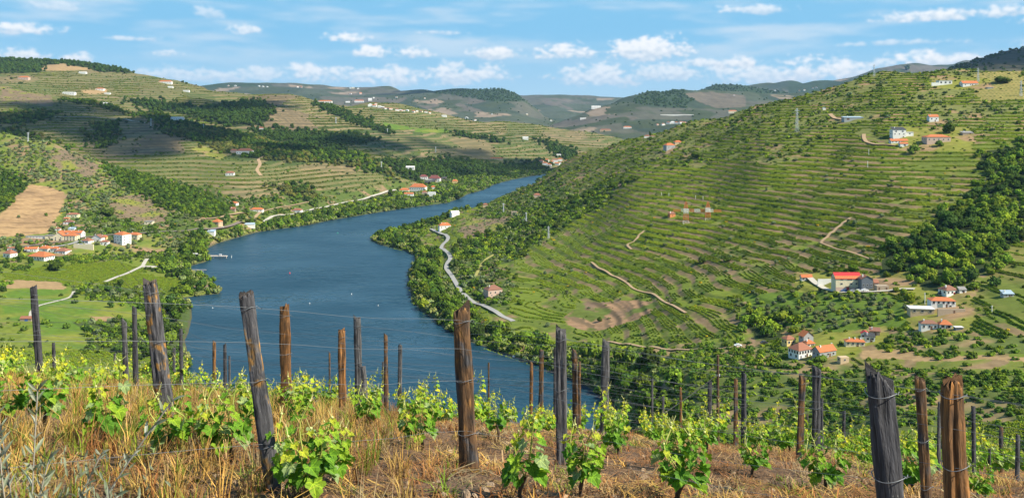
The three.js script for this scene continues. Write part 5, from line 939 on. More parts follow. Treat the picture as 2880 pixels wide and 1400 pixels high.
const pylons = [
  [1480, 596, 624, 'grey lattice pylon above the bushes of the river spur'], [1543, 635, 670, 'grey lattice pylon among the terraces left of the sandy track'], [1416, 570, 600, 'grey lattice pylon near the bare earth on the spur'], [2243, 303, 371, 'tall grey lattice pylon on the green slope of the right hill'], [2460, 180, 214, 'grey pylon with a crossarm on the skyline of the right hill'],
  [2753, 190, 229, 'grey lattice pylon beside the golden vineyard on the hilltop'], [2874, 226, 270, 'grey lattice pylon cut by the right edge of the photo'], [77, 371, 400, 'white lattice pylon on the olive spur at the left'], [1072, 453, 478, 'grey pylon at the end of the wooded ridge'], [423, 332, 354, 'thin grey pylon on the shaded slope'], [571, 348, 364, 'thin grey pylon on the wooded crest'],
  [944, 329, 347, 'thin white pylon among the striped terraces'], [1089, 361, 376, 'thin grey pylon beside the dark hedge'], [1225, 412, 428, 'thin grey pylon on the shaded hill front'],
];
for (const [px, yt, yb, label] of pylons) {
  const q = look(px, yb); if (!q) continue; const m = q.d / F, H = (yb - yt) * m, r = Math.max(0.12, 0.30 * m), t = thing('lattice_pylon', label, 'pylon', [q.x, q.y - 0.4, -q.d], 0.4);
  part('tower', lattice(0, H * 0.13, H, H * 0.03, r, 6), steelGrey, t);
  part('crossarm', merge([bar([-H * 0.13, H * 0.9, 0], [H * 0.13, H * 0.9, 0], r, 4), bar([-H * 0.13, H * 0.9, 0], [0, H * 0.97, 0], r * 0.7, 4), bar([H * 0.13, H * 0.9, 0], [0, H * 0.97, 0], r * 0.7, 4), bar([-H * 0.1, H * 0.8, 0], [H * 0.1, H * 0.8, 0], r, 4)]), steelGrey, t);
  CLEAR.push([q.x, q.d, 4]);
}
const poles = [[2445, 419, 437, 'white pole in the vineyard below the estate'], [2442, 452, 472, 'white pole lower in the vineyard below the estate'], [2603, 822, 856, 'white lamp pole left of the white two storey house'], [2792, 858, 882, 'pale pole in the pasture on the right'], [2340, 962, 981, 'thin pole behind the long orange gable roof'], [1861, 540, 549, 'white pole on the terrace left of the portal pylon'], [1882, 542, 551, 'second white pole left of the portal pylon'], [1957, 549, 560, 'white pole behind the left tower of the portal pylon'], [1978, 551, 562, 'white pole just left of the right tower of the portal pylon'], [1223, 633, 647, 'white pole at the end of the river road']];
for (const [px, yt, yb, label] of poles) { const q = look(px, yb); if (!q) continue; const m = q.d / F, H = (yb - yt) * m, t = thing('utility_pole', label, 'pole', [q.x, q.y - 0.3, -q.d]); part('post', bar([0, 0, 0], [0, H, 0], 0.2, 6), steelWhite, t); part('crossarm', box(1.1, 0.14, 0.14, 0, H - 0.3, 0), steelWhite, t); }
{
  const a = look(1196, 521, 1500), b = look(1254, 505, 1500), t = thing('viaduct', 'dark railway viaduct on stone piers on the far left bank', 'bridge', [a.x, a.y, -a.d]);
  const dx = b.x - a.x, dz = -(b.d - a.d), L = Math.hypot(dx, dz), yaw = Math.atan2(-dz, dx), y = Math.max(6, b.y - a.y + 4);
  const deckM = std(0.055, 0.055, 0.06, 0.8), pierM = std(0.36, 0.29, 0.21, 0.9), deck = part('deck', merge([box(L, 1.4, 4, L / 2, y, 0), box(L, 1.5, 0.2, L / 2, y + 1.4, 2), box(L, 1.5, 0.2, L / 2, y + 1.4, -2)]), deckM, t); deck.rotation.y = yaw;
  for (const k of [0.45, 0.7, 0.97]) { const p = part('pier', box(4.5, y + 6, 4.5, L * k, y / 2 - 3.7, 0), pierM, t); p.rotation.y = yaw; }
}
// ------------------------------------------------------------------ on the water
const onWater = (px, py) => { const d = EYE * F / (py - HZ); return [px2u(px) * d, d, d / F]; };
{
  const buoyGeo = merge([new THREE.SphereGeometry(0.36, 12, 8).translate(0, 0.2, 0), new THREE.CylinderGeometry(0.12, 0.16, 0.5, 8).translate(0, 0.75, 0)]), tipGeo = new THREE.SphereGeometry(0.14, 8, 6);
  const coneGeo = merge([new THREE.CylinderGeometry(0.75, 0.85, 0.5, 12).translate(0, 0.15, 0), new THREE.ConeGeometry(0.6, 1.5, 12).translate(0, 1.1, 0)]);
  const bw = std(0.85, 0.85, 0.83, 0.5), br = std(0.6, 0.03, 0.04, 0.5), bg = std(0.03, 0.30, 0.20, 0.5);
  for (const [px, py, m, g, label, s] of [[870, 854, bw, buoyGeo, 'white mooring buoy, leftmost of the three in mid river', 1], [988, 828, bw, buoyGeo, 'white mooring buoy, farthest of the three in mid river', 1.1], [1063, 860, bw, buoyGeo, 'white mooring buoy, rightmost of the three in mid river', 1], [597, 867, bw, buoyGeo, 'white buoy near the left bank', 1], [814, 769, br, coneGeo, 'red cone shaped channel buoy in the river', 0.95], [949, 656, bg, coneGeo, 'green channel buoy in the upper river', 1]]) {
    const [x, d] = onWater(px, py), t = thing('buoy', label, 'buoy', [x, 0, -d]); t.scale.setScalar(s); part('float', g, m, t); const q = part('cap', tipGeo, steelGrey, t); q.position.y = g === coneGeo ? 1.95 : 1.05;
  }
  // moored motor boat
  const [x, d] = onWater(1453, 1003), s = new THREE.Shape(); s.moveTo(-2.6, -0.9); s.lineTo(1.2, -0.95); s.quadraticCurveTo(2.4, -0.7, 3.2, 0); s.quadraticCurveTo(2.4, 0.7, 1.2, 0.95); s.lineTo(-2.6, 0.9); s.closePath();
  const hull = new THREE.ExtrudeGeometry(s, { depth: 0.75, bevelEnabled: true, bevelSize: 0.12, bevelThickness: 0.1, bevelSegments: 2 }); hull.rotateX(-Math.PI / 2);
  const t = thing('motor_boat', 'white motor boat moored by the right bank', 'boat', [x, 0.0, -d], 0.15);
  part('hull', hull, bw, t); const cab = part('cabin', box(1.9, 0.75, 1.3, 0.3, 1.15, 0), bw, t); part('windscreen', box(0.1, 0.5, 1.2, 1.28, 1.25, 0), glassMat, t); part('seat', box(0.7, 0.4, 1.2, -1.4, 0.95, 0), std(0.1, 0.12, 0.2), t); part('outboard_motor', box(0.35, 0.8, 0.4, -2.8, 0.7, 0), std(0.06, 0.06, 0.07, 0.4), t);
  // the jetty
  const [jx, jd, jm] = onWater(612, 725), j = thing('jetty', 'pale concrete jetty on short piers by the left bank', 'jetty', [jx, 0, -jd], 0.0), jl = 52 * jm;
  part('deck', merge([box(jl * 0.62, 0.7, 3.4, -jl * 0.18, 2.2, 0), box(jl * 0.42, 0.7, 3.4, jl * 0.30, 2.2, 0).rotateY(-0.12)]), pinkConcrete, j);
  for (const k of [-0.46, -0.24, 0.08, 0.26, 0.46]) part('pier', new THREE.CylinderGeometry(0.5, 0.55, 4, 8).translate(k * jl, 0, 0.6), pinkConcrete, j);
  part('kiosk', merge([box(2.4, 1.5, 2, jl * 0.12, 3.3, 0), box(2.8, 0.2, 2.4, jl * 0.12, 4.15, 0)]), std(0.5, 0.52, 0.56, 0.6), j);
  const [mx, md] = onWater(650, 725), mo = thing('mooring_post', 'pale mooring post in the water beyond the jetty', 'post', [mx, 0, -md]); part('pile', new THREE.CylinderGeometry(0.3, 0.3, 4, 8).translate(0, 0.8, 0), steelWhite, mo); part('band', new THREE.CylinderGeometry(0.33, 0.33, 0.5, 8).translate(0, 2.4, 0), steelGrey, mo);
  for (const [px, py, w, label] of [[555, 760, 48, 'farther of the two low floating pontoons'], [546, 765, 50, 'nearer of the two low floating pontoons']]) { const [qx, qd, m] = onWater(px, py), p = thing('pontoon', label, 'pontoon', [qx, 0, -qd], -0.03), L = w * m; part('deck', box(L, 0.3, 1.6, 0, 0.55, 0), std(0.42, 0.39, 0.38, 0.9), p); for (const k of [-0.4, -0.1, 0.2, 0.45]) part('float', box(2.2, 0.6, 1.4, k * L, 0.2, 0), std(0.08, 0.08, 0.09), p); }
}
// cars
{
  const shape = new THREE.Shape(); shape.moveTo(-2.1, 0.35); shape.lineTo(-2.15, 0.85); shape.lineTo(-1.5, 0.98); shape.lineTo(-0.9, 1.45); shape.lineTo(0.6, 1.45); shape.lineTo(1.25, 0.95); shape.lineTo(2.05, 0.8); shape.lineTo(2.1, 0.35); shape.closePath();
  const body = new THREE.ExtrudeGeometry(shape, { depth: 1.6, bevelEnabled: true, bevelSize: 0.05, bevelThickness: 0.05, bevelSegments: 1 }); body.translate(0, 0, -0.8);
  const glassS = new THREE.Shape(); glassS.moveTo(-1.35, 1.0); glassS.lineTo(-0.85, 1.38); glassS.lineTo(0.55, 1.38); glassS.lineTo(1.1, 1.0); glassS.closePath(); const gl = new THREE.ExtrudeGeometry(glassS, { depth: 1.72, bevelEnabled: false }); gl.translate(0, 0, -0.86);
  const wheel = new THREE.CylinderGeometry(0.33, 0.33, 0.22, 12); wheel.rotateX(Math.PI / 2); const tyre = std(0.02, 0.02, 0.02, 0.9);
  const paint = { white: std(0.8, 0.8, 0.8, 0.35), black: std(0.03, 0.03, 0.035, 0.3), blue: std(0.06, 0.14, 0.34, 0.35), grey: std(0.35, 0.36, 0.38, 0.35), red: std(0.35, 0.04, 0.04, 0.35) };
  for (const [px, py, c, yaw, label] of [[2358, 820, 'black', 0.1, 'black car parked at the left end of the farmhouse yard'], [2376, 821, 'blue', 0, 'blue car parked left of the first red door'], [2402, 822, 'grey', 0.1, 'grey car parked between the two red doors'], [2416, 822, 'white', 0.2, 'white car parked before the second red door'], [2434, 820, 'white', 0, 'white car parked under the slate house'], [2647, 830, 'black', 0.5, 'black car beside the house with the red porch'],
    [2077, 976, 'white', 0, 'white car on the road end near the hamlet'], [2150, 968, 'black', 0.3, 'dark car parked by the trees left of the hamlet'], [226, 689, 'blue', 0.2, 'blue car in the walled yard of the town'], [216, 689, 'grey', 0.1, 'grey car in the walled yard of the town'], [624, 641, 'white', 0.3, 'white car in the riverside car park, leftmost of the three'], [633, 642, 'red', 0.2, 'red car in the riverside car park'], [641, 640, 'black', 0.3, 'black car in the riverside car park, rightmost of the three'], [70, 709, 'black', 0.2, 'dark car in front of the low orange roof'], [79, 710, 'grey', 0.2, 'grey car in front of the low orange roof']]) {
    const q = look(px, py); if (!q) continue; const t = thing('parked_car', label, 'car', [q.x, q.y + 0.4, -q.d], yaw);
    part('body', body, paint[c], t); part('window', gl, glassMat, t); for (const [x, z] of [[-1.3, 0.75], [1.3, 0.75], [-1.3, -0.75], [1.3, -0.75]]) { const w = part('wheel', wheel, tyre, t); w.position.set(x, 0.33, z); } CLEAR.push([q.x, q.d, 4]);
  }
}
// trees that stand out
const lone = [
  [905, 0, 0, 0], [1091, 662, 26, 'bright', 'bright round tree on the tip of the headland', 1.15], [1195, 868, 40, 'lime', 'large yellow green willow on the right bank', 0.95], [1256, 912, 24, 'mid', 'round green tree at the water below the road', 1.1], [260, 291, 26, 'dark', 'lone broad dark tree on the left ridge crest', 0.6], [2551, 196, 20, 'dark', 'lone dark tree on the skyline of the right hill', 0.85], [2673, 375, 34, 'dark', 'dark conifer behind the wide orange hip roof', 1.5],
  [2285, 834, 26, 'lime', 'bright orange tree left below the farmhouse yard', 0.9], [2352, 832, 26, 'lime', 'bright orange tree below the left end of the yard', 0.85], [2394, 830, 20, 'lime', 'bright orange tree below the first red door', 0.95], [2412, 828, 18, 'bright', 'green tree below the second red door', 1.05], [2295, 766, 18, 'dark', 'dark tree on the bank above the farmhouse drive', 1.2], [2330, 765, 18, 'dark', 'dark round tree above the white terrace wall', 0.9],
  [52, 712, 22, 'dark', 'tall dark tree beside the rust red roof in the town', 1.9], [45, 664, 12, 'mid', 'small tree on the edge of the ploughed field', 1], [126, 607, 12, 'mid', 'small round green tree in the ploughed field', 1], [52, 612, 12, 'olive', 'small pale tree in the ploughed field', 0.9], [305, 605, 42, 'dark', 'broad dark tree in the scrub above the town', 0.7], [160, 760, 50, 'dark', 'broad dark tree in the low vineyards', 0.7], [470, 765, 46, 'mid', 'large round tree near the field track', 0.9], [555, 718, 24, 'mid', 'tree beside the white pavilion', 1.1], [532, 735, 22, 'dark', 'dark tree on the lawn near the jetty', 1.2],
  [672, 662, 22, 'mid', 'tall tree at the water near the grey boat shed', 1.3], [1050, 592, 30, 'mid', 'tall round tree on the far left bank', 1.0], [1098, 552, 18, 'dark', 'dark cypress by the far bank houses', 1.5], [1830, 386, 8, 'dark', 'tall narrow cypress in the valley beyond the bend', 3.2], [1240, 545, 40, 'mid', 'large leafy tree below the viaduct', 0.9], [1290, 560, 36, 'dark', 'dark leafy tree at the bend of the far bank', 0.8], [30, 222, 10, 'dark', 'dark tree left of the pinkish farmhouse', 0.9], [57, 236, 14, 'dark', 'dark tree below the pinkish farmhouse', 0.8], [810, 258, 6, 'dark', 'lone tree on the crest of the striped hill', 1.2], [1044, 362, 7, 'mid', 'lone round tree on the striped hill', 1], [512, 232, 9, 'dark', 'left of the two dark trees on the left skyline', 1.1], [524, 236, 8, 'dark', 'right of the two dark trees on the left skyline', 1.2],
  [1980, 742, 34, 'dark', 'dark clump of oak among the terraces of the right hill', 0.8], [2048, 735, 30, 'dark', 'dark oak right of the clump among the terraces', 0.75], [1960, 445, 34, 'dark', 'dark tree clump on the spur left of the shrubs', 0.9], [1790, 505, 40, 'dark', 'dark broad oak on the slope above the terraces', 0.5], [1688, 905, 18, 'dark', 'lone dark tree in the cleared brown field', 1], [2520, 820, 20, 'lime', 'lime green tree right of the stone ruin', 1.1], [2545, 828, 22, 'bright', 'bright tree left of the house with the red porch', 1.1], [2310, 1018, 40, 'mid', 'leafy tree in front of the long orange gable roof', 0.7], [2570, 430, 38, 'mid', 'leafy trees below the tiny white house of the estate', 0.8], [2645, 412, 26, 'mid', 'tree in front of the wide stone house', 0.9], [2820, 232, 46, 'dark', 'dark wide tree in the golden vineyard on the hilltop', 0.6], [1340, 664, 22, 'dark', 'dark round tree beside the house at the end of the road', 1],
];
for (const [px, py, w, c, label, tall] of lone.slice(1)) {
  const q = look(px, py); if (!q) continue; const s = w * q.d / F / 1.5, col = c === 'olive' ? GREEN.oliv : c === 'lime' ? GREEN.lime : GREEN[c];
  makeTree('tree', label, 'tree', null, q.x, q.y, q.d, s, tall, col, rv() * 6.28, Math.floor(rv() * 3));
  CLEAR.push([q.x, q.d, s * 0.7]);
}
plant(); growAll();

// ------------------------------------------------------------------ the vineyard in front
const rf = rng(2024);
const soilMap = tex(512, (x, y) => { const a = wrapped((p, q) => fbm(p * 14, q * 14, 5))(x, y), b = wrapped((p, q) => fbm(p * 60 + 4, q * 60, 3))(x, y), v = 0.80 + 0.45 * a + 0.35 * b; return [v, v * 0.97, v * 0.93]; }, true);
{
  const X0 = -42, X1 = 44, D0 = -6, n = 330, m = 300, P = [], C = [], U = [], I = [];
  for (let j = 0; j <= m; j++) for (let i = 0; i <= n; i++) {
    const d = D0 + (58.4 - D0) * (j / m) ** 1.5, x = X0 + (X1 - X0) * i / n, h = fgH(x, d) + 0.02;
    P.push(x, h, -d); U.push(x / 2.3, d / 2.3);
    const k = fbm(x * 0.5, d * 0.5, 4), t = fbm(x * 2.2 + 9, d * 2.2, 3), left = sstep(0.5, -3.5, x + 0.12 * d);
    let c = mixc([0.20, 0.112, 0.06], [0.30, 0.185, 0.10], clamp(0.5 + k + 0.6 * t, 0, 1)); c = mixc(c, [0.30, 0.19, 0.08], 0.5 * left);
    C.push(c[0], c[1], c[2]);
    if (j < m && i < n) { const a = j * (n + 1) + i; I.push(a, a + 1, a + n + 1, a + 1, a + n + 2, a + n + 1); }
  }
  const g = new THREE.BufferGeometry(); g.setAttribute('position', new THREE.Float32BufferAttribute(P, 3)); g.setAttribute('color', new THREE.Float32BufferAttribute(C, 3)); g.setAttribute('uv', new THREE.Float32BufferAttribute(U, 2)); g.setIndex(I); g.computeVertexNormals();
  tag(part('vineyard_ground', g, std(1, 1, 1, 0.98, { vertexColors: true, map: soilMap, bumpMap: soilMap, bumpScale: 0.09 }), scene), 'dry brown earth of the vineyard slope in front', null, null, 'structure');
}
// dry grass, straw on the ground, green blades
function tuftGeo(seed, n, hgt, lean, flat) {
  const r = rng(seed), P = [], C = [];
  for (let i = 0; i < n; i++) {
    const a = r() * 6.283, q = Math.sqrt(r()) * (flat ? 0.2 : 0.09), x = Math.cos(a) * q, z = Math.sin(a) * q, b = r() * 6.283, w = 0.0028 + 0.003 * r(), L = hgt * (0.45 + 0.7 * r()), ln = lean * (0.3 + r()), dx = Math.cos(b), dz = Math.sin(b), k = 0.7 + 0.55 * r();
    const at = (t) => flat ? [x + dx * L * (t - 0.3), 0.012 + 0.05 * r() + 0.04 * t * r(), z + dz * L * (t - 0.3)] : [x + dx * ln * L * t * t, L * t * (1 - 0.35 * ln * t), z + dz * ln * L * t * t];
    const p0 = at(0), p1 = at(0.55), p2 = at(1), ex = -dz * w, ez = dx * w;
    const push = (...v) => { for (const s of v) { P.push(...s); C.push(k, k * (0.95 + 0.1 * r()), k * 0.95); } };
    const A = [p0[0] - ex, p0[1], p0[2] - ez], B = [p0[0] + ex, p0[1], p0[2] + ez], Cc = [p1[0] - ex * 0.8, p1[1], p1[2] - ez * 0.8], D = [p1[0] + ex * 0.8, p1[1], p1[2] + ez * 0.8];
    push(A, B, D, A, D, Cc, Cc, D, p2);
  }
  const g = new THREE.BufferGeometry(); g.setAttribute('position', new THREE.Float32BufferAttribute(P, 3)); g.setAttribute('color', new THREE.Float32BufferAttribute(C, 3)); g.computeVertexNormals(); return g;
}
{
  const kinds = { tall: [tuftGeo(1, 26, 0.46, 0.55), tuftGeo(2, 22, 0.55, 0.75)], low: [tuftGeo(3, 22, 0.2, 1.1), tuftGeo(4, 20, 0.16, 1.3)], mat: [tuftGeo(5, 26, 0.24, 0, true), tuftGeo(6, 24, 0.3, 0, true)] };
  const bag = { tall: [], low: [], mat: [] };
  const STRAW = [0.46, 0.29, 0.085], PALE = [0.36, 0.25, 0.13], RED = [0.28, 0.13, 0.052], BROWN = [0.17, 0.095, 0.05], GRN = [0.17, 0.235, 0.028];
  for (let d = 4.2; d < 34; d += 0.125 + d * 0.0035) for (let x = -0.64 * d; x < 0.64 * d; x += 0.125 + d * 0.0035) {
    const X = x + (rf() - 0.5) * 0.2, D = d + (rf() - 0.5) * 0.2, p = rf(), q = rf(), u = X / D;
    const n = fbm(X * 0.45 + 3, D * 0.45, 3), left = sstep(-0.02, -0.26, u + 0.10 * n);
    const tall = left * (0.55 + 0.8 * n) * (D < 7.6 ? 0.35 : 1), y = fgH(X, D);
    if (p < tall) bag.tall.push([X, y, D, 0.36 + 0.44 * rf() * (1 + left * 0.3), shade(q < 0.40 ? STRAW : q < 0.56 ? PALE : q < 0.74 ? RED : GRN, 0.25)]);
    else if (p < 0.22 + 0.20 * left + 0.4 * n) bag.low.push([X, y, D, 0.6 + 0.7 * rf(), shade(q < 0.18 ? PALE : q < 0.36 ? STRAW : q < 0.6 ? RED : q < 0.88 ? BROWN : GRN, 0.25)]);
    else if (p < 0.40 + 0.4 * n + 0.2 * left) bag.mat.push([X, y, D, 0.7 + 0.8 * rf(), shade(q < 0.16 ? PALE : q < 0.26 ? STRAW : q < 0.74 ? BROWN : RED, 0.25)]);
  }
  const mat = matte(1, 1, 1, { vertexColors: true, side: THREE.DoubleSide }), M = new THREE.Matrix4(), Q = new THREE.Quaternion(), E = new THREE.Euler(), K = new THREE.Color(), info = { tall: ['dry_grass', 'golden knee high dry grass on the left of the vineyard', 'grass'], low: ['short_grass', 'short withered grass tufts between the vines', 'grass'], mat: ['straw_litter', 'straw and dead stalks lying on the brown earth', 'straw'] };
  for (const k in bag) kinds[k].forEach((g, v) => { const mine = bag[k].filter((_, i) => i % 2 === v), im = new THREE.InstancedMesh(g, mat, mine.length); mine.forEach(([x, y, d, s, c], i) => { Q.setFromEuler(E.set(-0.12, rf() * 6.283, -0.05)); M.compose(new THREE.Vector3(x, y, -d), Q, new THREE.Vector3(s, s, s)); im.setMatrixAt(i, M); im.setColorAt(i, K.setRGB(...c)); }); im.name = numbered(info[k][0]); im.castShadow = im.receiveShadow = true; tag(im, info[k][1], info[k][2], null, 'stuff'); scene.add(im); });
  console.log('tufts', bag.tall.length, bag.low.length, bag.mat.length);
}
// ------------------------------------------------------------------ slate posts
function streak(base, spots, grain) { return tex(256, (x, y) => { const s = wrapped((p, q) => fbm(p * 16, q * 3.2, 5))(x, y), f = wrapped((p, q) => fbm(p * 46 + 3, q * 5, 3))(x, y), b = wrapped((p, q) => fbm(p * 3.5 + 8, q * 4, 4))(x, y), l = wrapped((p, q) => fbm(p * 30 + 1, q * 34, 3))(x, y); let c = base(clamp(0.5 + b * 1.3, 0, 1), clamp(0.5 + s, 0, 1)); const k = 0.75 + 0.7 * s * grain + 0.5 * f * grain; c = c.map((v) => v * Math.max(0.3, k)); const w = sstep(0.30, 0.42, l + 0.25 * s) * spots; return mixc(c, [0.62, 0.61, 0.58], w); }, true); }
const SL = [0.44, 0.43, 0.44], DK = [0.30, 0.30, 0.32], RU = [0.72, 0.49, 0.25], BR = [0.50, 0.37, 0.25], GO = [0.78, 0.56, 0.27];
const postBump = tex(256, (x, y) => { const v = 0.5 + 0.5 * wrapped((p, q) => fbm(p * 22, q * 3, 5))(x, y) + 0.25 * wrapped((p, q) => fbm(p * 60, q * 20, 3))(x, y); return [v, v, v]; });
const POSTMAT = {};
for (const [k, f, spots] of [['charcoal', (b, s) => mixc(DK, SL, b * 0.5), 0.7], ['grey', (b, s) => mixc(SL, [0.42, 0.42, 0.42], b), 0.35], ['rust', (b, s) => mixc(RU, BR, b), 0.25], ['brown', (b, s) => b > 0.52 ? mixc(BR, GO, s * sstep(0.52, 0.9, b)) : mixc(mixc(DK, SL, s), BR, sstep(0.2, 0.52, b)), 0.35], ['mixed', (b, s) => b > 0.56 ? mixc(SL, GO, sstep(0.56, 0.8, b)) : mixc(DK, SL, s), 0.5], ['wood', (b, s) => mixc([0.46, 0.38, 0.27], BR, b), 0]]) {
  const map = streak(f, spots, 1.1), m = std(1, 1, 1, 0.85, { map, bumpMap: postBump, bumpScale: 0.012 }); POSTMAT[k] = m;
}
function postGeo(seed, w, t, h, o = {}) {                 // a split slab of slate: uneven outline, ragged slanting top, cracks along the grain
  const r = rng(seed), nA = o.around ?? 26, nY = o.rings ?? 34, P = [], U = [], I = [], cr = [...Array(3)].map(() => [r() * 6.283, 0.10 + 0.14 * r(), 0.1 + 0.4 * r(), 0.6 + 0.4 * r()]), slant = (r() - 0.5) * 1.6, tw = (r() - 0.5) * 0.3, sq = 0.32 + 0.2 * r(), sx = r() * 50;
  for (let j = 0; j <= nY; j++) { const v = j / nY; for (let i = 0; i <= nA; i++) {
    const a = (i % nA) / nA * 6.28319, ca = Math.cos(a), sa = Math.sin(a), e = (1 / Math.max(Math.abs(ca), Math.abs(sa))) ** (1 - sq);
    let k = e * (1 + 0.16 * fbm(ca * 1.2 + sx, sa * 1.2 + v * 2.2, 3) + 0.10 * noise(a * 2.5 + sx, v * 1.6)) * (1 + 0.13 * noise(sx + 9, v * 3.5) + 0.05 * noise(sx + i * 0.8, v * 14)) * (1 - (o.taper ?? 0.18) * v);
    for (const [ang, wd, v0, v1] of cr) { let da = Math.abs(((a - ang + 0.25 * noise(v * 4, ang) + 9.42478) % 6.28319) - 3.14159); if (v > v0 - 0.2 && v < v1 + 0.2) k *= 1 - 0.30 * Math.exp(-da * da / (wd * wd)) * sstep(v0 - 0.2, v0 + 0.1, v) * (1 - sstep(v1, v1 + 0.2, v)); }
    const top = sstep(0.9, 1, v), y = v * h + top * (slant * ca * w * 0.5 + 0.50 * w * noise(ca * 3 + sx, sa * 3) + 0.22 * w * noise(i * 0.9, sx));
    const X = ca * w * 0.5 * k, Z = sa * t * 0.5 * k, c2 = Math.cos(tw * v), s2 = Math.sin(tw * v);
    P.push(X * c2 - Z * s2, y, X * s2 + Z * c2); U.push(i / nA * (2 * (w + t)) / 0.55 + seed * 0.37, v * h / 0.9 + seed * 0.21);
    if (j < nY && i < nA) { const q = j * (nA + 1) + i; I.push(q, q + nA + 1, q + 1, q + 1, q + nA + 1, q + nA + 2); }
  } }
  const c = P.length / 3, j = nY * (nA + 1); let cy = 0; for (let i = 0; i < nA; i++) cy += P[(j + i) * 3 + 1] / nA; P.push(0, cy + 0.15 * w, 0); U.push(0.5, 0.5); for (let i = 0; i < nA; i++) I.push(j + i, c, j + i + 1);
  const g = new THREE.BufferGeometry(); g.setAttribute('position', new THREE.Float32BufferAttribute(P, 3)); g.setAttribute('uv', new THREE.Float32BufferAttribute(U, 2)); g.setIndex(I); g.computeVertexNormals(); return g;
}
const wireMat = std(0.20, 0.21, 0.22, 0.5, { metalness: 0.3 }), oldWire = std(0.13, 0.13, 0.135, 0.6, { metalness: 0.3 });
function tieGeo(w, t) { const pts = []; for (let i = 0; i <= 20; i++) { const a = i / 20 * 6.283; pts.push(new THREE.Vector3(Math.cos(a) * w * 0.56, 0.012 * Math.sin(a * 2), Math.sin(a) * t * 0.6)); } const g = [new THREE.TubeGeometry(new THREE.CatmullRomCurve3(pts), 30, 0.0028, 5)]; const hook = [0, 1, 2, 3, 4].map((k) => new THREE.Vector3(w * 0.56 + 0.012 * k, 0.015 * Math.sin(k * 1.5), t * 0.2 * Math.cos(k))); g.push(new THREE.TubeGeometry(new THREE.CatmullRomCurve3(hook), 8, 0.0025, 4)); return merge(g); }
const groundRow = (px, py) => { const k = (py - HZ) / F, u = px2u(px), b = 0.205 + 0.09 * u - k, q = b * b - 4 * 0.004 * 1.5; return q < 0 || b >= 0 ? null : (-b - Math.sqrt(q)) / 0.008; };
const byHeight = (px, py, H) => { const k = (py - HZ) / F, u = px2u(px), b = 0.205 + 0.09 * u - k, c = 1.5 - H, q = b * b - 0.016 * c; if (q < 0) return 18; const r1 = (-b - Math.sqrt(q)) / 0.008, r2 = (-b + Math.sqrt(q)) / 0.008; return c < 0 ? r2 : r2; };
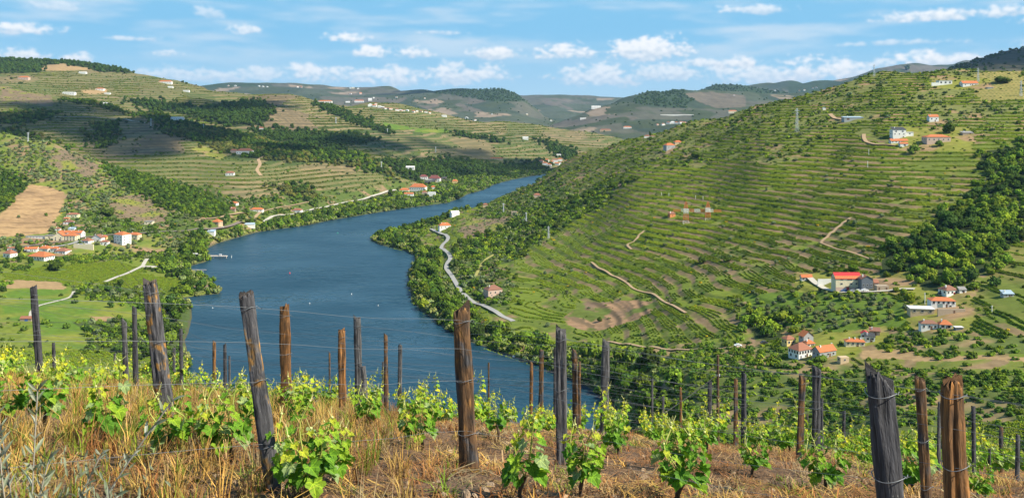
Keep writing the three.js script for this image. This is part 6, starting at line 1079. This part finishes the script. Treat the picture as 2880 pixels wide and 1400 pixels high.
const posts = [
  // top column, row; foot column, row (0: hidden); width in px; kind; label; distance when the foot is hidden
  [92, 808, 115, 1040, 17, 'charcoal', 'dark slate post at the left edge, leaning left', 17.5], [420, 795, 472, 1108, 37, 'mixed', 'thick pointed slate post leaning left in the golden grass', 0], [376, 864, 382, 0, 13, 'charcoal', 'thin dark slate post just left of the thick pointed one', 17], [347, 902, 355, 0, 14, 'grey', 'grey slate post with a pale top, left of two thin ones', 17.5],
  [148, 965, 152, 0, 9, 'charcoal', 'short dark slate post right of the leaning post at the left edge', 24], [321, 993, 321, 0, 7, 'grey', 'small far post in the vines left of the grey post', 27], [507, 925, 510, 1092, 10, 'charcoal', 'slim dark post right of the thick pointed post', 17], [488, 980, 489, 0, 8, 'grey', 'short far post left of the slim dark one', 26],
  [601, 961, 601, 0, 9, 'rust', 'rusty far post against the river, left of two', 22], [631, 969, 633, 0, 9, 'charcoal', 'dark far post against the river, right of two', 21], [644, 1002, 645, 0, 6, 'grey', 'tiny far post beside the dark one by the river', 28], [690, 823, 776, 1388, 38, 'mixed', 'large leaning slate post with a rusty top, wired three times', 0],
  [799, 866, 806, 1146, 27, 'rust', 'straight rust orange slate post against the river', 0], [960, 930, 963, 1100, 19, 'rust', 'rust brown post against the river, left of the tall grey one', 15.5], [1003, 897, 1012, 1120, 19, 'grey', 'tall grey post with a leaning brace against the river', 14.5], [1084, 943, 1086, 0, 12, 'brown', 'brown slim post right of the tall grey one', 18],
  [1125, 971, 1123, 0, 11, 'grey', 'slim grey post, rightmost of the group before the river', 19], [926, 992, 927, 0, 5, 'brown', 'very thin brown stake against the river', 24], [1077, 1018, 1075, 0, 7, 'grey', 'thin short stake beside the brown slim post', 22], [1297, 868, 1322, 1338, 44, 'brown', 'stout brown and rust slate post in the middle of the photo', 0],
  [1374, 1020, 1374, 0, 5, 'wood', 'thin wooden stake against the river right of the stout post', 26], [1495, 1021, 1493, 0, 9, 'rust', 'rusty post low against the river', 19], [1523, 985, 1520, 0, 12, 'brown', 'brown slim post right of the rusty low one', 17.5], [1578, 926, 1580, 1303, 26, 'grey', 'straight grey slate post right of the centre', 0],
  [1561, 980, 1562, 0, 9, 'charcoal', 'dark post half hidden behind the straight grey one', 18], [1616, 987, 1619, 0, 15, 'brown', 'dark brown post with a rusty top before the green field', 16], [1630, 1018, 1630, 0, 8, 'brown', 'thin brown post touching the one with the rusty top', 19], [1705, 962, 1697, 1228, 20, 'grey', 'grey slate post with pale flecks, leaning right', 0],
  [1835, 1065, 1835, 0, 6, 'grey', 'thin grey stake below the bushes, right of the flecked post', 23], [1866, 1115, 1864, 0, 7, 'grey', 'short grey stake right of the thin one', 21], [1915, 1090, 1916, 0, 7, 'rust', 'thin rusty stake left of the utility pole', 23], [1998, 1074, 1994, 1240, 12, 'charcoal', 'dark slim post left of the utility pole', 0],
  [2070, 1067, 2071, 1245, 11, 'brown', 'brown slim post, left of a pair right of the utility pole', 0], [2093, 1050, 2093, 1255, 14, 'charcoal', 'dark post, right of a pair right of the utility pole', 0], [2258, 1060, 2249, 1303, 16, 'brown', 'dark brown post leaning right beside the pointed grey one', 0], [2298, 1036, 2296, 1292, 20, 'charcoal', 'pointed dark grey slate post in the right part', 0],
  [2313, 1121, 2312, 0, 8, 'grey', 'thin post half hidden behind the pointed one', 20], [2375, 1157, 2374, 0, 9, 'charcoal', 'short dark post between the pointed one and the big slab', 18], [2193, 1182, 2193, 0, 7, 'grey', 'short stake in the vines left of the pointed post', 19], [2272, 1165, 2272, 0, 5, 'brown', 'thin stake between the brown and the pointed posts', 19],
  [2474, 1056, 2540, 0, 78, 'charcoal', 'massive charcoal slate slab post close to the camera', 5.0], [2588, 1064, 2614, 0, 24, 'brown', 'brown pointed slate post right of the massive slab', 8.2], [2678, 1068, 2704, 0, 62, 'rust', 'broad rust brown slate post with deep furrows, close to the camera', 6.0], [2739, 1143, 2742, 1352, 11, 'charcoal', 'slim black post right of the broad rust brown one', 0],
  [2644, 1133, 2640, 1342, 10, 'grey', 'slim grey post left of the broad rust brown one', 0], [2818, 1202, 2817, 0, 12, 'brown', 'short brown post near the right edge', 16], [2865, 1225, 2862, 1372, 11, 'grey', 'grey slim post at the right edge', 0], [2785, 1262, 2784, 1352, 7, 'charcoal', 'short dark stake left of the short brown post', 0],
];
const POSTS3 = [];
posts.forEach(([tx, ty, bx, by, wpx, kind, label, dist], n) => {
  let d = dist || groundRow(bx, by) || byHeight(tx, ty, 1.75);
  const topY = EYE - (ty - HZ) / F * d, topX = px2u(tx) * d, footX = px2u(by ? bx : bx) * d, footY = fgH(footX, d) - 0.12;
  const H = topY - footY, w = wpx / F * d;
  const t = thing('slate_post', label, 'post', [footX, footY, -d], 0);
  const near = wpx > 15;
  const p = part('slab', postGeo(n * 7 + 3, w * (wpx > 50 ? 1.02 : 1.2), w * (0.55 + 0.3 * rf()), H, near ? { around: wpx > 30 ? 44 : 26, rings: wpx > 30 ? 70 : 34, taper: 0.11 } : { around: 12, rings: 12 }), POSTMAT[kind], t);
  p.rotation.z = Math.atan2(footX - topX, H);
  if (near || wpx > 9) for (const f of [0.93, 0.6, 0.3]) { const q = part('wire_tie', tieGeo(w * (1.12 - 0.16 * f), w * 0.85), near ? wireMat : oldWire, t); q.position.set((topX - footX) * f, H * f, 0); q.rotation.z = 0.12 * (rf() - 0.5); }
  POSTS3.push({ tx: topX, ty: topY, d, fx: footX, fy: footY, px: tx, n });
});
{ // the leaning brace and the utility pole
  const d = 14.3, x = px2u(1020) * d, y = EYE - (1030 - HZ) / F * d, x2 = px2u(1037) * d, t = thing('post_brace', 'short slanting slab propped against the tall grey post', 'post', [x2, fgH(x2, d), -d]); part('slab', bar([0, -0.1, 0.1], [x - x2, y - fgH(x2, d), 0], 0.045, 7), POSTMAT.grey, t); part('wire_tie', tieGeo(0.11, 0.11), oldWire, t).position.set((x - x2) * 0.8, (y - fgH(x2, d)) * 0.8, 0.02);
  const pd = 46, px = px2u(2020) * pd, py = EYE - (998 - HZ) / F * pd, base = fgH(px, pd) - 0.3, u = thing('utility_pole', 'wooden utility pole with a stay cable below the vines', 'pole', [px, base, -pd]);
  part('post', merge([new THREE.CylinderGeometry(0.065, 0.095, py - base, 10).translate(0, (py - base) / 2, 0)]), POSTMAT.wood, u); part('insulator', box(0.16, 0.1, 0.1, 0.02, py - base - 1.05, 0), std(0.65, 0.66, 0.66, 0.4), u);
  const cy = py - base - 1.05, cable = new THREE.CatmullRomCurve3([new THREE.Vector3(-0.05, cy, 0), new THREE.Vector3(-1.6, cy - 0.7, 1), new THREE.Vector3(-4.2, cy - 1.55, 3)]); part('stay_cable', new THREE.TubeGeometry(cable, 12, 0.02, 5), std(0.03, 0.03, 0.03, 0.6), u);
}
// wires from post to post, row by row
const ROWN = ['front row past the large leaning post', 'second row past the thick pointed post', 'third row from the left edge post', 'fourth row past the tall grey post', 'fifth row on the crest', 'sixth row behind the crest', 'last row behind the crest'], HN = ['topmost', 'second', 'third', 'lowest'];
const P3 = (n, f) => { const p = POSTS3[n]; return new THREE.Vector3(lerp(p.fx, p.tx, f), lerp(p.fy, p.ty, f), -p.d + 0.05); };
function wireLine(label, pts, mat = wireMat, r = 0.0028) { const v = []; for (let i = 0; i < pts.length; i++) { v.push(pts[i]); if (i < pts.length - 1) v.push(pts[i].clone().lerp(pts[i + 1], 0.5).add(new THREE.Vector3(0, -0.012 * pts[i].distanceTo(pts[i + 1]), 0))); } const t = part('trellis_wire', new THREE.TubeGeometry(new THREE.CatmullRomCurve3(v, false, 'centripetal'), v.length * 8, r, 5), mat, scene); tag(t, label, 'wire', null); }
const rowsP = [[11, 19, 42], [1, 12, 23, 41], [0, 6, 14, 27, 33, 43], [2, 13, 15, 25, 35, 44], [3, 9, 16, 22, 31, 36, 45], [8, 10, 18, 21, 29, 37, 46], [4, 7, 17, 20, 30, 38, 47]];
const far = (v, w, k) => v.clone().addScaledVector(v.clone().sub(w).normalize(), k);
rowsP.forEach((row, i) => { [0.94, 0.78, 0.6, 0.32].forEach((f, hi) => { const p = row.map((n) => P3(n, f)); const a = far(p[0], p[1], 14), b = far(p[p.length - 1], p[p.length - 2], 14); a.y = Math.max(a.y, fgH(a.x, Math.max(2, -a.z)) + 0.3); wireLine(`${HN[hi]} steel wire of the ${ROWN[i]}`, [a, ...p, b], i < 3 ? wireMat : oldWire, i < 3 ? 0.0013 : 0.0019); }); });

// ------------------------------------------------------------------ vines
function leafGeo(seed, o = {}) {                          // a five lobed toothed vine leaf, folded along the middle rib, about 1 m across before scaling
  const r = rng(seed), rim = [[0.06, -0.10], [0.22, -0.30], [0.38, -0.27], [0.47, -0.12], [0.42, 0.02], [0.55, 0.10], [0.60, 0.28], [0.44, 0.32], [0.36, 0.38], [0.33, 0.58], [0.17, 0.64], [0, 0.86]], P = [], U = [], fold = 0.25 + 0.5 * r(), curl = (r() - 0.3) * 0.9, wv = 0.05 + 0.05 * r();
  const pt = (x, y) => { const k = 1 + 0.08 * (r() - 0.5); return [x * k, y * k, Math.abs(x) * fold - curl * 0.55 * (x * x + y * y) + wv * Math.sin(9 * x + 5 * y + seed)]; };
  for (const s of [1, -1]) {
    const q = rim.map(([x, y]) => pt(s * x, y)), mid = rim.map(([x, y]) => pt(s * x * 0.52, y * 0.5 + 0.08)), ribs = [0, 0.3, 0.6, 0.86].map((y) => [0, y, -curl * 0.55 * y * y]);
    const tri = (a, b, c) => { for (const v of s > 0 ? [a, b, c] : [a, c, b]) { P.push(...v); U.push(v[0] + 0.6, (v[1] + 0.35) / 1.25); } };
    for (let i = 0; i < q.length - 1; i++) { tri(mid[i], q[i], q[i + 1]); tri(mid[i], q[i + 1], mid[i + 1]); const rb = ribs[i < 4 ? 0 : i < 8 ? 1 : 2]; tri(rb, mid[i], mid[i + 1]); if (i === 3) tri(ribs[0], mid[4], ribs[1]); if (i === 7) tri(ribs[1], mid[8], ribs[2]); }
    tri(ribs[0], [0, 0, 0], mid[0]);
  }
  const g = new THREE.BufferGeometry(); g.setAttribute('position', new THREE.Float32BufferAttribute(P, 3)); g.setAttribute('uv', new THREE.Float32BufferAttribute(U, 2)); g.computeVertexNormals(); return g;
}
const LEAF = [1, 2, 3, 4, 5].map((s) => leafGeo(s * 13));
const veinMap = tex(128, (u, v) => { const x = u - 0.6 + 0, y = v * 1.25 - 0.35; let m = 1; for (const a of [0, 0.75, -0.75, 1.65, -1.65]) { const ax = Math.sin(a), ay = Math.cos(a), t = x * ax + y * ay, e = Math.abs(x * ay - y * ax); if (t > 0) m = Math.min(m, sstep(0.004, 0.03, e)); } const k = 0.9 + 0.12 * noise(u * 22, v * 22); return [lerp(1.0, 0.80 * k, m), lerp(1.0, 0.86 * k, m), lerp(0.8, 0.75 * k, m)]; }, true);
const leafM = (r, g, b) => { const m = new THREE.MeshPhysicalMaterial({ roughness: 0.8, specularIntensity: 0.45, side: THREE.DoubleSide, map: veinMap, transmission: 0.38, thickness: 0 }); m.color.setRGB(r, g, b); return m; };
const LM = { deep: leafM(0.17, 0.38, 0.024), green: leafM(0.28, 0.52, 0.03), light: leafM(0.48, 0.66, 0.04), young: leafM(0.80, 0.78, 0.06), pale: leafM(0.55, 0.64, 0.32) };
const caneM = std(1, 1, 1, 0.7, { vertexColors: true }), trunkM = std(0.085, 0.058, 0.04, 0.95), tipM = std(0.62, 0.62, 0.22, 0.7);
const LMK = ['deep', 'green', 'light', 'young', 'pale'], LCOL = { deep: [0.15, 0.32, 0.022], green: [0.25, 0.44, 0.03], light: [0.45, 0.58, 0.04], young: [0.66, 0.62, 0.03], pale: [0.42, 0.50, 0.18] };
const foliageM = new THREE.MeshPhysicalMaterial({ roughness: 0.9, specularIntensity: 0.35, side: THREE.DoubleSide, vertexColors: true, transmission: 0.38, thickness: 0 });
// one plant: a short gnarled trunk, green shoots, leaves that grow smaller and yellower towards the tips
function vinePlan(seed, o) {
  const r = rng(seed), canes = [], leaves = [], tips = [];
  const th = o.trunk, head = new THREE.Vector3((r() - 0.5) * 0.1, th, (r() - 0.5) * 0.1);
  const trunk = new THREE.TubeGeometry(new THREE.CatmullRomCurve3([new THREE.Vector3(0, -0.1, 0), new THREE.Vector3(0.03 * (r() - 0.5) * 4, th * 0.4, 0.03), head]), 8, 0.022, 7);
  for (let k = 0; k < o.shoots; k++) {
    const a = k / o.shoots * 6.283 + r(), out = o.spread * (0.5 + 0.8 * r()), up = o.height * (0.55 + 0.5 * r());
    const c = new THREE.CatmullRomCurve3([head.clone(), head.clone().add(new THREE.Vector3(Math.cos(a) * out * 0.6, up * 0.3, Math.sin(a) * out * 0.6)), head.clone().add(new THREE.Vector3(Math.cos(a) * out, up * 0.68, Math.sin(a) * out)), head.clone().add(new THREE.Vector3(Math.cos(a + 0.5) * out * 0.95, up, Math.sin(a + 0.5) * out * 0.95))]);
    canes.push(new THREE.TubeGeometry(c, 10, 0.0065, 5));
    const n = o.leaves;
    for (let i = 0; i < n; i++) {
      const t = (i + 0.3 + 0.5 * r()) / n, p = c.getPoint(t), b = (i % 2 ? 1 : -1) * 1.3 + a + (r() - 0.5) * 1.6, size = o.size * lerp(1.05, 0.30, t ** 1.5) * (0.75 + 0.5 * r()), dir = new THREE.Vector3(Math.cos(b), -0.15 + 0.4 * t, Math.sin(b)), q = p.clone().addScaledVector(dir, size * 0.75);
      canes.push(bar(p.toArray(), q.toArray(), 0.0028, 4));
      const nrm = new THREE.Vector3(dir.x * 0.7 + (r() - 0.5) * 0.8, 0.65 + 0.6 * r(), dir.z * 0.7 + (r() - 0.5) * 0.8 + 0.25).normalize(), y = dir.clone().add(new THREE.Vector3(0, -0.55, 0)); y.addScaledVector(nrm, -y.dot(nrm)).normalize(); const x = y.clone().cross(nrm).normalize();
      const M = new THREE.Matrix4().makeBasis(x, y, nrm).setPosition(q);
      const e = r(), mat = t > 0.8 ? (e < 0.75 ? 'young' : 'light') : t > 0.5 ? (e < 0.4 ? 'light' : e < 0.75 ? 'green' : e < 0.88 ? 'young' : 'pale') : (e < 0.42 ? 'deep' : e < 0.75 ? 'green' : e < 0.88 ? 'light' : 'pale');
      leaves.push({ M, size, g: Math.floor(r() * 5), mat });
    }
    const e = c.getPoint(1); tips.push(new THREE.SphereGeometry(0.012, 5, 4).translate(e.x, e.y + 0.01, e.z)); for (let j = 0; j < 2; j++) tips.push(bar(e.toArray(), [e.x + (r() - 0.5) * 0.1, e.y + 0.05 + 0.06 * r(), e.z + (r() - 0.5) * 0.1], 0.0022, 4));
  }
  return { trunk, canes: merge([...canes.map((g) => tintGeo(clean(g), 0.33, 0.36, 0.07)), ...tips.map((g) => tintGeo(clean(g), 0.62, 0.62, 0.22))]), leaves };
}
function vineNear(plan, name, label, group) {             // every leaf a part
  const t = thing(name, label, 'vine', [0, 0, 0], 0, group);
  part('trunk', plan.trunk, trunkM, t); part('shoot', plan.canes, caneM, t);
  for (const l of plan.leaves) { const m = part('leaf', LEAF[l.g], LM[l.mat], t); m.matrix.copy(l.M).scale(new THREE.Vector3(l.size, l.size, l.size)); m.matrix.decompose(m.position, m.quaternion, m.scale); }
  return t;
}
function vineFar(plan, name, label, group) {
  const t = thing(name, label, 'vine', [0, 0, 0], 0, group);
  part('trunk', plan.trunk, trunkM, t); part('shoot', plan.canes, caneM, t);
  const list = plan.leaves.map((l) => { const g = LEAF[l.g].clone(); g.applyMatrix4(l.M.clone().scale(new THREE.Vector3(l.size, l.size, l.size))); return tintGeo(g, ...LCOL[l.mat]); });
  tag(part('foliage', merge(list), foliageM, t), null, null, null, 'stuff');
  return t;
}
const nearPlans = [vinePlan(901, { trunk: 0.30, shoots: 5, spread: 0.20, height: 0.60, leaves: 14, size: 0.145 }), vinePlan(902, { trunk: 0.34, shoots: 4, spread: 0.17, height: 0.66, leaves: 13, size: 0.135 }), vinePlan(903, { trunk: 0.26, shoots: 4, spread: 0.17, height: 0.42, leaves: 12, size: 0.13 }), vinePlan(904, { trunk: 0.28, shoots: 3, spread: 0.12, height: 0.66, leaves: 13, size: 0.14 })];
const farPlans = [vinePlan(911, { trunk: 0.35, shoots: 6, spread: 0.28, height: 0.72, leaves: 15, size: 0.155 }), vinePlan(912, { trunk: 0.33, shoots: 6, spread: 0.32, height: 0.58, leaves: 15, size: 0.15 }), vinePlan(913, { trunk: 0.38, shoots: 5, spread: 0.25, height: 0.92, leaves: 15, size: 0.145 })];
const protoN = [], protoF = [];
function setVine(list, plans, make, v, px, d, s, label, group, turn) {
  const x = px2u(px) * d; let t;
  if (!list[v]) t = list[v] = make(plans[v], 'grapevine', label, group);
  else { t = list[v].clone(); t.name = numbered('grapevine'); scene.add(t); t.userData = {}; tag(t, label, 'vine', group); }
  t.position.set(x, fgH(x, d) - 0.02, -d); t.rotation.set(0, turn, 0); t.scale.setScalar(s);
}
// the vines that stand singly in front: column and row of the foot, plan, size
const singles = [
  [880, 1420, 0, 1.0, 'big leafy vine in front of the large leaning post, right of its foot'], [945, 1380, 1, 0.8, 'leafy vine shoot standing right behind the big leafy vine'], [655, 1306, 0, 1.05, 'vine with dark green leaves just left of the large leaning post'], [486, 1298, 2, 1.15, 'small vine in the dry grass left of the large leaning post'], [284, 1268, 3, 1.05, 'tall vine shoot in the golden grass behind the olive sapling'], [120, 1225, 1, 1.0, 'vine among the grass behind the left olive twigs'], [10, 1215, 2, 1.1, 'vine cut by the left edge of the photo'],
  [1190, 1272, 0, 0.95, 'round leafy vine with a dark shadow left of the stout brown post'], [1030, 1222, 2, 1.1, 'drooping small vine between the two rusty posts'], [845, 1222, 1, 1.0, 'vine right behind the straight rust orange post'], [1470, 1440, 3, 0.95, 'sparse vine with one long yellow shoot at the bottom edge'], [1640, 1420, 1, 0.95, 'vine with hanging pale leaves right of the bottom centre'], [1905, 1330, 2, 1.1, 'small yellow green vine left of the bottom boulder'],
  [1925, 1440, 2, 1.25, 'leafy low vine at the bottom edge right of the boulder'], [2128, 1346, 2, 1.0, 'low lone vine in the brown earth'], [2330, 1395, 0, 0.95, 'vine before the pointed dark grey post'], [1735, 1292, 1, 0.95, 'yellow tipped vine right of the straight grey post'], [2560, 1400, 0, 1.1, 'vine between the massive slab and the brown pointed post'], [2760, 1420, 2, 0.9, 'small vine right of the broad rust brown post'], [1400, 1250, 1, 0.9, 'vine right of the stout brown post'], [1985, 1290, 1, 0.9, 'slim vine left of the low lone vine'], [2210, 1290, 1, 0.85, 'slim vine behind the low lone vine'], [700, 1180, 0, 0.9, 'leafy vine behind the large leaning post'],
];
for (const [px, py, v, s, label] of singles) { const d = Math.max(5.6, groundRow(px, py) ?? 8); setVine(protoN, nearPlans, vineNear, v, px, d, s * 0.82, label, null, rf() * 6.28); }
// the rows behind
const rowLabels = ['bushy vine in the first full row', 'bushy vine in the second row', 'vine just behind the crest', 'vine in the last rows'], MARKS = [[92, 'left edge post'], [240, 'short far posts'], [420, 'thick pointed post'], [560, 'slim dark post'], [700, 'large leaning post'], [800, 'rust orange post'], [985, 'tall grey post'], [1105, 'slim pair before the river'], [1300, 'stout brown post'], [1500, 'low rusty post'], [1590, 'straight grey post'], [1700, 'flecked grey post'], [1865, 'thin grey stakes'], [2010, 'utility pole'], [2085, 'post pair'], [2275, 'pointed dark post'], [2490, 'massive slab'], [2690, 'broad rust post'], [2840, 'right edge posts']];
[[14.4, 1.0], [16.4, 0.85], [18.6, 0.75], [21.2, 0.75], [24, 0.8]].forEach(([d0, gap], i) => {
  for (let x = -0.62 * d0; x < 0.62 * d0; x += gap * 1.25 * (0.8 + 0.45 * rf())) {
    const d = d0 - 0.10 * x * (i < 2 ? 1 : 0.6) + (rf() - 0.5) * 0.5, X = x; if (i === 0 && rf() < (x / d0 < -0.1 ? 0.2 : 0.25)) continue; if (rf() < 0.12) continue;
    const k = Math.min(3, i), px = CX + F * X / d, mark = MARKS.reduce((b, m) => Math.abs(m[0] - px) < Math.abs(b[0] - px) ? m : b, MARKS[0])[1]; setVine(protoF, farPlans, vineFar, Math.floor(rf() * 3), px, d, 0.52 + 0.32 * rf(), `${rowLabels[k]}, near the ${mark}`, `${['vines of the first full row', 'vines of the second row', 'vines behind the crest', 'vines of the far rows'][k]} near the ${mark}`, rf() * 6.28);
  }
});
// ------------------------------------------------------------------ olive sapling, stones
{
  const d = 3.7, x = px2u(70) * d, t = thing('olive_sapling', 'grey green olive sapling with narrow leaves in the bottom left corner', 'olive sapling', [x, fgH(x, d) + 0.02, -d]), r = rng(77);
  const lg = (() => { const P = [], w = [0, 0.075, 0.09, 0.07, 0], n = 4; for (let i = 0; i < n; i++) { const a = i / n, b = (i + 1) / n, za = 0.10 * Math.sin(a * 3.14), zb = 0.10 * Math.sin(b * 3.14); for (const s of [1, -1]) { const q = [[0, a, za], [s * w[i], a, za + 0.03], [s * w[i + 1], b, zb + 0.03], [0, b, zb]]; for (const j of s > 0 ? [0, 1, 2, 0, 2, 3] : [0, 2, 1, 0, 3, 2]) P.push(...q[j]); } } const g = new THREE.BufferGeometry(); g.setAttribute('position', new THREE.Float32BufferAttribute(P, 3)); g.computeVertexNormals(); return g; })();
  const mats = [[0.22, 0.25, 0.15], [0.32, 0.34, 0.24], [0.14, 0.175, 0.09]].map((c) => { const m = new THREE.MeshPhysicalMaterial({ roughness: 0.6, side: THREE.DoubleSide, transmission: 0.25, thickness: 0 }); m.color.setRGB(...c); return m; });
  const stemM = std(0.33, 0.30, 0.24, 0.85); let leaves = 0;
  const stems = [[-0.30, 0.60, 0.04], [-0.18, 0.86, -0.05], [-0.06, 0.74, 0.06], [0.05, 0.90, 0.0], [0.16, 0.66, 0.08], [0.30, 0.62, -0.02], [0.62, 0.86, 0.02], [-0.42, 0.46, 0.1], [0.1, 0.5, 0.14], [-0.12, 0.48, 0.15], [0.22, 0.46, 0.12], [0.42, 0.5, 0.06]];
  for (const [sx, h, sz] of stems) {
    const bx = sx * 0.35, c = new THREE.CatmullRomCurve3([new THREE.Vector3(bx * 0.6, -0.06, 0), new THREE.Vector3(bx + sx * 0.1, h * 0.4, sz), new THREE.Vector3(sx * 0.75, h * 0.75, sz * 1.5), new THREE.Vector3(sx, h, sz * 1.5)]);
    part('stem', new THREE.TubeGeometry(c, 14, 0.003, 5), stemM, t);
    for (let i = 0; i < 12; i++) { const f = 0.16 + 0.84 * i / 11, p = c.getPoint(f), tg = c.getTangent(f); for (const s of [1, -1]) { if (leaves++ > 296) break; const side = new THREE.Vector3(s, 0, 0.9 * (i % 2 ? 1 : -1)).applyAxisAngle(tg, r() * 0.8).normalize(), dir = tg.clone().multiplyScalar(0.8).add(side.multiplyScalar(0.75)).normalize(), m = part('leaf', lg, mats[Math.floor(r() * 3)], t), nr = new THREE.Vector3(r() - 0.5, 0.6, r()).normalize(), xx = dir.clone().cross(nr).normalize(), zz = xx.clone().cross(dir).normalize(); m.quaternion.setFromRotationMatrix(new THREE.Matrix4().makeBasis(xx, dir, zz)); m.position.copy(p); const L = 0.062 * (0.7 + 0.6 * r()); m.scale.set(L * 1.1, L, L); } }
  }
  const rest = []; for (let i = 0; i < 620; i++) { const g = lg.clone(), a = r() * 6.283, hh = r(), rad = (0.12 + 0.42 * hh) * Math.sqrt(r()), L = 0.05 * (0.7 + 0.6 * r()); g.applyMatrix4(new THREE.Matrix4().compose(new THREE.Vector3(Math.cos(a) * rad * 1.25, 0.02 + 0.62 * hh * (1 - 0.4 * rad), Math.sin(a) * rad * 0.6), new THREE.Quaternion().setFromEuler(new THREE.Euler((r() - 0.5) * 1.8, r() * 6.28, (r() - 0.5) * 1.8)), new THREE.Vector3(L * 1.1, L, L))); rest.push(g); }
  tag(part('foliage', merge(rest), mats[0], t), null, null, null, 'stuff');
}
// the olive's smaller leaves, too many to stand singly
function rockGeo(seed) { const r = rng(seed), g = new THREE.DodecahedronGeometry(1, 1), p = g.attributes.position, seen = new Map(); for (let i = 0; i < p.count; i++) { const k = [p.getX(i), p.getY(i), p.getZ(i)].map((v) => v.toFixed(3)).join(); if (!seen.has(k)) seen.set(k, 0.75 + 0.45 * r()); const s = seen.get(k); p.setXYZ(i, p.getX(i) * s, p.getY(i) * s * 0.72, p.getZ(i) * s); } g.computeVertexNormals(); return g; }
{
  const rm = std(0.52, 0.36, 0.22, 0.9, { map: soilMap, bumpMap: soilMap, bumpScale: 0.02 });
  const stones = [[1805, 1345, 46, 'pale tan boulder lying in the brown earth left of the small yellow vine'], [1838, 1392, 20, 'small tan stone near the bottom edge'], [1595, 1400, 16, 'small stone at the foot of the hanging pale leaves'], [1730, 1395, 30, 'flat stone half sunk in the earth at the bottom'], [2380, 1340, 18, 'small stone left of the massive slab'], [2290, 1345, 14, 'pebble near the foot of the pointed post'], [2415, 1290, 16, 'small clod of pale earth by the vines on the right']];
  stones.forEach(([px, py, w, label], n) => { const d = groundRow(px, py) ?? 8, x = px2u(px) * d, s = w / F * d * 0.55, g = rockGeo(n + 5), m = new THREE.Mesh(g, rm); m.name = numbered('stone'); m.position.set(x, fgH(x, d) + s * 0.25, -d); m.scale.setScalar(s); m.rotation.y = n; m.castShadow = m.receiveShadow = true; tag(m, label, 'stone'); scene.add(m); });
  // loose chips of slate and clods
  const list = [], gg = rockGeo(99), M = new THREE.Matrix4(), Q = new THREE.Quaternion(), K = new THREE.Color(), N = 2600, im = new THREE.InstancedMesh(gg, std(1, 1, 1, 0.95), N);
  for (let i = 0; i < N; i++) { const d = 5.5 + rf() * 18, x = (rf() - 0.35) * 1.0 * d, s = 0.010 + 0.04 * rf() ** 4; Q.setFromAxisAngle(new THREE.Vector3(rf(), rf(), rf()).normalize(), rf() * 6); M.compose(new THREE.Vector3(x, fgH(x, d) + s * 0.5, -d), Q, new THREE.Vector3(s, s * 0.7, s)); im.setMatrixAt(i, M); const k = 0.6 + 0.6 * rf(); im.setColorAt(i, K.setRGB(0.38 * k, 0.27 * k, 0.17 * k)); }
  im.name = 'stone_chips'; im.castShadow = im.receiveShadow = true; tag(im, 'loose stone chips and clods scattered on the vineyard earth', 'stones', null, 'stuff'); scene.add(im);
}

// ------------------------------------------------------------------ clouds between the sun and the valley, out of the picture; their shadows lie on the hills
function cloud(label, x, y, d, rx, rz, seed) {
  const r = rng(seed), alt = 1700, k = (alt - y) / SUN.y, cx = x + SUN.x * k, cz = -d + SUN.z * k, list = [];
  for (let i = 0; i < 60; i++) { const a = r() * 6.283, q = Math.sqrt(r()), s = (0.16 + 0.16 * r()) * Math.min(rx, rz) * (1.15 - 0.6 * q), g = new THREE.IcosahedronGeometry(s, 1); g.scale(1.25, 0.5, 1); g.translate(Math.cos(a) * q * rx, s * 0.3 + 20 * r(), Math.sin(a) * q * rz); list.push(g); }
  const m = part('cloud', merge(list), std(0.9, 0.9, 0.9, 1, { transparent: true, opacity: 0.36 }), scene); m.position.set(cx, alt, cz); tag(m, label, null, null, 'structure');
}
cloud('low cumulus cloud shading the left ridge', -900, 150, 1950, 560, 400, 1);
cloud('low cumulus cloud shading the plantation', -840, 190, 2760, 210, 150, 2);
cloud('low cumulus cloud shading the side valley', -120, 50, 2340, 420, 210, 3);
cloud('low cumulus cloud shading the slope beyond', -360, 80, 2300, 150, 110, 4);
cloud('low cumulus cloud shading the hill at the right edge', 1850, 350, 3250, 560, 420, 5);
cloud('low cumulus cloud shading the far ridge', -330, 380, 7900, 700, 420, 6);
camera.far = 40000;
renderer.render(scene, camera);
